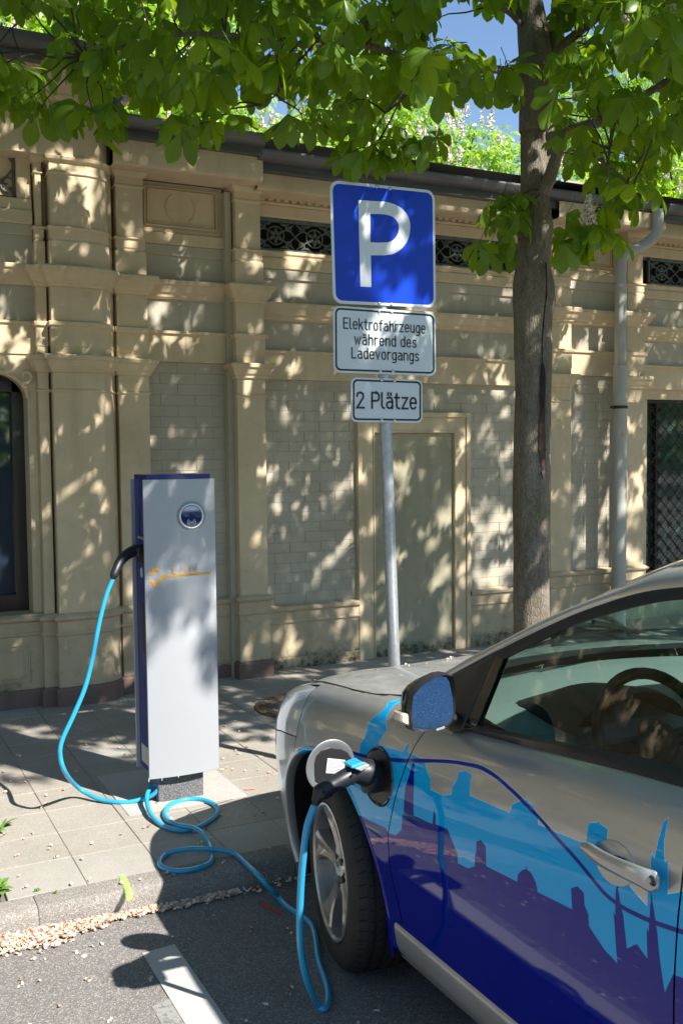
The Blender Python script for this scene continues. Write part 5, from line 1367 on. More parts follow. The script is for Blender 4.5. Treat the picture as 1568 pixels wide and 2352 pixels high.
def mpart(b, name, mat, **kw):
    o = b.build(name, mat, None, **kw); o.parent = mir_o; o.matrix_parent_inverse = Matrix.Translation(-mir_o.location); return o
cen = sum(H_, Vector())/len(H_)
t = NT('mirror_glass'); t.set(Base_Color=(.55, .6, .66), Metallic=1.0, Roughness=.04); t.set(Base_Color=t.mix((.045, .08, .14), (.30, .33, .36), t.math('MULTIPLY', t.ramp(t.noise(420, 3, .8), [(.56, (0, 0, 0)), (.66, (1, 1, 1))]), .6)))
b = MB(); b.add(G_, [tuple(range(len(G_)))]); mpart(b, 'mirror_glass', t.mat)
b = MB(); rows = [H_, [p.lerp(cen, -.035)+Vector((0, .018, 0)) for p in H_]]
b.grid([G_, [Vector((p.x, p.y-.006, p.z)) for p in H_], [Vector((p.x, p.y+.004, p.z))+(p-cen)*.03 for p in H_], [p+Vector((0, .03, 0))+(p-cen)*.04 for p in H_]], close=True); mpart(b, 'mirror_rim', m_blackp, smooth=True)
def shell(p, dy, k):
    q = cen+(p-cen)*k; return Vector((q.x-.012*(dy/.1)*(1 if q.x < cen.x else .3), q.y+dy, q.z+.0))
b = MB(); b.grid([[shell(p, dy, k) for p in H_] for dy, k in ((.020, 1.03), (.035, 1.0), (.052, .90), (.068, .72), (.078, .45), (.08, .1))], close=True); mpart(b, 'mirror_housing', m_gloss, smooth=True)
b = MB(); pI = [ony(*A_(*q), Ym+.012) for q in ((1046, 436), (1112, 440), (1114, 526), (1078, 518), (1046, 500))]
b.add([p+Vector((-.004, -.012, 0)) for p in pI]+[p+Vector((-.002, .03, 0)) for p in pI], [(0, 1, 2, 3, 4)]+[(i, (i+1) % 5, 5+(i+1) % 5, 5+i) for i in range(5)])
t = NT('indicator_lens'); wv = t.n('ShaderNodeTexWave'); wv.inputs['Scale'].default_value = 70; t.l(t.co(), wv.inputs['Vector']); t.set(Base_Color=t.ramp(wv.outputs['Fac'], [(0, (.45, .36, .25)), (1, (.8, .72, .58))]), Roughness=.2, Coat_Weight=1.0)
mpart(b, 'indicator', t.mat, bevel=.004)
b = MB(); q0 = Vector((H_[12].x, Ym+.05, H_[12].z+.03)); b.tube([q0+Vector((-.03, .02, 0)), Vector((side(2.2, .95)+.01, 2.22, .985))], [.035, .03], 12, flat=.6); mpart(b, 'mirror_arm', m_blackp, smooth=True)
# right hand mirror, simple
b = MB(); b.grid([[Vector((2*XC-p.x, p.y, p.z)) for p in [shell(p, dy, k) for p in H_]] for dy, k in ((0, 1.0), (.026, 1.04), (.08, .96), (.105, .80), (.12, .5), (.124, .1))], close=True); b.build('right_wing_mirror', m_gloss, car, smooth=True)

# ---- door handle
hdl = empty('door_handle', tuple(onside(*B_(1150, 520)))); hdl.parent = car; hdl.matrix_parent_inverse = Matrix.Translation(-car.location)
def hp(b, name, mat, **kw):
    o = b.build(name, mat, None, **kw); o.parent = hdl; o.matrix_parent_inverse = Matrix.Translation(-hdl.location); return o
m_hs = plain('handle_silver', (.42, .43, .42), .28, .6, coat=.6, var=.04)
rec = [B_(1113+132*math.cos(R_(a))+.12*165*math.sin(R_(a)), 495+(155)*math.sin(R_(a))+28*math.cos(R_(a))) for a in range(0, 360, 12)]
RP = [onside(*q) for q in rec]; rcn = sum(RP, Vector())/len(RP)
b = MB(); b.grid([[p+Vector((.001, 0, 0))+(p-rcn)*.03 for p in RP], [p+Vector((-.0016, 0, 0)) for p in RP], [p.lerp(rcn, .12)+Vector((-.0022, 0, 0)) for p in RP], [p.lerp(rcn, .35)+Vector((-.0045, 0, 0)) for p in RP], [p.lerp(rcn, .65)+Vector((-.006, 0, 0)) for p in RP], [p.lerp(rcn, .97)+Vector((-.0065, 0, 0)) for p in RP]], close=True)
hp(b, 'handle_recess', m_hs, smooth=True)
HC = [(895, 385, .020), (950, 420, .030), (1030, 470, .037), (1120, 515, .040), (1210, 555, .040), (1290, 590, .034), (1350, 615, .024), (1405, 638, .014)]
b = MB(); P = [onside(*B_(x, y), out=o_) for x, y, o_ in HC]; P = catmull(P, 4); rr = [interp([(0, .010), (.12, .017), (.4, .0175), (.75, .020), (.92, .022), (1, .012)], i/(len(P)-1)) for i in range(len(P))]
rows = []
for i, p in enumerate(P):
    d = (P[min(i+1, len(P)-1)]-P[max(i-1, 0)]).normalized(); up = Vector((0, 0, 1)); up = (up-d*up.dot(d)).normalized(); ou = Vector((-1, 0, 0)); ou = (ou-d*ou.dot(d)).normalized()
    rows.append([p+up*math.cos(a)*rr[i]*1.05+ou*math.sin(a)*.0085 for a in [6.2832*k/14 for k in range(14)]])
b.grid(rows, close=True); n0 = len(b.v)
b.f.append(tuple(range(14))[::-1]); b.m.append(0); b.f.append(tuple(range(n0-14, n0))); b.m.append(0); hp(b, 'grip', m_hs, smooth=True, angle=70)
kp_ = onside(*B_(1358, 615), out=.031); b = MB(); b.lathe([(.0105, 0), (.0095, .002), (.008, .0015), (0, -.002)], 20, Matrix.Translation(kp_+Vector((.001, 0, 0))) @ Matrix.Rotation(R_(-90), 4, 'Y')); hp(b, 'keyhole', m_blackp, smooth=True)
kp_ = onside(*B_(1155, 465)); b = MB(); Q = [onside(*B_(*q))+Vector((-.0085, 0, 0)) for q in ((1110, 440), (1130, 435), (1185, 455), (1205, 480), (1195, 492), (1120, 465))]; b.add(Q, [tuple(range(6))]); hp(b, 'recess_gap', m_sblack)

# ---- charge port and flap
pcn = Vector((side(2.515, .755), 2.515, .755)); ry, rz_ = .086, .083
def pr_(k, dx, n=36): return [Vector((side(2.515+ry*k*math.cos(a), .755+rz_*k*math.sin(a))+dx, 2.515+ry*k*math.cos(a), .755+rz_*k*math.sin(a))) for a in [6.2832*i/n for i in range(n)]]
b = MB(); b.grid([pr_(1.04, -.001), pr_(1.0, -.005), pr_(.94, -.003), pr_(.90, .0), pr_(.86, .01)], close=True); port = b.build('charge_port_rim', m_gloss, car, smooth=True)
b = MB(); b.grid([pr_(.90, -.0012), pr_(.5, -.001), pr_(.02, -.001)], close=True); b.build('charge_port', m_sblack, port, smooth=True)
b = MB(); b.lathe([(.040, .0), (.040, .012), (.032, .012), (.032, .004)], 24, Matrix.Translation(pcn+Vector((-.004, .0, -.0))) @ Matrix.Rotation(R_(-90), 4, 'Y'), cap=False); b.build('socket', m_blackp, port, smooth=True)
fy = 2.615; fc = ony(759, 1760, fy); fr2 = .080
F_ = Matrix.Translation(fc) @ Matrix.Rotation(R_(90), 4, 'X')
b = MB(); b.lathe([(0, -.010), (.05, -.0095), (.066, -.007), (fr2-.001, -.002), (fr2, .0), (fr2-.002, .002), (.060, .0022), (.058, .001)], 44, F_); flap = b.build('charge_flap', m_car, car, smooth=True, angle=40)
inn = [ony(*A_(*q), fy-.004) for q in ((452, 920), (450, 800), (462, 740), (500, 700), (560, 682), (630, 690), (680, 715), (700, 745), (712, 765), (790, 775), (800, 830), (720, 850), (600, 930), (520, 950), (480, 935))]
b = MB(); b.add(inn+[p+Vector((0, .006, 0)) for p in inn], [tuple(range(len(inn)))]+[(i, (i+1) % len(inn), len(inn)+(i+1) % len(inn), len(inn)+i) for i in range(len(inn))]); fi = b.build('flap_lining', m_blackp, flap, bevel=.002)
lb = [ony(*A_(*q), fy-.006) for q in ((540, 755), (662, 768), (655, 866), (528, 860))]
m_lab = plain('white_label', (.62, .63, .64), .5, var=.02)
b = MB(); b.add(lb, [(0, 1, 2, 3)]); lo = b.build('flap_label', m_lab, flap)
b = MB(); mg = lambda x, z: (lb[3].lerp(lb[2], x)).lerp(lb[0].lerp(lb[1], x), z)+Vector((0, -.0006, 0))
for k in range(7):
    z = .68-k*.095; x1 = rng.uniform(.75, .92); b.add([mg(.10, z), mg(x1, z), mg(x1, z+.028), mg(.10, z+.028)], [(0, 1, 2, 3)])
b.build('small_print', plain('label_print', (.30, .31, .34), .6), lo)
b = MB()
for x in (.16, .86): b.add([mg(x-.07, .80), mg(x+.07, .80), mg(x, .95)] if x < .5 else [mg(x-.06, .80), mg(x+.06, .80), mg(x+.06, .94), mg(x-.06, .94)], [(0, 1, 2) if x < .5 else (0, 1, 2, 3)])
b.build('label_symbols', plain('label_red', (.65, .28, .24), .6), lo)
b = MB(); b.tube([fc+Vector((.05, .004, -.0)), Vector((pcn.x-.005, 2.60, fc.z)), Vector((pcn.x+.01, 2.585, fc.z))], .012, 8); b.build('flap_hinge', m_blackp, flap, smooth=True)

# ---- plug at the car : body + angled grip, belongs to the cable
def plug(P, R1, name, mat=m_plug, ell=1.0, lever=None):
    P = catmull(P, 5); n = len(P); rr = [interp(R1, i/(n-1)) for i in range(n)]
    b = MB(); b.tube(P, rr, 16, flat=ell); return b.build(name, mat, cab, smooth=True, angle=60)
yp = 2.50
hpP = [ony(*A_(*q), yy) for q, yy in (((450, 1065), 2.50), ((490, 1000), 2.50), ((560, 950), 2.50), ((640, 905), 2.50), ((720, 865), 2.505), ((790, 855), 2.51), ((850, 868), 2.515))]
hpP = hpP + [Vector((pcn.x-.03, 2.515, .752)), Vector((pcn.x+.01, 2.515, .752))]
g1 = plug(hpP, [(0, .012), (.07, .016), (.12, .026), (.30, .024), (.5, .027), (.62, .040), (.8, .044), (1, .040)], 'car_plug')
b = MB(); Q = [ony(*A_(*q), yp-.03) for q in ((705, 815), (790, 783), (803, 797), (795, 808), (735, 832), (708, 832))]; b.add(Q+[p+Vector((0, .05, 0)) for p in Q], [tuple(range(6))]+[(i, (i+1) % 6, 6+(i+1) % 6, 6+i) for i in range(6)]); b.build('latch', m_cable, g1, bevel=.003)
b = MB(); Q = [ony(*A_(*q), yp-.036) for q in ((735, 832), (800, 806), (833, 800), (830, 815), (775, 850))]; b.add(Q+[p+Vector((0, .03, 0)) for p in Q], [tuple(range(5))]+[(i, (i+1) % 5, 5+(i+1) % 5, 5+i) for i in range(5)]); b.build('latch_base', plain('grey_latch', (.34, .35, .37), .4), g1, bevel=.002)
b = MB()
for q in ((710, 873), (513, 993), (718, 932), (558, 1018)): p = ony(*A_(*q), yp-.027); b.lathe([(.004, 0), (.004, .003), (0, .003)], 10, Matrix.Translation(p) @ Matrix.Rotation(R_(90), 4, 'X'))
b.build('screws', m_sblack, g1)
# plug at the column
sp = [ony(u, v, yy) for u, v, yy in ((259, 1330, 4.43), (262, 1320, 4.43), (268, 1306, 4.44), (276, 1290, 4.46), (290, 1275, 4.49), (307, 1266, 4.51))] + [Vector((X0s+.01, SY+.112, 1.262)), Vector((X0s+.05, SY+.112, 1.262))]
g2 = plug(sp, [(0, .011), (.08, .015), (.13, .019), (.2, .019), (.45, .022), (.65, .026), (.8, .031), (1, .031)], 'column_plug')

# ---- wheels
def wheel(cx, cy, cz, steer, sgn, detailed):
    w_ = empty('wheel', (cx, cy, cz)); w_.parent = car; w_.matrix_parent_inverse = Matrix.Translation(-car.location)
    # local frame: +z = outward face
    out = Vector((sgn*math.cos(steer), -sgn*math.sin(steer) if False else math.sin(steer)*(-1), 0)).normalized()
    upv = Vector((0, 0, 1)); fw = upv.cross(out)
    Mx = Matrix((fw, upv, out)).transposed().to_4x4(); Mx.translation = Vector((cx, cy, cz))
    def wp(b, name, mat, **kw):
        o = b.build(name, mat, None, **kw); o.parent = w_; o.matrix_parent_inverse = Matrix.Translation(-w_.location); return o
    TR = .316; tw = .205
    prof = [(.218, -.012), (.224, -.002), (.235, .002), (.262, .004), (.285, -.002), (.300, -.012), (.3085, -.024), (.3135, -.034)]
    z = -.038; tread = []
    for k, gz in enumerate((.062, .100, .140)): tread += [(.3155, -gz+.024), (.3158, -gz+.006), (.3085, -gz+.0045), (.3085, -gz-.0045), (.3158, -gz-.006)]
    prof += tread + [(.3155, -tw+.036), (.3135, -tw+.030), (.300, -tw+.008), (.26, -tw-.004), (.218, -tw+.012)]
    b = MB(); b.lathe(prof, 72, Mx, cap=False); ty = wp(b, 'tyre', m_rub, smooth=True, angle=35)
    if detailed:
        b = MB(); n = 54
        for k in range(n):
            a = 2*math.pi*k/n
            for (z0, z1, r0, r1, sk) in ((-.012, -.036, .303, .3165, .02), (-.044, -.054, .3165, .3170, .0), (-.071, -.090, .3170, .3172, .03), (-.109, -.130, .3172, .3170, -.03)):
                q = []
                for (zz, rr_, da) in ((z0, r0, 0), (z1, r1, sk), (z1, r1, sk+.012), (z0, r0, .012)): q.append(Mx @ Vector(((rr_+.0005)*math.cos(a+da), (rr_+.0005)*math.sin(a+da), zz)))
                b.add(q, [(0, 1, 2, 3)])
        wp(b, 'tread_grooves', plain('groove_black', (.006, .006, .006), .9), weld=False, kind='stuff')
        b = MB()
        b.lathe([(.2215, -.006), (.2205, .002), (.213, .003), (.206, -.004), (.204, -.03), (.200, -.11), (.17, -.15)], 64, Mx, cap=False); rim = wp(b, 'rim', plain('alloy_rim', (.46, .455, .44), .27, .75, coat=.4, var=.04), smooth=True, angle=40); rmat = rim.data.materials[0]
        b = MB(); b.lathe([(.0, -.018), (.028, -.019), (.031, -.024), (.034, -.030), (.058, -.040), (.070, -.052)], 40, Mx, cap=False)
        for k in range(5):
            a0 = 2*math.pi*(k/5)+R_(90+8)
            stn = [(.045, .046, -.030), (.08, .040, -.030), (.12, .044, -.022), (.155, .060, -.014), (.185, .088, -.008), (.208, .120, -.003)]
            rows = []
            for r, hw, zz in stn:
                tw_ = .10*(r/.2)**1.5; row = []
                for f, dzz in ((-1.0, -.045), (-1, -.006), (-.72, .0), (-.15, -.007), (.15, -.009), (.72, .0), (1, -.006), (1.0, -.045)):
                    a = a0+tw_+f*hw/r*.5 if r > .06 else a0+f*.55
                    row.append(Mx @ Vector((r*math.cos(a), r*math.sin(a), zz+dzz)))
                rows.append(row)
            b.grid(rows)
        wp(b, 'spokes', rmat, smooth=True, angle=45, weld=False)
        b = MB()
        for k in range(5):
            a = 2*math.pi*k/5+R_(36+90); b.lathe([(.0115, -.036), (.0115, -.030), (.008, -.0285), (0, -.031)], 8, Mx @ Matrix.Translation((.046*math.cos(a), .046*math.sin(a), 0)))
        wp(b, 'wheel_bolts', m_blackp, smooth=True)
        b = MB(); b.lathe([(.0, -.0165), (.022, -.0172), (.027, -.019)], 24, Mx)
        wp(b, 'hub_cap', plain('hub_cap_silver', (.40, .40, .41), .3, .6), smooth=True)
        b = MB(); dm = [(0, .017), (.009, 0), (0, -.017), (-.009, 0)]; di = [(0, .010), (.0045, 0), (0, -.010), (-.0045, 0)]
        V_ = [Mx @ Vector((x, y, -.0158)) for x, y in dm+di]; b.add(V_, [(i, (i+1) % 4, 4+(i+1) % 4, 4+i) for i in range(4)]); wp(b, 'diamond_badge', plain('badge_chrome', (.75, .75, .76), .12, 1.0, var=.01))
        b = MB(); b.lathe([(.0, -.075), (.135, -.075), (.135, -.085), (0, -.085)], 40, Mx); b.box(0, 0, 0, 0, 0, 0); wp(b, 'brake_disc', plain('brake_steel', (.16, .15, .14), .4, .8), smooth=True, angle=30)
    else:
        b = MB(); b.lathe([(.2215, -.006), (.206, -.004), (.19, -.03), (.05, -.02), (0, -.018)], 40, Mx, cap=False); wp(b, 'rim', m_hs, smooth=True)
    return w_
wheel(1.402, WY, WZ, R_(-11), -1, True)
wheel(1.39, .20, WZ, 0, -1, False); wheel(2*XC-1.39, .20, WZ, 0, 1, False); wheel(2*XC-1.39, WY, WZ, R_(9), 1, False)
# wheel housings and underbody
for cyy in (WY, .20):
    for m_ in (False, True):
        b = MB(); rows = []
        for i in range(25):
            a = R_(-25+230*i/24); rows.append([mir(Vector((x, cyy+AR*k_*math.cos(a), WZ+.005+AR*k_*math.sin(a))), m_) for x, k_ in ((side(min(cyy+AR*math.cos(a), 3.3), max(.2, WZ+AR*math.sin(a)))+.030, 1.012), (side(min(cyy+AR*math.cos(a), 3.3), max(.2, WZ+AR*math.sin(a)))+.034, 1.008), (1.50, 1.0), (1.70, 1.0))])
        b.grid(rows); b.add([mir(Vector((1.70, cyy+dy, z)), m_) for dy, z in ((-AR, .15), (AR, .15), (AR, .75), (-AR, .75))], [(0, 1, 2, 3)]); b.build('wheel_housing', m_sblack, car, smooth=True)
        b = MB(); rows = []
        for i in range(49):
            a = R_(-18+216*i/48); yy, zz = cyy+AR*math.cos(a), WZ+.005+AR*math.sin(a); xs__ = side(min(yy, 3.3), max(zz, .2)); rows.append([mir(Vector((xs__+dx, cyy+(AR+dr)*math.cos(a), WZ+.005+(AR+dr)*math.sin(a))), m_) for dx, dr in ((.0005, .014), (-.003, .008), (-.0035, .0), (.004, -.006), (.03, -.006))])
        cut_ = 15 if cyy > 1 else 0; k_ = MB(); k_.grid(rows[:cut_+1]) if cut_ else None; b.grid(rows[cut_:]); b.build('arch_lip', m_wrap if cyy > 1 and not m_ else m_car, car, smooth=True, angle=60); k_.build('arch_lip', m_car, car, smooth=True, angle=60) if cut_ else None
b = MB(); b.box(1.55, 3.0, -.8, 3.5, .17, .20); b.box(1.47, 3.08, .62, 2.46, .18, .24); b.build('underbody', m_sblack, car)
b = MB(); b.tube([Vector((2*XC-1.9, .0, 1.49)), Vector((2.275, -.1, 1.49)), Vector((2.275, -.30, 1.70))][1:], [.006, .002], 6); b.build('aerial', m_sblack, car)
# white bonnet seeds
pts = []
for _ in range(12):
    x, y = rng.uniform(1.6, 2.6), rng.uniform(2.75, 3.6); pts.append((x, y, zhood(x, y)+.001))
petals('bonnet_petals', pts, m_petal, (.004, .008), .003, label='few tiny petals fallen on the silver bonnet', cat='fallen petals', kind='stuff')
# ================================================================== TREES
def leaf_material(name, cd_, ct, gloss=.06, veins=False):
    t = NT(name); gi = t.n('ShaderNodeNewGeometry'); r = gi.outputs['Random Per Island']
    t.t.nodes.remove(t.b)
    oi = t.n('ShaderNodeObjectInfo'); big = t.math('ADD', t.math('MULTIPLY', r, .6), t.math('MULTIPLY', oi.outputs['Random'], .4))
    c1 = t.ramp(big, [(0, tuple(c*.62 for c in cd_)), (.5, cd_), (1, (cd_[0]*1.45, cd_[1]*1.2, cd_[2]))])
    c2 = t.ramp(big, [(0, tuple(c*.65 for c in ct)), (.5, ct), (1, (ct[0]*1.35, ct[1]*1.15, ct[2]))])
    if veins:
        uv = t.n('ShaderNodeUVMap'); su = t.n('ShaderNodeSeparateXYZ'); t.l(uv.outputs[0], su.inputs[0]); aw = t.math('ABSOLUTE', su.outputs[1])
        mid = t.math('LESS_THAN', aw, .022); ph = t.math('MODULO', t.math('ADD', t.math('MULTIPLY', t.math('SUBTRACT', su.outputs[0], t.math('MULTIPLY', aw, .55)), 11), 20), 1)
        sv = t.math('MULTIPLY', t.math('LESS_THAN', ph, .13), .45); vn = t.math('MAXIMUM', mid, sv)
        c1 = t.mix(c1, (.10, .17, .035), t.math('MULTIPLY', vn, .7)); c2 = t.mix(c2, (.05, .09, .01), t.math('MULTIPLY', vn, .5))
        g0_ = t.noise(45, 4, .7); c1 = t.mix(c1, (.12, .085, .02), t.math('MULTIPLY', t.ramp(g0_, [(.66, (0, 0, 0)), (.74, (1, 1, 1))]), .5))
    d = t.n('ShaderNodeBsdfDiffuse'); t.l(c1, d.inputs[0]); tl = t.n('ShaderNodeBsdfTranslucent'); t.l(c2, tl.inputs[0])
    ad = t.n('ShaderNodeAddShader'); t.l(d.outputs[0], ad.inputs[0]); t.l(tl.outputs[0], ad.inputs[1])
    g = t.n('ShaderNodeBsdfGlossy'); g.inputs['Roughness'].default_value = .35; g.inputs[0].default_value = (1, 1, 1, 1)
    mx = t.n('ShaderNodeMixShader'); mx.inputs[0].default_value = gloss; t.l(ad.outputs[0], mx.inputs[1]); t.l(g.outputs[0], mx.inputs[2]); t.l(mx.outputs[0], t.out.inputs[0]); return t.mat
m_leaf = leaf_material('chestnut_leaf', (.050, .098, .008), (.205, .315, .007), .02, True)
m_leaf_far = leaf_material('sunlit_chestnut_leaf', (.17, .27, .02), (.27, .40, .02), .04)  # brighter copy of the leaf colour, sunlight put into the tone
t = NT('chestnut_bark'); n1 = t.noise(16, 6, .75, t.co((1, 1, .3))); n2 = t.noise(60, 4, .7, t.co((1, 1, .45))); n3 = t.noise(3.2, 5, .65)
c = t.ramp(n1, [(.25, (.11, .088, .065)), (.5, (.23, .195, .155)), (.75, (.36, .325, .27))])
c = t.mix(c, (.17, .17, .075), t.math('MULTIPLY', t.ramp(n3, [(.5, (0, 0, 0)), (.68, (1, 1, 1))]), .55))
vr = t.n('ShaderNodeTexVoronoi', feature='DISTANCE_TO_EDGE'); vr.inputs['Scale'].default_value = 95; t.l(t.co((1, 1, .22)), vr.inputs['Vector'])
c = t.mix((.05, .04, .03), c, t.ramp(vr.outputs[0], [(.0, (.45, .45, .45)), (.10, (1, 1, 1))]))
t.set(Base_Color=c, Roughness=.9, Specular_IOR_Level=.2)
t.bump(t.math('ADD', t.math('MULTIPLY', t.ramp(vr.outputs[0], [(0, (0, 0, 0)), (.25, (1, 1, 1))]), .35), t.math('ADD', n2, t.math('MULTIPLY', n1, 1.6))), .007); m_bark = t.mat
m_twig = plain('twig_bark', (.055, .042, .03), .85)
m_stalk = plain('leaf_stalk', (.10, .17, .03), .6)
m_flower = plain('chestnut_flower', (.80, .72, .62), .7, var=.15, scale=30)

TW = 5.55
def tp(u, v, w=TW): return onw(u, v, w)
tree = empty('chestnut_tree', tuple(onz(1222, 1760, PZ)), 'near horse chestnut with grey knobbly trunk and big drooping leaves above the parking sign', 'tree')
# trunk : irregular cross sections, traced outline
TRK = [(1800, 1172, 1275), (1600, 1176, 1266), (1420, 1179, 1262), (1300, 1179, 1261), (1180, 1178, 1262), (1080, 1179, 1262), (980, 1180, 1264), (900, 1183, 1266), (820, 1182, 1267), (760, 1181, 1266), (720, 1180, 1266), (690, 1177, 1270), (650, 1178, 1270), (600, 1187, 1262), (560, 1189, 1264), (520, 1190, 1268), (480, 1194, 1262), (430, 1196, 1256), (380, 1195, 1253), (300, 1195, 1256), (200, 1193, 1262), (120, 1190, 1265), (60, 1188, 1258), (0, 1187, 1245), (-120, 1185, 1240), (-300, 1178, 1225)]
rows = []; nrg = 28
dense_t = []
for i in range(len(TRK)-1):
    a, c = TRK[i], TRK[i+1]; k = max(1, int((a[0]-c[0])/14))
    for j in range(k):
        f = j/k; f = f*f*(3-2*f)*.5+f*.5; dense_t.append(tuple(a[m]+(c[m]-a[m])*f for m in range(3)))
from mathutils import noise as mno
for v, ul, ur in dense_t:
    ctr = tp((ul+ur)/2, v); rad = (ur-ul)/2*TW/FOC; row = []
    for k in range(nrg):
        a = 2*math.pi*k/nrg; dv = Vector((math.cos(a), math.sin(a), 0)); q = Vector((dv.x*2.2, dv.y*2.2, ctr.z*3.0))
        rr = rad*(1+.045*mno.noise(q)+.03*mno.noise(q*3.1)); knob = 0
        for zc, aa, s_, h_ in ((tp(1265, 690).z, -.2, .09, .14), (tp(1265, 535).z, .0, .08, .16), (tp(1180, 700).z, 3.6, .06, .07), (tp(1230, 120).z, 4.4, .05, .10), (tp(1230, 330).z, 4.6, .05, .06)):
            da = (a-aa+math.pi) % (2*math.pi)-math.pi; knob += h_*math.exp(-((ctr.z-zc)/s_)**2-(da/.55)**2)
        # scar groove facing the camera
        zs0, zs1 = tp(1235, 1090).z, tp(1235, 780).z; aa = math.atan2(-CF.y, -CF.x)+.12; da = (a-aa+math.pi) % (2*math.pi)-math.pi
        if zs0 < ctr.z < zs1: knob -= .10*math.exp(-(da/.16)**2)*math.sin(math.pi*(ctr.z-zs0)/(zs1-zs0))
        row.append(ctr+dv*rr*(1+knob))
    rows.append(row)
b = MB(); b.grid(rows, close=True); trunk = b.build('trunk', m_bark, tree, smooth=True, angle=180)
# dark scar decal geometry: a long cracked wound
t = NT('trunk_wound'); tn = t.noise(30, 5, .8, t.co((1, 1, .3)))
gq = t.n('ShaderNodeNewGeometry'); sq = t.n('ShaderNodeSeparateXYZ'); t.l(gq.outputs['Position'], sq.inputs[0]); hq = t.n('ShaderNodeMapRange'); t.l(sq.outputs[2], hq.inputs[0])
hq.inputs[1].default_value = tp(1235, 1060).z; hq.inputs[2].default_value = tp(1235, 860).z
t.set(Base_Color=t.mix(t.ramp(tn, [(.3, (.10, .07, .05)), (.5, (.085, .040, .022)), (.75, (.13, .10, .07))]), (.014, .011, .010), hq.outputs[0]), Roughness=.9); t.bump(tn, .008)
def on_trunk(u, v, lift=.0015):
    best = min(range(len(dense_t)), key=lambda i: abs(dense_t[i][0]-v)); _, ul, ur = dense_t[best]; rad = (ur-ul)/2*TW/FOC; ctr = tp((ul+ur)/2, v)
    f = max(-.97, min(.97, (u-(ul+ur)/2)/((ur-ul)/2))); return ctr + CR*rad*f - CF*(rad*math.sqrt(1-f*f)*1.0+lift)
for wpts, mname in (((( 1238, 836), (1244, 862), (1245, 915), (1243, 975), (1246, 1035), (1243, 1080), (1237, 1082), (1230, 1048), (1230, 1000), (1232, 950), (1231, 900), (1234, 845)), 'wound'),):
    mid = [((a[0]+c[0])/2, (a[1]+c[1])/2) for a, c in zip(wpts[:6], wpts[::-1][:6])]
    L_ = catmull([Vector((*p, 0)) for p in wpts[:6]], 5); R2 = catmull([Vector((*p, 0)) for p in wpts[::-1][:6]], 5)
    rows = []
    for a, c in zip(L_, R2): rows.append([on_trunk(c.x+(a.x-c.x)*k/6, c.y+(a.y-c.y)*k/6, .004*math.sin(math.pi*k/6)*0+.003+.002*mno.noise(Vector((a.y*.2, k, 0)))) for k in range(7)])
    b = MB(); b.grid(rows); b.build('wound', t.mat, trunk, smooth=True)
b = MB()
for crk in ([(1245, 610), (1246, 680), (1242, 730), (1238, 770), (1236, 800), (1237, 838)], [(1232, 905), (1236, 930), (1234, 960)], [(1236, 1084), (1240, 1100)]):
    P = catmull([on_trunk(u+rng.uniform(-2, 2), v, .001) for u, v in crk], 5); b.tube(P, [.003+.0025*abs(mno.noise(p*30)) for p in P], 5)
b.build('bark_crack', plain('crack_dark', (.02, .014, .010), .9), trunk)
# limbs
def limb(uvw, r0, r1, name='limb', n=10, mat=m_bark, seg=6, jit=.0):
    P = catmull([onw(*q) for q in uvw], seg); k = len(P)
    P = [p+Vector((mno.noise(p*3), mno.noise(p*3+Vector((9, 0, 0))), mno.noise(p*3+Vector((0, 9, 0)))))*jit for p in P]
    rr = [(r0+(r1-r0)*(i/(k-1))**.8)*(1+.10*mno.noise(p*9)) for i, p in enumerate(P)]
    b = MB(); b.tube(P, rr, n); return b.build(name, mat, tree, smooth=True), P
limbs = []
def LB(*a, **k): o, P = limb(*a, **k); limbs.append(P); return P
LB([(1252, 420, 5.58), (1256, 300, 5.60), (1262, 200, 5.62), (1272, 100, 5.62), (1283, 0, 5.6), (1300, -140, 5.6), (1320, -400, 5.7)], .060, .04, n=14, jit=.01)
LB([(1222, 300, 5.5), (1224, 100, 5.5), (1222, 0, 5.5), (1225, -200, 5.5), (1235, -500, 5.4)], .075, .045, n=14)
LB([(1248, 440, 5.5), (1262, 410, 5.45), (1275, 370, 5.4), (1296, 310, 5.35), (1322, 297, 5.3), (1360, 283, 5.2), (1410, 268, 5.1), (1470, 225, 5.0), (1540, 180, 4.9), (1640, 120, 4.8)], .040, .016, jit=.01)
LB([(1205, 192, 5.5), (1185, 172, 5.45), (1155, 160, 5.35), (1110, 157, 5.2), (1060, 160, 5.05), (1010, 150, 4.95), (960, 138, 4.9), (905, 120, 4.8), (850, 106, 4.7), (780, 103, 4.65), (700, 100, 4.6), (620, 92, 4.55), (550, 82, 4.5), (480, 78, 4.45), (420, 78, 4.4), (340, 85, 4.35), (270, 110, 4.3), (200, 130, 4.3)], .026, .008, jit=.012)
LB([(1268, 130, 5.6), (1290, 105, 5.5), (1330, 72, 5.4), (1370, 40, 5.3), (1410, -5, 5.2), (1480, -90, 5.0)], .030, .016)
LB([(1195, 55, 5.5), (1165, 25, 5.4), (1130, 10, 5.3), (1080, -15, 5.1), (1000, -60, 4.9), (900, -130, 4.7)], .016, .010)
LB([(1196, 240, 5.5), (1150, 210, 5.35), (1105, 195, 5.2), (1070, 185, 5.1), (1020, 160, 5.0)], .009, .005)
LB([(1225, -120, 5.5), (1100, -160, 5.1), (950, -200, 4.7), (700, -230, 4.3), (450, -200, 3.9)], .035, .012)
LB([(1225, -300, 5.5), (1300, -420, 5.0), (1400, -600, 4.4), (1450, -900, 3.8)], .05, .02)
LB([(1280, -60, 5.6), (1400, -160, 5.8), (1550, -260, 6.0), (1700, -330, 6.2)], .035, .015)
LB([(1322, 297, 5.3), (1340, 330, 5.2), (1380, 370, 5.1), (1420, 400, 5.0), (1450, 430, 4.95)], .010, .005)
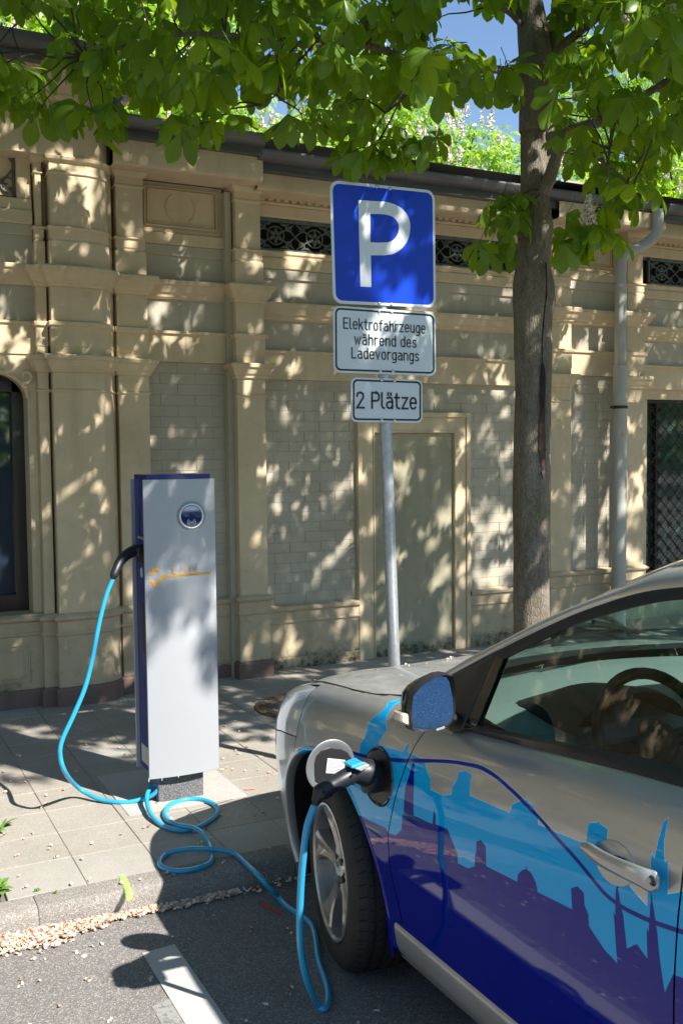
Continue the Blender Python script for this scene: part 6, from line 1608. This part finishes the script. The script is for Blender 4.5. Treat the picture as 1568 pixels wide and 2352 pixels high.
LB([(1410, 268, 5.1), (1400, 330, 5.0), (1395, 400, 4.95), (1385, 480, 4.9)], .008, .004)
LB([(960, 138, 4.9), (930, 200, 4.85), (890, 250, 4.8), (860, 300, 4.75), (850, 345, 4.7)], .008, .004)
LB([(700, 100, 4.6), (680, 150, 4.55), (640, 210, 4.5), (600, 240, 4.5)], .008, .004)
LB([(1230, -500, 5.4), (1400, -700, 6.5), (1700, -900, 8)], .04, .02)

# ---- palmate leaf prototype
def leaflet(L, W, fold=.18, droop=.35):
    st_ = [(0, .06), (.22, .30), (.45, .66), (.66, 1.0), (.82, .86), (.94, .42), (1.0, .02)]; V = []; U = []
    for t_, w_ in st_:
        x = L*t_; z = -droop*L*t_*t_
        V += [(x, -W*w_/2, z+fold*W*w_*.5), (x, 0, z), (x, W*w_/2, z+fold*W*w_*.5)]; U += [(t_, -w_/2), (t_, 0), (t_, w_/2)]
    F = []
    for i in range(len(st_)-1):
        a = 3*i; F += [(a, a+3, a+4, a+1), (a+1, a+4, a+5, a+2)]
    return V, F, U
LUV = []
def leaf_proto(seed, nl=7, size=.125, cone=.55):
    r = random.Random(seed); V = []; F = []; UU = []; order = [0, 1, -1, 2, -2, 3, -3][:nl]; ratio = [1, .96, .96, .80, .80, .55, .55]
    for k, o_ in enumerate(order):
        a = R_(o_*46+r.uniform(-6, 6)); L = size*ratio[k]*r.uniform(.9, 1.1); v, f, u_ = leaflet(L, L*r.uniform(.44, .52), r.uniform(.1, .3), r.uniform(.15, .45))
        Mx = Matrix.Rotation(a, 4, 'Z') @ Matrix.Rotation(cone+r.uniform(-.15, .2), 4, 'Y') @ Matrix.Rotation(r.uniform(-.35, .35), 4, 'X'); b0 = len(V)
        V += [tuple(Mx @ Vector(p)) for p in v]; F += [tuple(i+b0 for i in q) for q in f]; UU += u_
    # stalk as a thin three sided strip
    b0 = len(V); sl_ = r.uniform(.07, .12)
    for t_ in (0, .5, 1):
        c_ = Vector((-sl_*t_, 0, .0+.25*sl_*t_*t_)); V += [tuple(c_+Vector((0, .0016, 0))), tuple(c_+Vector((0, -.0016, .001))), tuple(c_+Vector((0, 0, -.002)))]; UU += [(0, 0)]*3
    for i in range(2):
        for j in range(3): F.append((b0+3*i+j, b0+3*i+(j+1) % 3, b0+3*i+3+(j+1) % 3, b0+3*i+3+j))
    LUV.append(np.array(UU, float)); return np.array(V), np.array(F), sl_
PROTO = [leaf_proto(s_, nl, sz, cn) for s_, nl, sz, cn in ((1, 7, .134, .32), (2, 7, .120, .50), (3, 5, .130, .30), (4, 5, .106, .42), (5, 7, .142, .60), (6, 5, .088, .30))]
def cheap(V, F, nl):
    V2, F2 = [], []
    for k in range(nl):
        B0 = V[k*21:(k+1)*21]; b0 = len(V2); V2 += [B0[1], B0[6], B0[8], B0[9], B0[11], B0[19], B0[7]]
        F2 += [(b0, b0+6, b0+2, b0+2), (b0, b0+1, b0+6, b0+6), (b0+1, b0+3, b0+6, b0+6), (b0+2, b0+6, b0+4, b0+4), (b0+3, b0+5, b0+6, b0+6), (b0+6, b0+5, b0+4, b0+4)]
    F2 = [f[:3] for f in F2]
    return np.array(V2), np.array(F2)
CHEAP = [cheap(V, F, 7 if len(V) > 150 else 5) for V, F, _ in PROTO]
def leaf_mats(node, n, r, hang=.5):
    out = []
    for k in range(n):
        az = 2*math.pi*k/n+r.uniform(-.5, .5); el = r.uniform(-.35, .5); pi = r.randrange(len(PROTO)); sl_ = PROTO[pi][2]
        d = Vector((math.cos(az)*math.cos(el), math.sin(az)*math.cos(el), math.sin(el)))
        pos = node + d*sl_
        x = (d+Vector((0, 0, -r.uniform(.15, 1.5)))).normalized(); zz = (Vector((0, 0, 1))+Vector((r.uniform(-.5, .5), r.uniform(-.5, .5), 0))); zz = (zz-x*zz.dot(x)).normalized(); yy = zz.cross(x)
        Mx = Matrix((x, yy, zz)).transposed().to_4x4() @ Matrix.Scale(r.uniform(.85, 1.12), 4); Mx.translation = pos; out.append((pi, Mx))
    return out
# ---- where foliage may be : lower edge of the crown as it hangs over wall, sign and roof, with gaps
VB = [(-60, 170), (20, 190), (60, 190), (110, 190), (150, 150), (190, 205), (250, 205), (290, 160), (340, 175), (420, 225), (460, 225), (520, 180), (600, 190), (700, 225), (760, 240), (800, 280), (870, 290), (950, 290), (990, 290), (1040, 250), (1120, 190), (1180, 190), (1260, 270), (1290, 320), (1340, 370), (1400, 440), (1450, 450), (1480, 380), (1540, 320), (1640, 330)]
GAPS = [(1110, 305, 95, 95), (900, 280, 105, 55), (1000, 235, 60, 45), (560, 175, 26, 22), (330, 150, 26, 20), (700, 215, 28, 22), (1330, 240, 30, 25), (1510, 300, 30, 30), (1075, 50, 95, 85), (1155, 95, 60, 70), (50, 60, 120, 95), (1010, 20, 50, 40), (1110, 290, 85, 75), (870, 262, 75, 50), (1300, 165, 25, 30), (615, 290, 45, 30), (320, 265, 35, 30), (1180, 330, 60, 60), (1440, 345, 40, 30), (235, 60, 30, 30), (455, 140, 30, 20)]
def crown_ok(u, v, w_):
    if v > interp(VB, u): return False
    if abs(u-1228) < 62 and v < 420 and w_ < 5.7: return False
    for gu, gv, a, c_ in GAPS:
        if ((u-gu)/a)**2+((v-gv)/c_)**2 < 1: return False
    return True
def sun_ground(p): k = (p.z-PZ)/SUND.z; return p - SUND*k
def lit_zone(p):
    """open sunny places on the ground, the column foot and the car that nothing may shade"""
    g = sun_ground(p)
    if g.y < 5.0 and -3 < g.x < 6.5:
        return True
    return False
rl = random.Random(21); nodes = []
def hit_in(p, r=.12):
    q = proj(p)
    if q is None: return 'off', None
    u, v, w_ = q; m = r*FOC/w_
    if u < -m or u > 1568+m or v < -m or v > 2352+m: return 'off', q
    return 'in', q
# a) crown seen in the picture
tries = 0
while len(nodes) < 150 and tries < 20000:
    tries += 1
    u, v = rl.uniform(-60, 1640), rl.uniform(-80, 530); w_ = rl.uniform(4.0, 5.7) if u < 1150 else rl.uniform(4.4, 6.2)
    if not crown_ok(u, v, w_): continue
    p = onw(u, v, w_)
    if p.z < 2.55 or p.y > 6.0 or lit_zone(p): continue
    if p.z < 3.0 and v > 300 and p.y > 5.9: continue
    if any((p-q).length < .25 for q in nodes): continue
    nodes.append(p)
for u, v, w_ in ((1150, 480, 5.35), (1165, 500, 5.4), (1140, 560, 5.25), (1172, 455, 5.5), (1345, 510, 4.9), (1375, 535, 4.9), (1420, 470, 4.9), (1310, 550, 4.9), (95, 240, 4.3), (60, 232, 4.3), (215, 262, 4.3), (240, 270, 4.3), (432, 290, 4.3), (470, 268, 4.4), (850, 338, 4.6), (958, 334, 4.7), (905, 315, 4.6), (700, 285, 4.5), (815, 345, 4.6)): nodes.append(onw(u, v, w_))
n_in = len(nodes)
# b) unseen crown out of the picture, its leaves placed to shade the wall, the paving near it and the upper column
def wall_density(x, z):
    d = .93
    if 2.45 < x < 4.0 and .9 < z < 2.35: d = .80
    if 4.3 < x < 7 and z < 2.0: d = .88
    if x > 5 and z > 2.2: d = .88
    return d
def is_free(p):
    where, q = hit_in(p)
    if where == 'off': return True
    u, v, w_ = q; return v < 330 and crown_ok(u, v, w_) and w_ > 3.6
def landing(p):
    """cell of the paving or of the wall where the shadow of p falls, and how many leaf whorls should shade it"""
    g = sun_ground(p)
    if g.y < 6.65:
        if g.y < 5.0: return None, 0
        c = ('g', int(math.floor(g.x/.45)), int(math.floor(g.y/.45))); want = 2 if g.y < 5.5 else 8
    else:
        k = (6.65-p.y)/SUND.y; h = p+SUND*k
        if h.z > 4.1: return None, 0
        c = ('w', int(math.floor(h.x/.45)), int(math.floor(h.z/.45))); want = 9 if (h.z > 3.0 or (h.x < 2.3 and h.z > 2.1)) else 8
        for cx_, cz_, rx_, rz_, ww in ((2.95, 1.75, .6, .45, 3.4), (1.3, 1.3, .35, .3, 2.8), (2.6, 2.3, .2, .25, 2), (5.6, 2.65, .25, .3, 1.4), (4.8, 1.2, .5, .5, 4), (6.1, 1.3, .4, .6, 3.6), (.7, 2.5, .3, .3, 3)):
            if ((h.x-cx_)/rx_)**2+((h.z-cz_)/rz_)**2 < 1: want = ww
    return c, want
cells = {}
for p in nodes:
    c, w0 = landing(p)
    if c: cells[c] = cells.get(c, 0)+1
tries = 0; extra = []
while len(extra) < 330 and tries < 30000:                  # unseen leaves added towards the sun to keep the lower crown in shade
    tries += 1; p = nodes[rl.randrange(n_in)] + SUND*rl.uniform(.5, 4.5) + Vector((rl.gauss(0, .15), rl.gauss(0, .15), rl.gauss(0, .15)))
    if lit_zone(p) or not is_free(p) or p.z < 2.9 or p.z > 8.5: continue
    c, w0 = landing(p)
    if c and cells.get(c, 0) >= w0+5: continue
    if c: cells[c] = cells.get(c, 0)+1
    extra.append(p)
tries = 0
while tries < 130000:
    tries += 1; k = rl.random()
    if k < .76: tgt = Vector((rl.uniform(-6, 9), 6.65, rl.uniform(.09, 4.05)))
    elif k < .96: tgt = Vector((rl.uniform(-5, 8), rl.uniform(5.0, 6.6), PZ))
    else: tgt = Vector((rl.uniform(1.2, 1.56), 4.4, rl.uniform(1.1, 1.62))) if rl.random() < .5 else Vector((rl.uniform(2.0, 2.7), 4.1, rl.uniform(1.8, 3.0)))
    p = tgt + SUND*rl.uniform(1.6, 9.5)
    if p.z < 2.9+max(0, 1.6-p.y)*.5 or p.z > 8.5 or p.y > 6.2 or p.y < -3: continue
    if lit_zone(p) or not is_free(p): continue
    c, w0 = landing(p)
    if c is None: 
        if k < .96 or rl.random() < .9: continue
    else:
        have = cells.get(c, 0)
        if have+1 > w0 and rl.random() > w0-have: continue
        cells[c] = have+1
    extra.append(p)
print('crown nodes', n_in, len(extra))
allL = []; rest_groups = {i: [] for i in range(len(PROTO))}
for i, p in enumerate(nodes+extra):
    for pi, Mx in leaf_mats(p, rl.choice((4, 4, 5, 5)) if i < n_in else 6, rl):
        c_ = Mx.translation; q = proj(c_); g = sun_ground(c_)
        if g.y < 4.75 and -3 < g.x < 6.5 and i >= n_in and rl.random() < .9: continue
        inpic = q is not None and -60 < q[0] < 1628 and -60 < q[1] < 700
        if i >= n_in and inpic and not crown_ok(q[0], q[1]-40, q[2]): continue
        allL.append((inpic, (q[2] if q else 99), pi, Mx))
vis = sorted([a for a in allL if a[0]], key=lambda a: a[1]); first = vis[:296]; ids = {id(a) for a in first}
pm = {}
for _, _, pi, Mx in first:
    if pi not in pm:
        V, F, _s = PROTO[pi]; o = numesh('leaf', V, F, m_leaf, tree, uv=LUV[pi]); pm[pi] = o
    else: o = pm[pi].copy(); C.objects.link(o)
    o.matrix_parent_inverse = Matrix.Translation(-tree.location); o.matrix_basis = Mx
for inp in (True, False):
    VV, FF, UV_, nb = [], [], [], 0
    for a in allL:
        if id(a) in ids or a[0] != inp: continue
        V, F = (PROTO if inp else CHEAP)[a[2]][:2]; A = np.array(a[3]); VV.append(V @ A[:3, :3].T + A[:3, 3]); FF.append(F+nb); nb += len(V); UV_.append(LUV[a[2]] if inp else np.zeros((len(V), 2)))
    numesh('more_leaves' if inp else 'unseen_shade_leaves', np.concatenate(VV), np.concatenate(FF), m_leaf, tree, uv=np.concatenate(UV_), kind='stuff')  # those out of view are added along the sun's path for shade
# twigs from each node to the nearest limb
LPt = [p for P in limbs for p in P]
b = MB()
for i, p in enumerate(nodes):
    q = min(LPt, key=lambda r_: (r_-p).length); d = (q-p).length
    if d > .85: q = p+Vector((rl.uniform(-.1, .2), rl.uniform(-.1, .1), .22)); d = .25
    if d < .05: continue
    m1 = p.lerp(q, .35)+Vector((rl.uniform(-.05, .05), rl.uniform(-.05, .05), rl.uniform(0, .08)))*min(1, d*2); m2 = p.lerp(q, .7)+Vector((0, 0, rl.uniform(-.02, .05)))
    b.tube(catmull([p, m1, m2, q], 3), [.0022+.0035*k_/9 for k_ in range(10)], 5, caps=False)
b.build('twigs', m_twig, tree, smooth=True, kind='stuff')
# flower candles
def candle_faces(base, h, r, n, rr, size=.010):
    V = []; F = []
    for _ in range(n):
        t_ = rr.random()**.8; a = rr.uniform(0, 6.28); rad = r*(1-.75*t_)*rr.uniform(.5, 1); p = base+Vector((rad*math.cos(a), rad*math.sin(a), h*t_)); s_ = size*rr.uniform(.7, 1.3)
        nx = Vector((rr.gauss(0, 1), rr.gauss(0, 1), rr.gauss(0, 1))).normalized(); ny = nx.orthogonal().normalized(); nz_ = nx.cross(ny); b0 = len(V)
        V += [tuple(p+ny*s_), tuple(p+nz_*s_), tuple(p-ny*s_), tuple(p-nz_*s_)]; F.append((b0, b0+1, b0+2, b0+3))
    return V, F
for u, v, w_, h in ((1435, 130, 4.7, .19), (1352, 520, 4.85, .15), (1545, 90, 4.8, .16), (440, 20, 4.6, .14)):
    base = onw(u, v, w_); V, F = candle_faces(base, h, .042, 520, rl, .0085); o = numesh('blossom_candle', np.array(V), np.array(F), m_flower, tree)

# ---- trees beyond the pavilion: sunlit, in flower
def far_tree(x, y, clumps, seed, label, nleaf=9000, ncand=150, th=3.0):
    r = random.Random(seed); tr_ = empty('chestnut_tree', (x, y, 0), label, 'tree', 'chestnut trees in flower beyond the pavilion roof')
    b = MB(); topc = max(clumps, key=lambda c_: c_[2])
    b.tube(catmull([Vector((x, y, -.1)), Vector((x+.1, y, th)), Vector((topc[0]*.5+x*.5, y, topc[2]*.75)), Vector((topc[0], topc[1], topc[2]+.5))], 6), [.28, .27, .25, .23, .22, .21, .2, .19, .18, .16, .15, .13, .12, .1, .09, .08, .06, .05, .04][:19], 10)
    b.build('trunk', m_bark, tr_, smooth=True)
    b = MB()
    for c_ in clumps:
        p1 = Vector((x+.1, y, th+.3)); p2 = Vector(c_[:3]); m1 = p1.lerp(p2, .5)+Vector((r.uniform(-.3, .3), r.uniform(-.3, .3), .2)); b.tube(catmull([p1, m1, p2], 5), [.11-.008*k for k in range(11)], 6)
        for _ in range(7):
            d = Vector((r.gauss(0, 1), r.gauss(0, 1), r.gauss(0, .8))).normalized(); b.tube(catmull([m1, m1.lerp(p2, .7)+d*c_[3]*.3, p2+d*c_[3]*.85], 4), [.035-.003*k for k in range(9)], 5)
    b.build('limbs', m_twig, tr_, smooth=True)
    tot = sum(c_[3]**2 for c_ in clumps); P = []; D = []
    rn = np.random.RandomState(seed)
    for c_ in clumps:
        n = int(nleaf*c_[3]**2/tot); d = rn.normal(size=(n, 3)); d /= np.linalg.norm(d, axis=1)[:, None]
        # uneven, lumpy surface
        lob = np.array([rn.normal(size=3) for _ in range(9)]); lob /= np.linalg.norm(lob, axis=1)[:, None]
        lump = .78+.30*np.max(np.clip(d @ lob.T, 0, 1)**6, axis=1)
        rad = c_[3]*lump*(rn.rand(n)**.22); pos = np.array(c_[:3])+d*rad[:, None]*np.array([1.1, 1, .9]); P.append(pos); D.append(d)
    P = np.concatenate(P); D = np.concatenate(D); n = len(P)
    # each leaf cluster: five folded leaflets
    ax = rn.normal(size=(n, 3))*.6+D*.8+np.array([0, -.3, .5]); ax /= np.linalg.norm(ax, axis=1)[:, None]
    e1 = np.cross(ax, rn.normal(size=(n, 3))); e1 /= np.linalg.norm(e1, axis=1)[:, None]; e2 = np.cross(ax, e1); s_ = rn.uniform(.075, .125, n)[:, None]
    V = []; F = []; base = 0
    for k in range(5):
        a = 2*math.pi*k/5; dr = e1*math.cos(a)+e2*math.sin(a); sd_ = np.cross(ax, dr)
        q = np.stack([P, P+(dr*.62-sd_*.24-ax*.18)*s_, P+(dr*1.0-ax*.42)*s_, P+(dr*.62+sd_*.24-ax*.18)*s_], axis=1).reshape(-1, 3); V.append(q); F.append(np.arange(n*4).reshape(-1, 4)+base); base += n*4
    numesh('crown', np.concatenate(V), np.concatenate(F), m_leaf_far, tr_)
    V, F = [], []
    for _ in range(ncand):
        c_ = clumps[rn.choice(len(clumps), p=[c2[3]**2/tot for c2 in clumps])]; d = Vector((r.gauss(0, 1), -abs(r.gauss(0, 1))*1.1, r.gauss(.15, 1))).normalized(); bp = Vector(c_[:3])+Vector((d.x*1.1, d.y, d.z*.9))*c_[3]*r.uniform(.86, 1.06)
        v, f = candle_faces(bp, r.uniform(.16, .26), .055, 46, r, .021); k = len(V); V += v; F += [tuple(i+k for i in q) for q in f]
    numesh('blossoms', np.array(V), np.array(F), m_flower, tr_, kind='stuff')
far_tree(2.6, 13.5, [(1.6, 12.8, 6.1, 1.6), (3.6, 13.2, 6.6, 1.7), (2.4, 13.5, 8.2, 1.9), (.4, 13.4, 7.8, 1.8), (4.6, 13.8, 8.6, 1.4)], 5, 'flowering chestnut tree beyond the roof, at the left corner of the picture')
far_tree(8.0, 14.5, [(6.6, 14.0, 5.6, 1.4), (8.1, 14.0, 5.3, 1.5), (9.4, 14.3, 5.8, 1.5), (7.9, 14.6, 7.0, 1.3)], 6, 'flowering chestnut tree beyond the roof, just left of the near trunk', 9000, 190, 2.2)
far_tree(13.5, 14.0, [(12.0, 13.6, 5.4, 1.6), (13.8, 13.5, 5.8, 1.7), (15.4, 13.8, 6.3, 1.8), (13.4, 14.2, 7.8, 1.9), (16.4, 14.4, 8.4, 2.0)], 7, 'flowering chestnut tree beyond the roof, to the right of the near trunk')
far_tree(5.2, 18.5, [(4.6, 18.0, 6.6, 1.7), (6.2, 18.0, 7.2, 1.6), (5.0, 18.4, 9.2, 1.8), (7.0, 18.6, 5.9, 1.7)], 8, 'flowering chestnut tree farthest behind the roof, above the parking sign', 8000, 170)
# woods closing the horizon around the place (seen in reflections and from the side)
rn = np.random.RandomState(3); V = []; n = 26000
ang = rn.uniform(0, 2*np.pi, n); rad = rn.uniform(34, 44, n); z = rn.rand(n)**.8*7.5
keep = ~((np.cos(ang)*rad*.45+np.sin(ang)*rad*.89 > 20)); ang, rad, z = ang[keep], rad[keep], z[keep]; n = len(ang)
P = np.stack([np.cos(ang)*rad+3, np.sin(ang)*rad+2, z*(1+.25*np.sin(ang*9))], axis=1); e1 = rn.normal(size=(n, 3)); e1 /= np.linalg.norm(e1, axis=1)[:, None]; e2 = np.cross(e1, rn.normal(size=(n, 3))); e2 /= np.linalg.norm(e2, axis=1)[:, None]; s_ = .42
q = np.stack([P+e1*s_, P+e2*s_, P-e1*s_, P-e2*s_], axis=1).reshape(-1, 3)
numesh('distant_wood', q, np.arange(n*4).reshape(-1, 4), m_leaf, kind='stuff')
